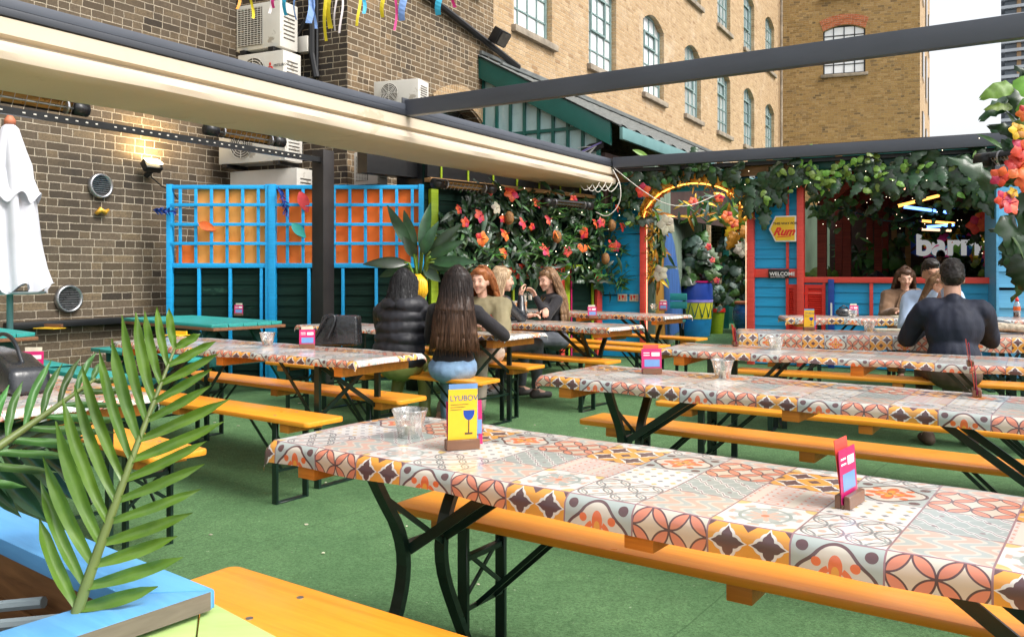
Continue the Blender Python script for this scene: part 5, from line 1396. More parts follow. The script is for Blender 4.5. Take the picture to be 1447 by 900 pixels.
# ================================================================== turquoise picnic tables
def picnic(loc, deg, label, L=1.9, W=.78):
    o = empty('picnic_table', loc, R(deg), label, 'picnic table', 'turquoise picnic tables')
    tp = MB(); n = 5; w = W / n
    for k in range(n): tp.slab([(-L / 2 + (.04 if k in (0, n - 1) else 0), -W / 2 + k * w + .003), (L / 2 - (.04 if k in (0, n - 1) else 0), -W / 2 + k * w + .003), (L / 2, -W / 2 + (k + 1) * w - .003), (-L / 2, -W / 2 + (k + 1) * w - .003)] if k < n - 1 else
                               [(-L / 2, -W / 2 + k * w + .003), (L / 2, -W / 2 + k * w + .003), (L / 2 - .05, -W / 2 + (k + 1) * w - .003), (-L / 2 + .05, -W / 2 + (k + 1) * w - .003)], .735, .768)
    tp.build('tabletop', MT['teal'], o, bevel=.003, seg=1)
    MB().slab([(-L / 2 - .004, -W / 2 - .004), (L / 2 + .004, -W / 2 - .004), (L / 2 + .004, W / 2 + .004), (-L / 2 - .004, W / 2 + .004)], .705, .734).build('edge_board', MT['teal_edge'], o, bevel=.004)
    for s_ in (-1, 1):
        MB().slab([(-L / 2, s_ * .62 - .11), (L / 2, s_ * .62 - .11), (L / 2, s_ * .62 + .11), (-L / 2, s_ * .62 + .11)], .43, .465).build('seat', MT['teal'], o, bevel=.005)
        e = MB()
        x = s_ * (L / 2 - .30)
        e.bar((x, -.68, 0), (x, -.22, .704), .05, .09, up=(0, 1, 0)); e.bar((x, .68, 0), (x, .22, .704), .05, .09, up=(0, 1, 0)); e.bar((x + .05, -.72, .385), (x + .05, .72, .385), .045, .09)
        e.bar((x, 0, .39), (x - s_ * .45, 0, .70), .07, .045)
        e.build('leg_frame', MT['teal_dark'], o, bevel=.004)
    return o
picnic((-3.28, 8.95, 0), -40, 'turquoise picnic table with worn edge against the blue trellis', 1.85, .80)
picnic((-5.0, 7.45, 0), -42, 'turquoise picnic table beside the white parasol at the left edge', 2.2, .80)
picnic((-3.55, 6.95, 0), -42, 'turquoise picnic table half hidden behind the big fern leaf', .9, .8) if False else None
ts_ = empty('turquoise_bench', (-3.3, 6.75, 0), R(-40), 'low turquoise bench behind the big fern leaf', 'bench')
MB().slab([(-.75, -.14), (.75, -.14), (.75, .14), (-.75, .14)], .43, .465).build('seat', MT['teal'], ts_, bevel=.005)
for s_ in (-1, 1): MB().bb(s_ * .6 - .03, s_ * .6 + .03, -.12, .12, 0, .428).build('leg', MT['teal_dark'], ts_, bevel=.004)

# ================================================================== things on the tables
def holder(loc, ang, label, kind='pink', tall=True, lett=False):
    o = empty('menu_holder', loc, ang, label, 'menu holder', 'wooden holders with drinks cards')
    o.scale = (.80, .80, .80)
    b = MB(); b.bb(-.06, .06, -.020, -.004, 0, .035).bb(-.06, .06, .004, .020, 0, .035).bb(-.06, .06, -.004, .004, 0, .012)
    b.build('block', MT['block_dark'], o, bevel=.002, seg=1)
    def card(w, h, y, m, tilt, x=0, nm='card'):
        q = MB(); rot = Matrix.Rotation(R(tilt), 3, 'X')
        q.box(rot @ Vector((x, y, h / 2)) + Vector((0, 0, .012)), (w, .0018, h), rot); return q.build(nm, MT[m], o), rot
    if kind == 'yellow':
        card(.105, .215, .004, 'card_blue', -3, .008); card(.13, .155, .007, 'pink', -5, .012)
        c_, rot = card(.105, .20, -.003, 'yellow', 3)
        f = MB(); y = -.003 - .0012
        def P(x, z): return rot @ Vector((x, y, z)) + Vector((0, 0, .012))
        f.add([P(.045 * math.cos(a) * .45 + .022, .118 + .0 + .028 * math.sin(a)) for a in [math.pi + math.pi * k / 10 for k in range(11)]] + [P(.042, .125), P(.002, .125)], [tuple(range(13))])
        f.build('printed_glass', MT['royal'], o, fixn=False)
        f = MB(); f.bar(P(.022, .092), P(.022, .045), .0015, .004, up=(1, 0, 0)); f.bar(P(.008, .043), P(.036, .043), .0015, .006, up=(0, 0, 1)); f.build('printed_stem', MT['brown_t'], o)
        text_obj('LYUBOV', o, P(-.047, .160), .0265, MT['pot_blue'], rot=(R(93), 0, 0), ext=.0004)
        for k in range(3):
            q = MB(); q.bar(P(-.045, .146 - k * .009), P(.02 - .012 * k, .147 - k * .009), .0008, .0016); q.build('printed_line', MT['brown_t'], o)
        f = MB(); f.bb(.052, .072, -.0005, .0015, .05, .10); f.build('pale_label', MT['card_blue'], o)
    else:
        c_, rot = card(.125, .14, .0, 'pink', -4); card(.095, .165, .006, 'wh_fl' if not tall else 'coral', -7, .0)
        f = MB()
        def P(x, z, y=-.0014): return rot @ Vector((x, y, z)) + Vector((0, 0, .012))
        f.add([P(-.045, .03), P(.05, .03), P(.05, .075), P(-.045, .075)], [(0, 1, 2, 3)]); f.build('blue_print', MT['card_blue'], o, fixn=False)
        f = MB(); f.add([P(.0, .095), P(.05, .095), P(.05, .118), P(.0, .118)], [(0, 1, 2, 3)]); f.add([P(-.05, .098), P(-.012, .098), P(-.012, .103), P(-.05, .103)], [(0, 1, 2, 3)]); f.add([P(-.05, .112), P(-.012, .112), P(-.012, .117), P(-.05, .117)], [(0, 1, 2, 3)])
        f.build('white_print', MT['white'], o, fixn=False)
    return o
def cup(loc, label, h=.082, r=.053, grp='clear plastic candle cups'):
    o = empty('plastic_cup', loc, 0, label, 'cup', grp)
    pr = [(r * .62, .002), (r * .64, 0), (r * .80, h * .5), (r, h), (r * 1.04, h + .002), (r * 1.02, h - .004), (r * .97, h - .003), (r * .77, h * .5), (r * .60, .006)]
    MB().lathe(pr, 32, close=False).build('wall', MT['cup'], o, smooth=True)
    MB().lathe([(.001, .006), (r * .60, .006)], 24, close=False).build('bottom', MT['cup'], o)
    MB().lathe([(r * .30, .007), (r * .30, .03), (.002, .031)], 16, close=False).build('tealight', MT['wh_fl'], o, smooth=True)
    return o
def px_on(px, py): 
    p = at(px, py, TH + .002); return (p.x, p.y, p.z)
holder(px_on(653, 634), R(18), 'yellow glass card and pink card in a wooden holder on the nearest table', 'yellow')
holder(px_on(1201, 713), R(50), 'cards seen edge on in a wooden holder at the right of the nearest table', 'pink')
holder(px_on(921, 528), R(5), 'coral and pink cards in a wooden holder on the second right hand table', 'pink')
holder(px_on(1380, 559), R(64), 'cards seen edge on in a wooden holder on the second table, far right', 'pink')
holder(px_on(1371, 517), R(65), 'cards seen edge on in a holder behind the navy shirt on the third table', 'pink')
holder(px_on(1039, 488), R(84), 'pink cards in a wooden holder at the left end of the third table', 'pink')
holder(px_on(1143, 466.5), R(-3), 'yellow card in a wooden holder on the fourth right hand table', 'yellow')
holder(px_on(1207, 447), R(5), 'pink cards in a holder near the camel coat table end', 'pink', False)
holder(px_on(434, 492), R(12), 'pink cards in a wooden holder beside the black handbag', 'pink', False)
holder(px_on(337, 446), R(-2), 'small pink and blue cards on the trellis side picnic table', 'pink', False)
holder(px_on(697, 468), R(97), 'cards seen edge on in a holder at the end of the women\'s table', 'pink')
holder(px_on(837, 449.5), R(15), 'pink and blue cards in a holder on the black top woman\'s table', 'pink', False)
holder(px_on(937, 439.5), R(-20), 'pink cards in a holder at the right end of the rearmost middle table', 'pink', False)
holder(px_on(800, 431), R(0), 'pink cards in a holder at the left end of the rearmost middle table', 'pink', False)
holder(px_on(45, 533), R(8), 'pink and yellow cards in a holder behind the left leaves', 'pink', False)
holder(px_on(712, 440), R(0), 'pink cards in a holder beside the beer glasses', 'pink', False)
cup(px_on(579, 617), 'clear plastic cup on the nearest table, left of the yellow card')
cup(px_on(1021, 533), 'clear plastic cup on the second right hand table')
cup(px_on(1096, 494), 'clear plastic cup on the third right hand table')
cup(px_on(378, 487), 'clear plastic cup on the handbag table')
cup(px_on(1228, 468), 'clear plastic cup on the fourth right hand table beside the papers')
cup(px_on(1205, 449), 'clear plastic cup beside the pink cards near the camel coat')
cup(px_on(924, 439), 'clear plastic cup at the right end of the rearmost middle table')
def paper(px, py, w, ang, label, h=.015):
    p = at(px, py, TH + .003); o = MB().bb(-w / 2, w / 2, -.10, .10, 0, .004).bb(-w / 2 + .01, w / 2 - .02, -.09, .09, .0045, .009).build('folded_menu', MT['wh_fl'], None, loc=p, rz=ang); tag(o, label, 'menu', 'folded menus lying on tables')
paper(1262, 466.5, .30, R(-12), 'folded pale menu on the fourth table left of the navy shirt')
paper(1283, 447.5, .34, R(-8), 'folded pale menu in front of the woman in the camel coat')
p = at(248, 474, TH + .003)
o = MB().bb(-.09, .09, -.06, .06, 0, .006).bb(-.09, .05, .061, .075, 0, .03).build('menu_tray', MT['yellow'], None, loc=p, rz=R(-20)); tag(o, 'yellow menu lying flat on the table behind the leaf tips', 'menu')
p = at(72, 464, .77); o = empty('menu_board', p, R(-20), 'wooden edged yellow menu lying on the left picnic table', 'menu')
MB().bb(-.12, .12, -.08, .05, 0, .006).build('sheet', MT['yellow'], o); MB().bb(-.14, .06, .051, .075, 0, .035).build('holder', MT['block_dark'], o)
# sauce bottle
o = empty('sauce_bottle', px_on(1437, 448), 0, 'sauce bottle with a red cap on the far right table', 'bottle')
MB().lathe([(.034, 0), (.036, .01), (.036, .12), (.030, .15), (.016, .175)], 20).build('bottle', MT['cup'], o, smooth=True)
MB().lathe([(.031, .002), (.033, .012), (.033, .055), (.002, .056)], 18).build('sauce', MT['cola'], o, smooth=True)
MB().lathe([(.0365, .07), (.0368, .115)], 20, close=False).build('label_band', MT['or_fl'], o, smooth=True)
MB().lathe([(.018, .172), (.019, .20), (.012, .205), (.005, .235)], 14).build('cap', MT['red_louvre'], o, smooth=True)
# rope bag
p = at(1425, 470, TH + .01); o = MB()
for k in range(3): o.tube([Vector((-.28 + .14 * j, .03 * math.sin(j * 1.3 + k) - .06 + .06 * k, .03 + .012 * math.sin(j + k) + (.018 if k == 1 else 0))) for j in range(8)], .026, 8)
o = o.build('rope_bag', MT['rope'], None, smooth=True, loc=p, rz=R(-12)); tag(o, 'coiled cream rope handled bag on the table at the right edge', 'bag')
p = at(1402, 462, TH + .01)
o = MB().ell((0, 0, .03), (.16, .07, .035)).build('dark_pouch', MT['leather'], None, smooth=True, loc=p); tag(o, 'black pouch lying behind the rope bag', 'pouch')
# black handbag on the left table
hb = empty('handbag', at(478, 487.5, TH + .003), R(-8), 'shiny black crocodile leather handbag on the left table', 'handbag')
hm = mat('black_crocodile_leather', (.014, .015, .018), .25, .3, 10, bumps=.9, bs=26, coat=.5)
b = MB(); b.prism([(-.165, 0), (.155, 0), (.145, .20), (-.09, .205)], -.06, .06)
b.build('body', hm, hb, bevel=.018, seg=3)
MB().prism([(-.01, .015), (.14, .015), (.135, .188), (.0, .188)], -.072, -.062).build('pocket', hm, hb, bevel=.004)
MB().tube(smooth_pts([Vector((-.155, -.05, .03)), Vector((-.10, -.09, .12)), Vector((-.05, -.08, .215)), Vector((.02, -.075, .20)), Vector((-.04, -.10, .05))]), .008, 6).build('handle', MT['leather'], hb, smooth=True)
# black leather bag at left edge on the hidden table
hb2 = empty('leather_bag', at(20, 552, TH + .003), R(-38), 'smooth black leather bag behind the left leaves', 'handbag')
MB().prism([(-.3, 0), (.18, 0), (.16, .10), (.0, .15), (-.3, .17)], -.08, .08).build('body', MT['leather'], hb2, bevel=.03, seg=3)
MB().tube(smooth_pts([Vector((-.25, 0, .16)), Vector((-.15, 0, .24)), Vector((.0, 0, .22)), Vector((.08, 0, .12))]), .009, 6).build('handle', MT['leather'], hb2, smooth=True)
# small black purse by the camel coat table
o = MB().ell((0, 0, .045), (.09, .05, .05)).tube([(-.05, 0, .09), (0, 0, .12), (.05, 0, .09)], .008, 6).build('small_purse', MT['leather'], None, smooth=True, loc=px_on(1192, 447)); tag(o, 'small round black purse at the left end of the camel coat table', 'purse')
# glasses
def beer(px, py, label, h=.15, r=.037, full=.8, m='beer'):
    o = empty('beer_glass', px_on(px, py), 0, label, 'glass', 'drinks on the tables')
    MB().lathe([(r * .8, 0), (r * .85, .01), (r, h * .6), (r * .98, h)], 22, close=False).build('glass', MT['cup'], o, smooth=True)
    MB().lathe([(r * .74, .012), (r * .8, .02), (r * .93, h * .6), (r * .92, h * full)], 20).build('beer', MT[m], o, smooth=True)
    MB().lathe([(r * .92, h * full + .001), (r * .92, h * full + .02), (.002, h * full + .021)], 20).build('foam', MT['foam'], o, smooth=True)
beer(727, 442, 'left of the two pints of amber beer by the blonde'); beer(741, 440, 'right of the two pints of amber beer by the blonde')
o = empty('iced_drink', px_on(1295, 449), 0, 'tall pale yellow iced drink with a black straw before the camel coat', 'glass')
MB().lathe([(.030, 0), (.034, .01), (.040, .19)], 20, close=False).build('glass', MT['cup'], o, smooth=True)
q = MB().lathe([(.027, .01), (.031, .02), (.037, .19), (.02, .215), (.002, .22)], 20).build('ice', mat('pale_yellow_ice', (.62, .52, .12), .3, .3, 40, bumps=.8, bs=70), o, smooth=True)
MB().tube([(-.002, 0, .05), (-.006, -.005, .27), (-.02, -.02, .31)], .004, 6).build('straw', MT['black'], o)

# ================================================================== planter and pale green shelf in the foreground
pz = .70
P0 = at(304, 832, pz); P1_ = at(0, 711, pz); e1 = (Vector((P1_.x, P1_.y)) - Vector((P0.x, P0.y))).normalized(); e2 = Vector((e1.y, -e1.x)) * -1
if e2.y > 0: e2 = -e2
pl = empty('planter_box', (P0.x, P0.y, 0), math.atan2(e1.y, e1.x), 'pale blue painted wooden planter box in the left foreground', 'planter')
# local x runs back-left along the far rim, local +y points inward (towards the camera-left)
PLL, PLW, rw = 1.5, .62, .115
mb = MB(); mb.slab([(0, 0), (PLL, 0), (PLL, rw), (rw, rw)], pz - .035, pz); mb.build('far_rim_board', MT['pl_blue'], pl, bevel=.004)
mb = MB(); mb.slab([(0.001, .003), (rw - .001, rw + .003), (rw, PLW - rw), (0, PLW)], pz - .036, pz - .001); mb.build('end_rim_board', MT['pl_blue'], pl, bevel=.004)
mb = MB(); mb.slab([(rw, PLW - rw), (PLL, PLW - rw), (PLL, PLW), (0, PLW)], pz - .035, pz); mb.build('near_rim_board', MT['pl_blue'], pl, bevel=.004)
mb = MB()
for k in range(5):
    z1 = pz - .040 - k * .13; z0 = max(0, z1 - .122)
    mb.bb(.05, PLL, .045, .075, z0, z1); mb.bb(.045, .075, .076, PLW - .045, z0, z1); mb.bb(.05, PLL, PLW - .075, PLW - .045, z0, z1)
mb.build('side_boards', MT['pl_wood'], pl, bevel=.003)
MB().bb(-.002, .0, .01, PLW, pz - .034, pz - .002).build('worn_edge', MT['pl_edge'], pl)
MB().bb(.08, PLL, .08, PLW - .08, .30, .42).build('soil', MT['soil'], pl)
MB().tube([(.25, .10, .62), (.9, .5, .52)], .012, 8).build('cane', MT['umb_g'], pl); MB().tube([(.45, .10, .60), (1.1, .5, .5)], .012, 8).build('cane', MT['umb_g'], pl)
# pale green shelf
q0 = at(283, 843, .655); q1 = at(420, 915, .655); q2 = at(120, 925, .655); q3 = at(265, 990, .655)
sh = empty('pale_green_table', (0, 0, 0), 0, 'pale green boarded table top in the bottom foreground', 'table')
q4 = at(262, 900, .655)
mb = MB(); mb.slab([(q0.x, q0.y), (q2.x, q2.y), (q3.x - .1, q3.y - .15), (q3.x, q3.y)], .63, .655); mb.build('board', MT['pl_green'], sh, bevel=.003)
mb = MB(); mb.slab([(q0.x + .003, q0.y), (q3.x + .003, q3.y), (q3.x + .35, q3.y - .1), (q1.x, q1.y)], .631, .656); mb.build('board', MT['pl_green'], sh, bevel=.003)
mb = MB(); mb.bb(q3.x - .03, q3.x + .03, q3.y - .03, q3.y + .03, 0, .628); mb.build('leg', MT['pl_edge'], sh)

# a few crumbs, petals and paper scraps trodden into the turf
rn9 = random.Random(14); mb = MB()
for k in range(46):
    x_, y_ = rn9.uniform(-2.6, 3.2), rn9.uniform(2.6, 9.0); a_9 = rn9.uniform(0, 6); s9 = rn9.uniform(.004, .013)
    mb.slab([(x_ + s9 * math.cos(a_9 + j * 1.4) * (1 + .5 * (j % 2)), y_ + s9 * math.sin(a_9 + j * 1.4)) for j in range(4)], .010, .013)
o = mb.build('floor_litter', MT['wh_fl']); tag(o, kind='stuff'); tag(o, 'tiny pale scraps scattered over the green turf', 'litter')
# ================================================================== foliage
def frond(base, tip, side, width, nl, mats, name='leaf_frond', parent=None, sag=.06, lobe=.22, wl=.026, seed=1, updir=None, spread=(52, 52), tw=(1.0, 1.0)):
    """deeply cut philodendron leaf: midrib with strap lobes on both sides"""
    rn = random.Random(seed); base, tip = Vector(base), Vector(tip); d = (tip - base); L = d.length; d.normalize()
    side = Vector(side); side = (side - d * side.dot(d)).normalized(); nrm = side.cross(d).normalized()
    def mid(t): return base + d * L * t + nrm * sag * math.sin(t * math.pi)
    rib = MB(); rib.tube([mid(k / 14) for k in range(15)], [.009 * (1 - k / 15) + .002 for k in range(15)], 7)
    lb = MB()
    for i in range(nl):
        t = .10 + .88 * i / (nl - 1); c = mid(t)
        env = math.sin(math.pi * min(1, .16 + t * .80)) ** .6
        for s_, tw_ in ((-1, tw[0]), (1, tw[1])):
            ll = lobe * env * rn.uniform(.88, 1.12) * tw_; ang = R(spread[0 if s_ < 0 else 1] * (1 - .35 * t)) + rn.uniform(-.05, .05)
            dir_ = (d * math.cos(ang) + side * s_ * math.sin(ang)).normalized()
            n = 10; vs = []; fs = []; w0 = wl * (1 - .3 * t) * rn.uniform(.9, 1.15); curl = rn.uniform(.10, .28); tws = rn.uniform(-.5, .5)
            acr = dir_.cross(nrm).normalized()
            for k in range(n + 1):
                q = k / n; w = w0 * (.55 + .75 * math.sin(math.pi * min(1, q * .93 + .07) ** 1.15)) * (1 if q < .8 else max(.03, (1 - q) / .2) ** .6)
                p = c + dir_ * ll * q + d * ll * .30 * q * q - nrm * ll * curl * q * q * -1 - Vector((0, 0, 1)) * ll * .20 * q * q
                aa = acr * math.cos(tws * q) + nrm * math.sin(tws * q)
                rip = nrm * .0035 * math.sin(q * 14 + i)
                for e in (-1, -.5, 0, .5, 1): vs.append(p + aa * w * e + nrm * abs(e) * w * .75 + rip * e)
            for k in range(n):
                for j in range(4): a = k * 5 + j; fs.append((a, a + 5, a + 6, a + 1))
            lb.add(vs, fs)
    o = lb.build(name, mats[0], parent, smooth=True, fixn=False)
    r = rib.build('midrib', mats[1], o if parent else None, smooth=True)
    return o
def fleaf():
    m, b, nt = newmat('split_leaf_green')
    n = tex(7, 5, stretch=(1, 1, 1)); g = node('ShaderNodeNewGeometry'); f = tex(60, 3)
    c = ramp(S(n.outputs[0]), [(.32, (.028, .085, .006)), (.68, (.13, .25, .014))])
    c = mixc(S(g.outputs['Random Per Island']) * .5, c, (.045, .14, .02)); c = mixc(S(f.outputs[0]) * .3, c, (.25, .36, .06))
    link(b.inputs['Base Color'], c); b.inputs['Roughness'].default_value = .38; b.inputs['Coat Weight'].default_value = .25
    link(b.inputs['Normal'], bump(S(f.outputs[0]), .15, .003))
    tr = node('ShaderNodeBsdfTranslucent'); link(tr.inputs[0], c); mx = node('ShaderNodeMixShader'); mx.inputs[0].default_value = .28
    nt.links.new(b.outputs[0], mx.inputs[1]); nt.links.new(tr.outputs[0], mx.inputs[2]); nt.links.new(mx.outputs[0], nt.nodes['Material Output'].inputs[0])
    return m
MT['fleaf'] = fleaf(); MT['rib'] = mat('pale_midrib', (.13, .17, .045), .45, .15, 12)
fp = empty('split_leaf_plant', (-.95, 1.45, 0), 0, 'split leaf philodendron with long cut leaves growing from the blue planter', 'plant')
def loc_(p): return Vector(p) - Vector((-.95, 1.45, 0))
A0_ = loc_(atd(95, 905, 1.42)); A1_ = loc_(atd(250, 485, 1.60))
frond(A0_, A1_, (1, .25, -.30), .2, 14, (MT['fleaf'], MT['rib']), 'big_leaf', fp, .035, .205, .0088, 4, spread=(52, 66), tw=(1.05, .72))
frond(loc_(atd(-90, 690, 1.4)), loc_(atd(135, 535, 1.6)), (-.3, .2, 1), .2, 9, (MT['leaf_md'], MT['rib']), 'left_leaf', fp, .02, .125, .0065, 8, spread=(50, 62))
frond(loc_(atd(-120, 640, 1.5)), loc_(atd(70, 628, 1.75)), (.2, .8, -.6), .2, 7, (MT['leaf_dk'], MT['rib']), 'dark_leaf', fp, .03, .16, .014, 9)
st = MB()
for (a, b) in (((95, 905), (70, 1000)), ((60, 900), (40, 1000))): st.tube([loc_(atd(*a, 1.42)), loc_(atd(*b, 1.42)) + Vector((0, .05, -.1))], .012, 7)
st.tube([A0_ + Vector((-.02, 0, -.35)), A0_], [.012, .010], 7)
st.build('stem', MT['rib'], fp, smooth=True)
kl = MB()
for k in range(0):
    leaf_shape(kl, loc_(atd(random.uniform(-40, 130), random.uniform(800, 930), random.uniform(1.25, 1.6))), random.uniform(.05, .11), .03, rnd_rot(), .4, 5)

def big_leaf_at(mb, c, L, W, face=(0, -1, .3), roll=None, bend=.3, kind='heart', split=True):
    """leaf hanging with its face towards 'face'"""
    f = Vector(face) + Vector((random.uniform(-.45, .45), random.uniform(-.25, .25), random.uniform(-.35, .5))); f.normalize()
    roll = random.uniform(-3.14, 3.14) if roll is None else roll
    down = Vector((math.sin(roll), 0, -math.cos(roll))); x = (down - f * down.dot(f)).normalized(); y = f.cross(x)
    rot = Matrix((x, y, f)).transposed()
    (heart_leaf if kind == 'heart' else leaf_shape)(mb, c, L, W, rot, bend) if kind != 'heart' else heart_leaf(mb, c, L, W, rot, bend, split)

def garland(name, label, origin, ang, pts, n_big, n_small, big=(.20, .32), small=(.07, .12), seed=0, mats=('leaf_dk', 'leaf_lt'), bulbs=10, spread=(.22, .20), depth=.14, flowers=(), cat='garland'):
    random.seed(seed); o = empty(name, origin, ang, label, cat); n_big = int(n_big * .72); bulbs = int(bulbs * .35); big = (big[0] * .82, big[1] * .82)
    def along():
        t = random.random() * (len(pts) - 1); i = min(int(t), len(pts) - 2); a, b = Vector(pts[i]), Vector(pts[i + 1]); return a.lerp(b, t - i)
    stem = MB(); sp = [Vector(p) + Vector((random.uniform(-.03, .03), random.uniform(-.04, .02), random.uniform(-.04, .04))) for p in pts]; stem.tube(smooth_pts(sp), .012, 6)
    stem.build('vine', MT['green_trim'], o, smooth=True)
    b = MB()
    for k in range(n_big):
        c = along() + Vector((random.gauss(0, .06), -random.uniform(0, depth), random.gauss(.04, spread[0] * .34))); L = random.uniform(*big)
        big_leaf_at(b, c, L, L * random.uniform(.6, .85), roll=random.gauss(0, .9))
    b.build('big_leaves', MT[mats[0]], o, smooth=True, fixn=False)['kind'] = 'stuff'
    s = MB()
    for k in range(n_small):
        c = along() + Vector((random.gauss(0, .08), -random.uniform(.02, depth + .06), random.gauss(.04, spread[1] * .36))); L = random.uniform(*small)
        big_leaf_at(s, c, L, L * random.uniform(.6, .8), kind='heart', split=False)
    if n_small: s.build('small_leaves', MT[mats[1]], o, smooth=True, fixn=False)['kind'] = 'stuff'
    if bulbs:
        q = MB()
        for k in range(bulbs): q.ell(along() + Vector((random.gauss(0, .1), -depth - .08, random.gauss(0, spread[0] * .7))), (.0045, .0045, .0045), nu=6, nv=4)
        q.build('fairy_lights', MT['bulb'], o)['kind'] = 'stuff'
    for (px_, m, r) in flowers: hibiscus(o, px_, MT[m], r)
    return o
def hibiscus(parent, c, m, r, face=(0, -1, .15), name='hibiscus_flower'):
    f = (Vector(face) + Vector((random.uniform(-.4, .4), 0, random.uniform(-.3, .4)))).normalized()
    x = f.orthogonal().normalized(); y = f.cross(x); a0 = random.random() * 6; mb = MB()
    for k in range(5):
        a = a0 + k * 1.2566; u = (x * math.cos(a) + y * math.sin(a)); u2 = (u + f * random.uniform(.25, .6)).normalized(); w = f.cross(u)
        rot = Matrix((u2, w, u2.cross(w))).transposed(); heart_leaf(mb, Vector(c), r, r * 1.2, rot, .45, False, 6)
    mb.cap(Vector(c), Vector(c) + f * r * .8, r * .07, r * .05, 6)
    return mb.build(name, m, parent, smooth=True, fixn=False)
def anthurium(parent, c, m, r):
    mb = MB(); big_leaf_at(mb, Vector(c), r * 1.5, r * 1.2, roll=random.uniform(-1, 1), kind='heart', split=False); mb.cap(Vector(c) + Vector((0, -.02, 0)), Vector(c) + Vector((.01, -.06, -r * .7)), r * .09, r * .06, 6)
    return mb.build('anthurium_flower', m, parent, smooth=True, fixn=False)

# --- tropical flower wall over the planted wall
random.seed(21)
tf = empty('tropical_flower_display', FW.o, FW.a, 'thick tropical display of hibiscus, anthurium and pineapples on the black wall', 'flowers')
def fpt(px, py, off=.28):
    t, z = FW.tz(px, py); k = (px - CX_) / F_
    # push towards the camera by off along the wall normal while keeping place
    return Vector((t, -off, z))
lv = MB(); lv2 = MB(); lv3 = MB()
def dens(px):                                            # upper and lower silhouette of the mass, photo rows
    top = 262 + max(0, (px - 640)) * .07 if px < 700 else 268 + (px - 700) * .06
    bot = 398 - 6 * math.sin(px * .05) + (8 if px > 830 else 0)
    return top, bot
for k in range(1050):
    px = random.uniform(612, 866); a, b = dens(px); py = random.uniform(a, b)
    if px < 640 and py < 300: continue
    c = fpt(px, py, random.uniform(.05, .34))
    L = random.uniform(.12, .30)
    if random.random() < .55: big_leaf_at(lv, c, L, L * .28, kind='lance', roll=random.gauss(0, 1.5))
    elif random.random() < .6: big_leaf_at(lv, c, L * .8, L * .5, kind='heart')
    else: big_leaf_at(lv2, c, L * .6, L * .2, kind='lance')
for k in range(36):                                      # spiky tufts
    px = random.uniform(625, 860); a, b = dens(px); c = fpt(px, random.uniform(a + 12, b - 8), random.uniform(.25, .38))
    for j in range(9):
        an = j * .7; f = Vector((math.cos(an) * .8, -.7, math.sin(an) * .8 + .2)).normalized(); y = f.orthogonal().normalized(); leaf_shape(lv3, c, random.uniform(.12, .22), .028, Matrix((f, y, f.cross(y))).transposed(), .5, 5)
lv.build('dark_leaves', MT['leaf_dk'], tf, smooth=True, fixn=False)['kind'] = 'stuff'
lv2.build('light_leaves', MT['leaf_md'], tf, smooth=True, fixn=False)['kind'] = 'stuff'
lv3.build('spiky_leaves', MT['leaf_md'], tf, smooth=True, fixn=False)['kind'] = 'stuff'
for px, py, m, r in ((663, 271, 'red_fl', .085), (692, 276, 'red_fl', .12), (727, 289, 'red_fl', .09), (671, 296, 'wh_fl', .09), (649, 307, 'pk_fl', .10), (628, 316, 'red_fl', .075), (651, 339, 'or_fl', .11), (708, 317, 'pk_fl', .095), (683, 333, 'or_fl', .10), (681, 311, 'red_fl', .06),
                     (745, 312, 'pk_fl', .09), (741, 354, 'pk_fl', .11), (796, 330, 'red_fl', .11), (812, 317, 'red_fl', .09), (822, 316, 'pk_fl', .09), (835, 347, 'red_fl', .10), (844, 349, 'pk_fl', .10), (773, 356, 'pk_fl', .085), (682, 358, 'or_fl', .085), (620, 298, 'red_fl', .07), (724, 322, 'red_fl', .06), (780, 284, 'red_fl', .07)):
    hibiscus(tf, fpt(px + random.uniform(-2, 2), py, .36), MT[m], r * .80)
for px, py, m, r in ((751, 330, 'or_fl', .11), (786, 346, 'or_fl', .08), (847, 317, 'red_fl', .09), (797, 348, 'or_fl', .07), (839, 292, 'red_fl', .08)): anthurium(tf, fpt(px, py, .40), MT[m], r)
for px, py in ((687, 310), (755, 336), (833, 320), (824, 366)):
    c = fpt(px, py, .40); MB().ell(c, (.06, .06, .085)).build('pineapple', MT['pineapple'], tf, smooth=True)
q = MB()
for k in range(22): px = random.uniform(625, 860); a, b = dens(px); q.ell(fpt(px, random.uniform(a, b), .40), (.006, .006, .006), nu=6, nv=4)
q.build('fairy_lights', MT['bulb'], tf)['kind'] = 'stuff'
t_, z_ = FW.tz(612, 268); heater(FW.pt(FW.t(622), z_ + .02, .42), FW.a, .95, 'black tube heater over the flower wall beside the trellis', -50)
t_, z_ = FW.tz(767, 291); heater(FW.pt(FW.t(767), z_, .45), FW.a, .95, 'silver faced tube heater among the flowers near the awning end', -40)

# --- bird of paradise plant with a bunch of bananas
random.seed(5)
c0 = Vector((-1.0, 9.15, 0)); bp = empty('banana_plant', c0, 0, 'large leaved plant with a bunch of yellow bananas beside the trellis', 'plant')
st = MB(); lf = MB(); hub = Vector((0, 0, 1.36))
for (px, py, L) in ((556, 306, .5), (574, 312, .4), (602, 304, .5), (532, 370, .35), (545, 385, .4), (640, 325, .55), (640, 345, .5), (633, 375, .4), (655, 368, .4), (608, 330, .4), (575, 342, .4), (616, 392, .35), (668, 392, .3)):
    tp = atd(px, py, 9.0 + random.uniform(-.1, .1)) - c0; d = (tp - hub); u = d.normalized(); s0 = hub + u * .12
    st.tube([hub + Vector((0, 0, -.3)), s0, hub + d * .35], .014, 6)
    w = Vector((0, -1, .2)); w = (w - u * w.dot(u)).normalized(); y = w.cross(u); rot = Matrix((u, y, w)).transposed()
    leaf_shape(lf, hub + d * .28, d.length * .92, .15, rot, random.uniform(.15, .5), 9, .35)
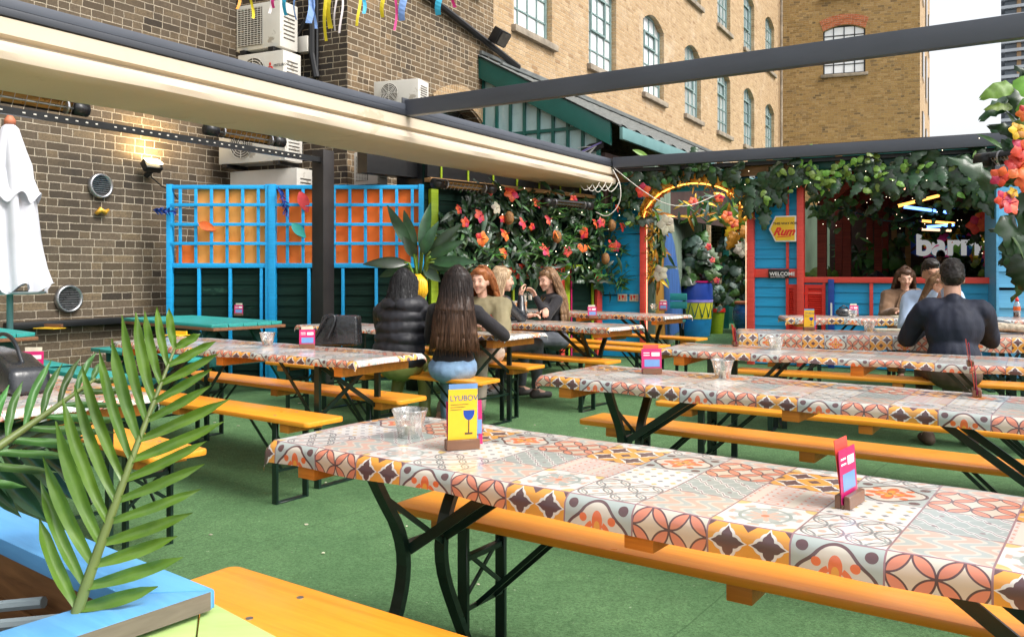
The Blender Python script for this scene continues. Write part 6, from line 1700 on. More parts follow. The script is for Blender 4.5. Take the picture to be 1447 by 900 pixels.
for k in range(7): st.tube([Vector((random.uniform(-.05, .05), random.uniform(-.04, .04), .3)), Vector((random.uniform(-.1, .1), 0, 1.3))], .014, 6)
st.build('stem', MT['leaf_lt'], bp, smooth=True); lf.build('leaves', MT['leaf_dk'], bp, smooth=True, fixn=False)
MB().lathe([(.14, 0), (.19, .35), (.2, .38)], 20).build('pot', MT['black'], bp, smooth=True)
bn = MB()
for k in range(9):
    a = -1.2 + 2.4 * k / 8; x = .075 * math.sin(a); y = -.09 - .03 * math.cos(a)
    bn.tube([Vector((x * .3, y, 1.24)), Vector((x * 1.1, y - .03, 1.16)), Vector((x * 1.2, y - .03, 1.06)), Vector((x * .8, y, .97))], [.010, .026, .026, .008], 8)
bn.build('banana_bunch', MT['banana'], bp, smooth=True)

# --- garlands over the arch and the hut
def hl(px, py, d):
    return Matrix.Rotation(-HF.a, 3, 'Z') @ (atd(px, py, d) - HF.o)
def hp(px, py, off=.16):
    t, z = HF.tz(px, py); return Vector((t, -off, z))
garland('leaf_garland', 'dark heart leaf garland over the left of the archway', HF.o, HF.a, [hp(862, 262), hp(895, 262), hp(925, 250), hp(975, 241), hp(1010, 241), hp(1050, 250)], 52, 24, big=(.20, .34), seed=1, spread=(.26, .24), bulbs=8, mats=('leaf_dk', 'leaf_md'), flowers=((hp(918, 272, .3), 'red_fl', .10),))
garland('leaf_garland', 'trailing dark leaves down the left jamb of the archway', HF.o, HF.a, [hp(878, 275), hp(898, 288), hp(900, 325)], 18, 8, big=(.20, .34), seed=2, spread=(.22, .2), bulbs=4)
garland('leaf_garland', 'heavy hanging leaf cluster between archway and arrow sign', HF.o, HF.a, [hp(1035, 262), hp(1060, 268), hp(1080, 276), hp(1088, 286), hp(1095, 262), hp(1122, 254)], 62, 14, big=(.22, .38), seed=3, spread=(.34, .3), bulbs=6)
garland('leaf_garland', 'bright ivy and pothos garland over the left of the serving hatch', HF.o, HF.a, [hp(1125, 256), hp(1150, 252), hp(1180, 256), hp(1215, 246), hp(1250, 250)], 44, 80, big=(.16, .30), seed=4, spread=(.30, .34), bulbs=14)
garland('leaf_garland', 'big leaf garland over the middle of the serving hatch', HF.o, HF.a, [hp(1235, 256), hp(1262, 248), hp(1290, 256), hp(1318, 246), hp(1345, 256)], 62, 24, big=(.24, .40), seed=5, spread=(.36, .3), bulbs=12)
garland('leaf_garland', 'dense dark leaf garland over the right end of the serving hatch', HF.o, HF.a, [hp(1335, 255), hp(1362, 245), hp(1385, 240), hp(1408, 235), hp(1405, 272), hp(1385, 262)], 96, 20, big=(.22, .40), seed=6, spread=(.40, .3), bulbs=10)
garland('leaf_garland', 'small ivy trail down the left inside edge of the hatch', HF.o, HF.a, [hl(1150, 285, 11.7), hl(1160, 305, 11.9), hl(1180, 290, 12.1), hl(1205, 295, 12.3)], 16, 60, big=(.10, .18), seed=7, spread=(.34, .4), bulbs=20, mats=('leaf_dk', 'leaf_md'))
random.seed(9)
garland('flower_garland', 'string of leaves and fairy lights down the right inside edge of the hatch', HF.o, HF.a, [hl(1392, 285, 11.2), hl(1396, 320, 11.2), hl(1400, 350, 11.2), hl(1402, 378, 11.2)], 40, 50, big=(.12, .22), seed=8, spread=(.3, .3), bulbs=50,
        flowers=tuple((hl(px, py, 10.95), 'pk_fl', .07) for px, py in ((1400, 352), (1404, 362), (1398, 372), (1406, 378), (1401, 368), (1396, 360))) + tuple((hl(px, py, 10.95), 'red_fl', .11) for px, py in ((1388, 310), (1380, 318))))
garland('leaf_garland', 'vine crossing high inside the hut with fairy lights', HF.o, HF.a, [hl(1180, 290, 12.4), hl(1225, 305, 13), hl(1270, 315, 13), hl(1320, 290, 12.5), hl(1380, 300, 12.4)], 26, 70, big=(.14, .24), seed=18, spread=(.34, .34), bulbs=60, mats=('leaf_dk', 'leaf_md'))
garland('leaf_garland', 'lush leaves hanging in front of the letters inside the hut', HF.o, HF.a, [hl(1285, 326, 17), hl(1330, 322, 17), hl(1400, 326, 17)], 34, 40, big=(.2, .34), seed=19, spread=(.22, .3), bulbs=12, mats=('leaf_md', 'leaf_lt'))
# foliage of the passage
def bush(name, label, c, w, h, z0, n, size, mats, seed, flat=.3, flowers=(), cat='plant', lance=False, pot=None):
    random.seed(seed); o = empty(name, (c[0], c[1], 0), 0, label, cat)
    st = MB()
    for k in range(5): st.tube([Vector((random.uniform(-.05, .05), 0, z0 - .1)), Vector((random.uniform(-w, w) * .4, random.uniform(-flat, flat) * .5, z0 + h * random.uniform(.5, .95)))], .014, 6)
    st.build('stem', MT['leaf_md'], o)
    for mi, m in enumerate(mats):
        b = MB()
        for k in range(n // len(mats)):
            a = random.uniform(0, 6.28); rr = math.sqrt(random.random()); zz = random.random(); ww = w * (.45 + .55 * math.sin(math.pi * min(1, zz + .15)))
            cc = Vector((rr * math.cos(a) * ww * .5, rr * math.sin(a) * flat - .05, z0 + zz * h)); L = random.uniform(*size)
            big_leaf_at(b, cc, L, L * (.25 if lance else .8), kind='lance' if lance else 'heart', split=(mi % 2 == 0), roll=random.gauss(0, 1.1))
        b.build('leaves', MT[m], o, smooth=True, fixn=False)
    for (x, z, m, r) in flowers: hibiscus(o, (x, -flat - .05, z), MT[m], r, name='flower')
    return o
c = atd(985, 384, 16.8); bush('caladium_plant', 'silvery leaved plant with pink streaks in the barrel planter', c, .75, .85, 1.12, 80, (.22, .36), ('leaf_bl', 'leaf_dk', 'leaf_md'), 31, flowers=((.15, 1.75, 'pk_fl', .07), (.22, 1.5, 'pk_fl', .06), (.3, 1.1, 'pk_fl', .06)))
c = atd(1012, 384, 17.4); bush('potted_plant', 'grey green leaves filling the small pot beside the barrel', c, .28, .5, .5, 26, (.12, .2), ('leaf_bl', 'leaf_dk'), 32)
c = atd(1046, 384, 18.2); bush('climbing_lilies', 'tall climber with white lilies behind the right side of the archway', c, .95, 2.0, .6, 200, (.18, .30), ('leaf_dk', 'leaf_bl', 'leaf_md'), 33, flat=.3, flowers=((.0, 2.05, 'wh_fl', .16), (-.05, 1.75, 'wh_fl', .17), (.12, 2.2, 'wh_fl', .13), (.14, 1.5, 'wh_fl', .10), (-.25, 1.9, 'wh_fl', .1)))
c = atd(1047, 384, 13.4); bush('yellow_leaf_plant', 'yellow and lime leaves hanging inside the top right of the archway', c, .45, .45, 1.85, 24, (.18, .32), ('leaf_yl', 'leaf_lt', 'or_fl'), 34)
c = atd(1000, 384, 13.4); bush('hanging_foliage', 'mixed hanging foliage with orange blooms in the crown of the archway', c, 1.15, .42, 2.12, 70, (.14, .28), ('leaf_md', 'leaf_bl', 'gold'), 35, lance=True, flowers=((.22, 2.12, 'or_fl', .09), (.32, 2.02, 'or_fl', .08), (-.3, 2.35, 'red_fl', .07), (.1, 2.4, 'red_fl', .07)))
c = atd(928, 384, 12.5); bush('white_lily_spray', 'yellow garland with white lilies on the left jamb of the archway', c, .32, 1.1, 1.1, 70, (.12, .28), ('gold', 'leaf_dk', 'leaf_lt'), 36, flat=.1, lance=True, flowers=((.02, 1.25, 'wh_fl', .11), (.12, 1.95, 'wh_fl', .14)))
c = atd(1155, 384, 15.5); bush('courtyard_bush', 'pale green potted shrub seen at the left of the hut interior', c, 1.1, .8, .5, 80, (.16, .3), ('leaf_md', 'leaf_lt'), 37)
c = atd(1205, 384, 16.2); bush('interior_palm', 'dark leafy shrubs behind the hut posts', c, 1.9, 1.2, .6, 150, (.2, .36), ('leaf_dk', 'leaf_md'), 38, lance=True)
c = atd(1250, 384, 16.0); bush('interior_shrub', 'dark shrub left of the bartender inside the hut', c, 1.0, 1.3, .6, 90, (.2, .3), ('leaf_dk', 'leaf_md'), 39)
c = atd(1345, 384, 17.3); bush('back_bar_plants', 'dark leafy plants below the white letters', c, 1.8, .55, 1.05, 120, (.16, .28), ('leaf_dk', 'leaf_md'), 40)

# cluster at the right edge, close to the camera side
random.seed(77)
def rp(px, py, d=6.0): return atd(px, py, d)
co = rp(1440, 240); rg_ = empty('hanging_flower_basket', co, 0, 'big leaves and coral flowers hanging at the right edge of view', 'flowers')
b = MB(); b2 = MB(); b3 = MB()
for px, py, L, W, roll in ((1410, 275, .36, .17, -2.2), (1420, 318, .34, .24, .4), (1436, 345, .34, .26, .2), (1450, 300, .3, .24, 1.0), (1432, 372, .25, .18, .3), (1450, 240, .3, .24, .2), (1455, 355, .34, .3, .5), (1462, 280, .4, .3, 0), (1470, 200, .4, .3, 0)):
    big_leaf_at(b, rp(px, py - 12) - co, L, W, roll=roll)
for px, py, L, W, roll in ((1430, 120, .22, .13, -1.2), (1443, 108, .24, .16, .3), (1430, 150, .18, .08, -1.5), (1440, 170, .18, .12, .2), (1450, 140, .25, .18, .4)): big_leaf_at(b2, rp(px, py) - co, L, W, roll=roll, split=False)
for px, py, L, W, roll in ((1416, 210, .20, .05, -2.6), (1432, 260, .22, .03, -1.5), (1425, 330, .2, .04, .4), (1440, 190, .2, .06, -2.9)): big_leaf_at(b3, rp(px, py) - co, L, W, roll=roll, kind='lance')
for k in range(60): big_leaf_at(b, rp(random.uniform(1430, 1500), random.uniform(120, 370), random.uniform(6, 6.5)) - co, random.uniform(.15, .3), .14)
b.build('dark_leaves', MT['leaf_dk'], rg_, smooth=True, fixn=False); b2.build('striped_leaves', MT['leaf_lt'], rg_, smooth=True, fixn=False); b3.build('strap_leaves', MT['leaf_md'], rg_, smooth=True, fixn=False)
for px, py, m, r in ((1409, 250, 'red_fl', .085), (1423, 288, 'pk_fl', .10), (1413, 282, 'red_fl', .08), (1441, 212, 'red_fl', .11), (1436, 238, 'or_fl', .12), (1445, 255, 'red_fl', .10), (1434, 185, 'leaf_yl', .08), (1428, 272, 'leaf_yl', .05), (1444, 160, 'or_fl', .07), (1438, 226, 'red_fl', .09)):
    hibiscus(rg_, rp(px + 4, py, 5.85) - co, MT[m], r * .74)
MB().tube([Vector((.25, .2, -3.0)) + Vector((0, 0, 1.0)), Vector((.25, .2, 1.3))], .03, 8).build('pole', MT['steel_blk'], rg_)
h_ = heater(rp(1432, 222, 6.15), R(-60), .5, 'black heater tucked among the flowers at the right edge', -30)

# odd bits on the canopy roof: spider-web board, green bulb, leaf
c = atd(842, 212, 12.3); o = empty('roof_prop', c, R(-30), 'purple and black spider web board lying on the canopy roof', 'decoration')
MB().prism([(-.55, -.16), (.12, .02), (.12, .12), (-.1, .09)], -.01, .01).build('board', MT['black'], o)
MB().bar((-.55, -.02, -.14), (.10, -.02, .10), .02, .02).build('purple_edge', MT['barrel_p'], o)
q = MB()
for k in range(6): a = k * .5; q.bar((.02, -.02, .05), (.02 - .3 * math.cos(a * .4), -.02, .05 - .22 * math.sin(a)), .006, .008)
q.build('web', MT['white'], o)
c = atd(894, 212, 12.4); q = MB(); leaf_shape(q, (0, 0, 0), .32, .1, Euler((0, R(20), 0)).to_matrix() @ Matrix.Rotation(R(70), 3, 'X')); o = q.build('fake_leaf', MT['leaf_lt'], None, loc=c, fixn=False); tag(o, 'bright green plastic leaf lying on the canopy roof', 'leaf')
# ================================================================== people
def frame(fwd, up=(0, 0, 1)):
    f = Vector(fwd).normalized(); u = Vector(up); r = f.cross(u).normalized(); u = r.cross(f)
    return Matrix((r, f, u)).transposed()                 # columns: right, forward, up
def ik(a, b, l1, l2, hint):
    d = b - a; L = min(d.length, (l1 + l2) * .995); u = d.normalized(); x = (l1 * l1 - l2 * l2 + L * L) / (2 * L); h = math.sqrt(max(0, l1 * l1 - x * x))
    hv = Vector(hint); hv = (hv - u * hv.dot(u)).normalized(); return a + u * x + hv * h, a + u * L
def hand(mb, w, d, palm, curl=.5, sc=1.0, thumb=1):
    """palm plus five separate bent fingers; d = pointing direction, palm = palm normal"""
    d = Vector(d).normalized(); n = Vector(palm); n = (n - d * n.dot(d)).normalized(); s = d.cross(n) * thumb
    s_ = sc
    mb.cap(w, w + d * .03 * s_, .024 * s_, .026 * s_, 10)
    for k, (o, L, r) in enumerate(((.028, .070, .0085), (.0095, .078, .009), (-.0095, .073, .0088), (-.027, .058, .0078))):
        b0 = w + d * .02 * s_ + s * o * .6 * s_; b1 = w + d * .078 * s_ + s * o * s_
        mb.cap(b0, b1, .013 * s_, r * 1.15 * s_, 8)
        p = b1; a = curl * .7
        for seg, fr in enumerate((.45, .32, .25)):
            dd = d * math.cos(a) + n * math.sin(a); q = p + dd * L * fr * s_; mb.cap(p, q, r * s_ * (1.05 - .1 * seg), r * s_ * (.95 - .1 * seg), 8); p = q; a += curl * .8
    t0 = w + d * .018 * s_ + s * .022 * s_; t1 = t0 + (d * .6 + s * .75 + n * .25).normalized() * .040 * s_; t2 = t1 + (d * .9 + s * .25 + n * .5 * curl).normalized() * .034 * s_
    mb.cap(t0, t1, .014 * s_, .011 * s_, 8); mb.cap(t1, t2, .0105 * s_, .0085 * s_, 8)

def person(loc, yaw, label, seat=.48, sc=1.0, lean=.12, side=0.0, twist=0.0, male=False, skin='skin', head_yaw=0.0, head_pitch=-.15, head_roll=0.0,
           hands=None, hints=None, top='knit', top_kind='slim', trousers='denim', shoes='shoe', hair='h_brown', hair_kind='long', hair_len=.42, knees=None, feet=None, standing=False, hand_curl=.5, extras=None, vox=.009, seed=1, face=True, neckline=.0, sleeve='long', legs=True):
    rn = random.Random(seed)
    o = empty('person', (loc[0], loc[1], 0), yaw, label, 'person')
    base = Vector((0, 0, seat + .07)) if not standing else Vector((0, 0, .93))
    tl = .475 * sc
    up = Vector((math.sin(side), math.sin(lean), math.cos(lean))).normalized()
    neck = base + up * tl
    TF = frame(Matrix.Rotation(twist, 3, 'Z') @ Vector((0, 1, 0)), up)     # chest frame
    rt, fw_, _ = TF.col[0], TF.col[1], TF.col[2]
    sw = (.185 if male else .162) * sc; hw = (.085 if male else .098) * sc
    shL = neck - rt * sw - up * .055; shR = neck + rt * sw - up * .055
    hipL, hipR = base + Vector((-hw, 0, 0)), base + Vector((hw, 0, 0))
    if standing:
        knees = knees or ((-.10, .02, .50), (.10, .02, .50)); feet = feet or ((-.11, -.02, .07), (.11, .0, .07))
    else:
        knees = knees or ((-.12, .42, seat + .06), (.12, .42, seat + .06)); feet = feet or ((-.12, .36, .08), (.12, .40, .08))
    knees = [Vector(k) for k in knees]; feet = [Vector(k) for k in feet]
    # head frame
    hd = Matrix.Rotation(head_yaw, 3, 'Z') @ Vector((0, math.cos(head_pitch), math.sin(head_pitch)))
    HFm = frame(hd, up + Vector((math.sin(head_roll), 0, 0)))
    hs = sc * (1.03 if male else 1.0)
    hc = neck + up * .095 * hs + HFm @ Vector((0, .028, .075)) * hs
    def H(x, y, z): return hc + HFm @ (Vector((x, y, z)) * hs)
    b = MB()
    b.ell(base + up * .02, (.155 * sc, .11 * sc, .12 * sc), TF); b.ell(base + up * .2 * sc, (.125 * sc, .085 * sc, .14 * sc), TF); b.ell(base + up * .36 * sc, ((.155 if male else .14) * sc, .10 * sc, .15 * sc), TF)
    b.cap(shL + up * .01, shR + up * .01, .048 * sc, .048 * sc)
    b.cap(neck - up * .04, H(0, -.02, -.07), (.056 if male else .046) * sc, (.055 if male else .043) * sc)
    # head: cranium, face, jaw, nose, ears
    b.ell(H(0, -.018, .035), (.073 * hs, .088 * hs, .082 * hs), HFm); b.ell(H(0, .022, -.012), (.062 * hs, .068 * hs, .085 * hs), HFm); b.ell(H(0, .035, -.062), (.042 * hs, .048 * hs, .042 * hs), HFm)
    b.ell(H(0, .068, -.088), (.020 * hs, .018 * hs, .018 * hs), HFm)
    b.cap(H(0, .085, .018), H(0, .101, -.022), .009 * hs, .0135 * hs, 8)
    for s_ in (-1, 1):
        b.ell(H(s_ * .070, -.008, -.010), (.010 * hs, .020 * hs, .031 * hs), HFm, 10, 8); b.ell(H(s_ * .034, .062, -.028), (.022 * hs, .022 * hs, .022 * hs), HFm, 10, 8); b.cap(H(s_ * .012, .079, .030), H(s_ * .045, .070, .033), .009 * hs, .007 * hs, 8)
    hands = hands or (base + Vector((-.12, .38, .12)), base + Vector((.12, .38, .12))); hints = hints or ((-.6, -.3, -1), (.6, -.3, -1))
    arms = []
    for i, (sh, hn, hi) in enumerate(((shL, hands[0], hints[0]), (shR, hands[1], hints[1]))):
        if hn is None: arms.append(None); continue
        el, wr = ik(sh, Vector(hn), .275 * sc, .245 * sc, hi); arms.append((sh, el, wr))
        b.cap(sh, el, .046 * sc, .037 * sc); b.cap(el, wr, .036 * sc, .025 * sc)
        d = (wr - el).normalized(); hand(b, wr, d + Vector((0, 0, -.1)), (0, 0, -1) if abs(d.z) < .8 else (0, 1, 0), hand_curl, sc * (1.1 if male else 1.0), thumb=(1 if i == 0 else -1))
    if legs:
        for hp_, k, f in ((hipL, knees[0], feet[0]), (hipR, knees[1], feet[1])):
            b.cap(hp_, k, .078 * sc, .052 * sc); b.cap(k, f, .050 * sc, .034 * sc); b.cap(f, f + (Vector((k.x - hp_.x, k.y - hp_.y, 0)).normalized() if not standing else Vector((0, 1, 0))) * .10 + Vector((0, 0, -.035)), .034, .028)
    b.build('body', MT[skin], o, voxel=vox, sm=2)
    # clothes
    g_ = .014 if top_kind in ('slim', 'shirt') else .03
    t = MB()
    w_ = (1.06 if male else 1.0)
    t.ell(base + up * .06 * sc, ((.150 + g_) * sc * w_, (.108 + g_) * sc, .12 * sc), TF) if top_kind != 'crop' else None
    t.ell(base + up * .20 * sc, ((.132 + g_) * sc * w_, (.092 + g_) * sc, .16 * sc), TF); t.ell(base + up * .355 * sc, ((.152 + g_) * sc * w_, (.106 + g_) * sc, .155 * sc), TF)
    t.cap(shL + up * .008, shR + up * .008, (.052 + g_ * .6) * sc, (.052 + g_ * .6) * sc)
    t.cap(neck - rt * .08 - up * .03, neck + rt * .08 - up * .03, .052 * sc, .052 * sc)
    for i, ar in enumerate(arms):
        if ar is None: continue
        sh, el, wr = ar; kx = 1.35 if top_kind in ('coat', 'puffer') else (1.28 if top_kind == 'shirt' else 1.0)
        t.cap(sh, el, (.052 + g_ * .5) * kx * sc, (.044 + g_ * .5) * kx * sc)
        if sleeve == 'long': t.cap(el, wr - (wr - el) * .07, (.043 + g_ * .5) * kx * sc, (.031 + g_ * .35) * kx * sc)
        if top_kind == 'puffer':
            for q in range(7):
                p = sh.lerp(el, (q + .3) / 6.5); t.ell(p, (.078 * sc,) * 3, None, 12, 8)
            for q in range(6):
                p = el.lerp(wr, (q + .3) / 6.5); t.ell(p, (.062 * sc,) * 3, None, 12, 8)
    if top_kind == 'puffer':
        for q in range(6):
            z = .04 + q * .086; wv = .205 + .022 * math.sin(q / 5 * math.pi); t.ell(base + up * z * sc + rt * rn.uniform(-.012, .012), (wv * sc, .165 * sc, (.102 + rn.uniform(-.012, .010)) * sc), Matrix.Rotation(rn.uniform(-.08, .08), 3, 'Y') @ TF, 24, 12)
        t.ell(neck - up * .01, (.105 * sc, .095 * sc, .055 * sc), TF); t.ell(neck + up * .035, (.085 * sc, .08 * sc, .035 * sc), TF)
    if top_kind == 'coat':
        t.ell(neck - up * .035 + fw_ * -.01, (.125 * sc, .095 * sc, .05 * sc), TF); t.ell(base + up * .26, ((.25 if top == 'camel' else .20) * sc, .15 * sc, .26 * sc), TF); t.cap(shL + up * .0 - rt * .02, shR + rt * .02, .085, .085)
    if top_kind == 'shirt' and male: t.ell(base + up * .30 * sc - fw_ * .01, (.190 * sc, .125 * sc, .20 * sc), TF); t.ell(base + up * .10 * sc, (.175 * sc, .125 * sc, .16 * sc), TF)
    if top_kind == 'shirt': t.cap(neck - fw_ * .03 + up * .008, neck + fw_ * .015 + up * .0, .070 * sc, .066 * sc); t.cap(shL + up * .015 + rt * .03, shR + up * .015 - rt * .03, .074 * sc, .074 * sc)
    amp = {'slim': .006, 'shirt': .011, 'coat': .014, 'puffer': .012, 'crop': .006}[top_kind]
    tp_ = t.build('top', MT[top], o, voxel=.010, sm=(1 if top_kind == 'puffer' else (12 if male else 4)), disp=(amp, 8 if top_kind != 'shirt' else 9, (1, 1, 1) if top_kind != 'shirt' else (1.3, 1.3, .45), seed))
    if legs:
        t = MB(); t.ell(base + Vector((0, -.01, -.005)), (.170 * sc, .128 * sc, .125 * sc)); 
        if not standing: t.ell(base + Vector((0, -.045, -.015)), (.172 * sc, .11 * sc, .10 * sc))
        for hp_, k, f in ((hipL, knees[0], feet[0]), (hipR, knees[1], feet[1])):
            t.cap(hp_, k, .094 * sc, .066 * sc); t.cap(k, f + (k - f) * .12, .064 * sc, .050 * sc)
        t.build('trousers', MT[trousers], o, voxel=.011, sm=2, disp=(.008, 9, (1, 1, 1), seed + 3))
        for hp_, k, f in ((hipL, knees[0], feet[0]), (hipR, knees[1], feet[1])):
            dirn = Vector((k.x - hp_.x, k.y - hp_.y, 0)); dirn = dirn.normalized() if dirn.length > .1 and not standing else Vector((0, 1, 0))
            s_ = MB(); s_.cap(f + Vector((0, 0, -.01)), f + Vector((0, 0, -.035)) - dirn * .03, .044, .042); s_.cap(f - dirn * .03 + Vector((0, 0, -.035)), f + dirn * .15 + Vector((0, 0, -.045)), .042, .034)
            s_.build('shoe', MT[shoes], o, voxel=.010, sm=1)
    if face:
        e = MB()
        for s_ in (-1, 1):
            e.ell(H(s_ * .031, .0785, .010), (.0125 * hs, .005 * hs, .0036 * hs), HFm, 10, 6); e.cap(H(s_ * .016, .0885, .0335), H(s_ * .048, .0765, .036), .0022 * hs, .0014 * hs, 6)
        e.build('eyes_and_brows', MT['eye'], o, smooth=True)
        MB().ell(H(0, .0875, -.052), (.018 * hs, .008 * hs, .0042 * hs), HFm, 12, 6).ell(H(0, .0865, -.060), (.014 * hs, .008 * hs, .0045 * hs), HFm, 12, 6).build('mouth', MT['lip'], o, smooth=True)
    # hair
    h = MB()
    if hair_kind == 'short':
        h.ell(H(0, -.022, .052), (.078 * hs, .090 * hs, .078 * hs), HFm); h.ell(H(0, -.045, .012), (.076 * hs, .070 * hs, .075 * hs), HFm); h.ell(H(0, .03, .092), (.060 * hs, .055 * hs, .034 * hs), HFm); h.ell(H(0, -.01, .108), (.055 * hs, .07 * hs, .030 * hs), HFm)
        h.build('hair', MT[hair], o, voxel=.007, sm=1, disp=(.006, 60, (1, 1, 1), seed))
    else:
        h.ell(H(0, -.026, .040), (.083 * hs, .092 * hs, .086 * hs), HFm); h.ell(H(0, .018, .085), (.062 * hs, .058 * hs, .036 * hs), HFm)
        Lh = hair_len; bk = -fw_
        def G(ang, t, r=1.0):                              # hair guide: round the head then hanging down over back/shoulders
            c_, s_ = math.cos(ang), math.sin(ang)
            top = H(0, -.02 + .06 * c_ * -1, .118)
            a1 = hc + HFm @ (Vector((s_ * .090, -.026 - c_ * .094, .035)) * hs)
            wid = .10 + .025 * min(1, Lh / .4)
            low = Vector((0, 0, 0)) + neck + rt * s_ * wid * sc * 1.05 + bk * (.07 + c_ * .085) * sc + up * -.03
            if Lh > .2: end = low - Vector((0, 0, 1)) * (Lh - .2) - up * 0 + rt * s_ * .05 + bk * .02 * c_
            else: end = low; 
            if t < .25: q = t / .25; return top.lerp(a1, math.sin(q * math.pi / 2)) + (HFm @ Vector((0, 0, .022))) * math.sin(q * math.pi)
            if t < .6 or Lh <= .2: q = min(1, (t - .25) / .35) if Lh > .2 else (t - .25) / .75; return a1.lerp(low, q)
            return low.lerp(end, (t - .6) / .4)
        A = 1.75
        vol = MB()
        for k in range(15):
            ang = -A + 2 * A * k / 14
            for q in range(5): vol.cap(G(ang, q / 5 + .05), G(ang, (q + 1) / 5 - (.06 if q == 4 else 0)), .020, .022 if q < 4 else .014, 8)
        h.v += [tuple(p) for p in vol.v]; b0 = len(h.v) - len(vol.v); h.f += [tuple(b0 + i for i in f) for f in vol.f]; h.mi += [0] * len(vol.f)
        ho = h.build('hair', MT[hair], o, voxel=.009, sm=2, disp=(.006, 26, (1, 1, .15), seed))
        st = MB()
        for k in range(430):
            ang = rn.uniform(-A - .1, A + .1); off = rn.uniform(.012, .023); ph = rn.uniform(0, 6); wv_ = rn.uniform(.0, .010) * (2.2 if hair_kind == 'wavy' else 1); e_ = rn.uniform(.86, 1.0)
            pts = []
            for q in range(11):
                t_ = q / 10 * e_; p = G(ang, t_); outv = (p - (hc - up * .1 * t_)); outv.z *= .3; outv = outv.normalized() if outv.length > 1e-4 else Vector((0, 1, 0))
                pts.append(p + outv * off + rt * wv_ * math.sin(t_ * 16 + ph))
            pts = [pts[0]] + [(pts[i - 1] + pts[i] * 2 + pts[i + 1]) / 4 for i in range(1, 10)] + [pts[10]]
            st.tube(pts, [.0030] * 8 + [.0024, .0018, .0008], 3)
        st.build('hair_strands', MT[hair], ho, smooth=True)['kind'] = 'stuff'
    o['_hc'] = 0; del o['_hc']
    return o, dict(H=H, HF=HFm, neck=neck, up=up, rt=rt, fw=fw_, base=base, arms=arms, hs=hs, shL=shL, shR=shR, sc=sc)

V = Vector
def W2L(loc, yaw, p):                                      # world point to a person's own frame
    return Matrix.Rotation(-yaw, 3, 'Z') @ (V(p) - V((loc[0], loc[1], 0)))
# -- woman in the puffer jacket (seen from behind)
L = at(557, 531, .48); L = (L.x + .03, L.y + .12); Y = R(-8)
o, d = person(L, Y, 'person in a black quilted puffer jacket and olive trousers seated with their back to us', sc=.97, lean=.16, top='puffer', top_kind='puffer', trousers='olive', hair='h_black', hair_kind='long', hair_len=.19, head_yaw=R(-12), head_pitch=-.30, knees=((-.10, .40, .54), (.08, .40, .54)),
              hands=((-.05, .42, .82), (.16, .42, .82)), feet=((-.14, .30, .08), (.14, .24, .08)), shoes='shoe', seed=2, face=True)
# -- long ombre haired woman
L = at(632, 536, .48); L = (L.x + .03, L.y + .13); Y = R(-3)
o, d = person(L, Y, 'person with very long dark hair, black knit and blue jeans, seen from behind', sc=.99, lean=.05, side=.05, top='knit', top_kind='slim', trousers='denim', hair='h_ombre', hair_kind='long', hair_len=.54, head_yaw=R(-14), head_pitch=-.1,
              hands=((-.05, .36, .80), (.26, .30, .83)), hints=((-.9, -.3, -1), (1.0, -.3, -.7)), knees=((-.09, .40, .54), (.07, .40, .54)), feet=((-.10, .40, .08), (.06, .42, .08)), seed=3)
# -- ginger woman facing us
L = (-.24, 7.55); Y = R(180 - 18)
o, d = person(L, Y, 'person with wavy ginger hair in a khaki trench coat facing us across the table', sc=1.0, lean=.12, top='khaki_coat', top_kind='coat', trousers='beige', hair='h_ginger', hair_kind='wavy', hair_len=.40, head_yaw=R(-4), head_pitch=-.12,
              hands=((-.12, .40, .82), (.10, .42, .82)), knees=((-.12, .42, .55), (.02, .46, .60)), feet=((-.10, .42, .08), (.10, .80, .10)), seed=4)
q = MB(); q.prism([(-.06, .22), (.06, .22), (.03, .46), (-.03, .46)], .10, .175); q.build('blouse', MT['pink_shirt'], o, bevel=.02)
# -- blonde in the leather jacket, back to us, reaching to the right
L = (-.17, 8.42); Y = R(-62)
o, d = person(L, Y, 'person with straight ash blonde hair in a black leather jacket reaching out with a glass', sc=1.0, lean=.10, top='leather', top_kind='slim', trousers='denim_d', hair='h_blonde', hair_kind='long', hair_len=.30, head_yaw=R(-10),
              hands=((-.05, .40, .82), W2L(L, Y, atd(736, 418, 8.55))), hints=((-.6, -.3, -1), (.4, -.2, -1)), seed=5, vox=.008, hand_curl=.7)
HB = atd(739, 411, 8.70)
# -- woman in the black V-neck top
L = (.46, 9.12); Y = R(112)
o, d = person(L, Y, 'person with long dark blonde hair and black V neck top raising a small glass', sc=.99, lean=.10, top='knit', top_kind='slim', trousers='denim_d', shoes='shoe_w', hair='h_dblonde', hair_kind='long', hair_len=.50, head_yaw=R(18), head_pitch=-.22,
              hands=(W2L(L, Y, atd(757, 420, 8.85)), W2L(L, Y, at(772, 452, .80))), hints=((-.5, -.4, -1), (.6, -.5, -1)), knees=((-.10, .46, .56), (.12, .45, .58)), feet=((-.10, .70, .08), (.14, .62, .08)), seed=6, vox=.007, hand_curl=.7)
q = MB(); n_, fw2, up2, rt2 = d['neck'], d['fw'], d['up'], d['rt']
cc = n_ - up2 * .02 + fw2 * .085
q.add([cc - rt2 * .055 + up2 * .01 - fw2 * .03, cc + rt2 * .055 + up2 * .01 - fw2 * .03, cc + rt2 * .03 - up2 * .06 + fw2 * .032, cc - up2 * .135 + fw2 * .055, cc - rt2 * .03 - up2 * .06 + fw2 * .032], [(0, 1, 2, 3, 4)])
q.add([cc - rt2 * .05 - fw2 * .05, cc + rt2 * .05 - fw2 * .05, cc - up2 * .12 + fw2 * .0], [(0, 1, 2)]); q.build('neckline_skin', MT['skin'], o, smooth=True, fixn=False)
H = d['H']; q = MB()
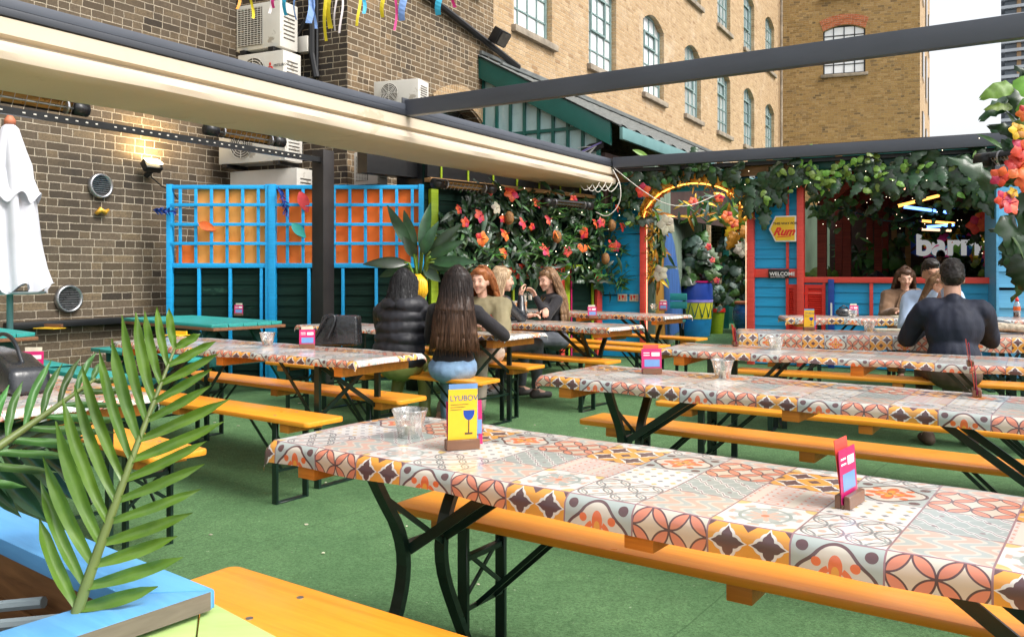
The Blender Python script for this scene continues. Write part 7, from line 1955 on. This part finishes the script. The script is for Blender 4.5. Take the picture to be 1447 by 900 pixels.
for s_ in (-1, 1): q.tube([H(s_ * .030 + .026 * math.cos(a), .045, .118 + .017 * math.sin(a)) for a in [k * .7 for k in range(10)]], .004, 6)
q.build('sunglasses', MT['black'], o)
q = MB().tube([cc - rt2 * .045 + fw2 * .0, cc - up2 * .07 + fw2 * .05, cc + rt2 * .045 + fw2 * .0], .002, 5); q.build('necklace', MT['gold'], o)
def shot(p, label):
    g = empty('small_glass', p, 0, label, 'glass', 'drinks on the tables')
    MB().lathe([(.020, 0), (.024, .07)], 16, close=False).build('glass', MT['cup'], g, smooth=True); MB().lathe([(.018, .003), (.021, .045), (.002, .046)], 16).build('drink', MT['wh_fl'], g, smooth=True)
shot(atd(741, 424, 8.62), 'small clear glass held up by the blonde in leather'); shot(atd(749, 424, 8.62), 'small clear glass held up by the woman in the black top')
# -- woman in the camel coat
L = (4.68, 10.15); Y = R(168)
o, d = person(L, Y, 'person with long brown hair in a camel coat worn over the shoulders, looking down', sc=1.02, lean=.10, top='camel', top_kind='coat', trousers='brown_t', hair='h_brown', hair_kind='long', hair_len=.40, head_yaw=R(-4), head_pitch=-.30,
              hands=((-.16, .42, .80), (.16, .42, .80)), seed=7, vox=.007)
q = MB(); q.ell(d['base'] + d['up'] * .31 + d['fw'] * .150, (.070, .035, .16)); q.build('dark_top', MT['olive'] if False else MT['knit'], o, smooth=True)
q = MB()
for s_ in (-1, 1):
    p0 = d['neck'] + d['rt'] * s_ * .06 + d['fw'] * .10 - d['up'] * .02; p1 = d['neck'] + d['rt'] * s_ * .12 + d['fw'] * .165 - d['up'] * .17; p2 = d['neck'] + d['rt'] * s_ * .07 + d['fw'] * .17 - d['up'] * .34
    q.add([p0, p1, p2, d['neck'] + d['rt'] * s_ * .055 + d['fw'] * .15 - d['up'] * .17], [(0, 1, 2, 3)]); q.add([p0 - d['fw'] * .01, p1 - d['fw'] * .01, p2 - d['fw'] * .01, d['neck'] + d['rt'] * s_ * .055 + d['fw'] * .14 - d['up'] * .17], [(3, 2, 1, 0)])
q.build('lapel', MT['camel'], o, fixn=False)
# -- man in the navy shirt
L = at(1362, 543, .48); L = (L.x, L.y + .13); Y = R(-14)
o, d = person(L, Y, 'person with short dark hair in a navy shirt seated with his back to us', sc=1.05, lean=.16, side=.02, male=True, top='navy', top_kind='shirt', trousers='brown_t', shoes='brown_t', hair='h_dark', hair_kind='short', head_yaw=R(-6), head_pitch=-.12,
              hands=((-.10, .40, .84), (.14, .42, .84)), hints=((-1, -.4, -.9), (1, -.4, -.9)), feet=((-.15, .1, .08), (.15, .12, .08)), seed=8)
# -- man in pale blue tee across the table
L = (4.06, 8.15); Y = R(158)
o, d = person(L, Y, 'person with dark hair in a pale blue T-shirt, half hidden behind the navy shirt', seat=.50, sc=1.06, lean=.14, side=.06, male=True, skin='skin2', top='pale_shirt', top_kind='shirt', trousers='denim_d', hair='h_dark', hair_kind='short', head_yaw=R(8), head_pitch=-.1,
              hands=((-.14, .38, .82), (.14, .40, .82)), seed=9)
L = (3.80, 7.72); Y = R(180 + 10)
o, d = person(L, Y, 'person with dark blonde hair resting their head on a hand behind the navy shirt', sc=.95, lean=.22, top='pale_shirt', top_kind='slim', trousers='denim_d', hair='h_dblonde', hair_kind='long', hair_len=.35, head_yaw=R(-10), head_pitch=-.3,
              hands=(W2L(L, Y, atd(1332, 400, 7.30)), W2L(L, Y, atd(1322, 412, 7.28))), hints=((-.5, -.2, -1), (.9, .2, -1)), seed=10, vox=.008)
# -- bartender and two guests inside
c = atd(1328, 384, 16.9)
o, d = person((c.x, c.y), R(180 - 20), 'person behind the bar in an open grey shirt over a pale tee, looking down', standing=True, sc=1.0, male=True, skin='skin2', top='denim_d', top_kind='shirt', trousers='brown_t', hair='h_dark', hair_kind='short', head_pitch=-.5, lean=.12,
              hands=((-.22, .30, 1.12), (.22, .30, 1.12)), seed=11, vox=.012)
q = MB().ell(d['base'] + d['up'] * .30 + d['fw'] * .07, (.075, .085, .24)); q.build('pale_tee', MT['pink_shirt'], o, smooth=True)
c = atd(1238, 384, 13.2)
person((c.x, c.y), R(-30), 'person with black hair seated inside the hut, only the head showing, left of the pair', sc=1.0, top='knit', trousers='denim_d', hair='h_black', hair_kind='long', hair_len=.19, seed=12, vox=.013, face=False, seat=.44)
c = atd(1272, 384, 13.6)
person((c.x, c.y), R(150), 'person with dark hair seated inside the hut looking out, right of the pair', sc=1.0, skin='skin2', top='knit', trousers='denim_d', hair='h_dark', hair_kind='short', seed=13, vox=.012, seat=.44)
# black backpack on the floor under the women's table
c = at(655, 600, 0)
bk = empty('backpack', (c.x, c.y + .12, 0), R(-35), 'slumped black backpack on the turf under the women\'s table', 'backpack')
MB().ell((0, 0, .17), (.16, .12, .19)).ell((.02, -.06, .10), (.13, .08, .10)).build('body', MT['denim_d'] if False else MT['puffer'], bk, voxel=.012, sm=2, disp=(.018, 7, (1, 1, 1), 4))
MB().tube(smooth_pts([V((-.06, -.1, .30)), V((-.08, -.18, .22)), V((-.07, -.16, .06))]), .012, 6).tube([V((-.04, 0, .34)), V((0, -.02, .40)), V((.04, 0, .34))], .008, 6).build('strap', MT['black'], bk, smooth=True)
# ================================================================== camera, sky, sun
cam = bpy.data.cameras.new('camera'); co_ = bpy.data.objects.new('camera', cam); COL.objects.link(co_)
co_.location = (0, 0, CH_); co_.rotation_euler = (R(90), 0, 0)
cam.sensor_width = 36; cam.sensor_fit = 'HORIZONTAL'; cam.lens = 36 * F_ / 1447; cam.shift_y = -(450 - H_) / 1447; cam.clip_start = .05; cam.clip_end = 2000
scene.camera = co_
SUN_EL, SUN_AZ = 50, 122
w = bpy.data.worlds.new('World'); scene.world = w; w.use_nodes = True; nt = w.node_tree; S.nt = nt
bg = nt.nodes['Background']; sky = node('ShaderNodeTexSky'); sky.sky_type = 'NISHITA'; sky.sun_disc = False
sky.sun_elevation = R(SUN_EL); sky.sun_rotation = R(SUN_AZ); sky.air_density = 1.0; sky.dust_density = 4.0; sky.ozone_density = 1.0
hs = node('ShaderNodeHueSaturation'); hs.inputs['Saturation'].default_value = .18; hs.inputs['Value'].default_value = 1.0
nt.links.new(sky.outputs[0], hs.inputs['Color']); nt.links.new(hs.outputs[0], bg.inputs[0]); bg.inputs[1].default_value = .15
sl = bpy.data.lights.new('sun', 'SUN'); sl.energy = 1.2; sl.angle = R(24); sl.color = (1, .95, .87)
so = bpy.data.objects.new('sun', sl); COL.objects.link(so)
az, el = R(SUN_AZ), R(SUN_EL)
dv = Vector((math.sin(az) * math.cos(el), math.cos(az) * math.cos(el), math.sin(el)))
so.rotation_euler = (-dv).to_track_quat('-Z', 'Y').to_euler(); so.location = dv * 30
scene.render.engine = 'CYCLES'; scene.cycles.max_bounces = 6; scene.cycles.diffuse_bounces = 3; scene.cycles.glossy_bounces = 2; scene.cycles.transparent_max_bounces = 12; scene.cycles.transmission_bounces = 2
scene.cycles.caustics_reflective = False; scene.cycles.caustics_refractive = False
vs_ = scene.view_settings; vs_.view_transform = 'Standard'; vs_.look = 'None'; vs_.exposure = 1.02; vs_.gamma = 1; vs_.use_curve_mapping = False
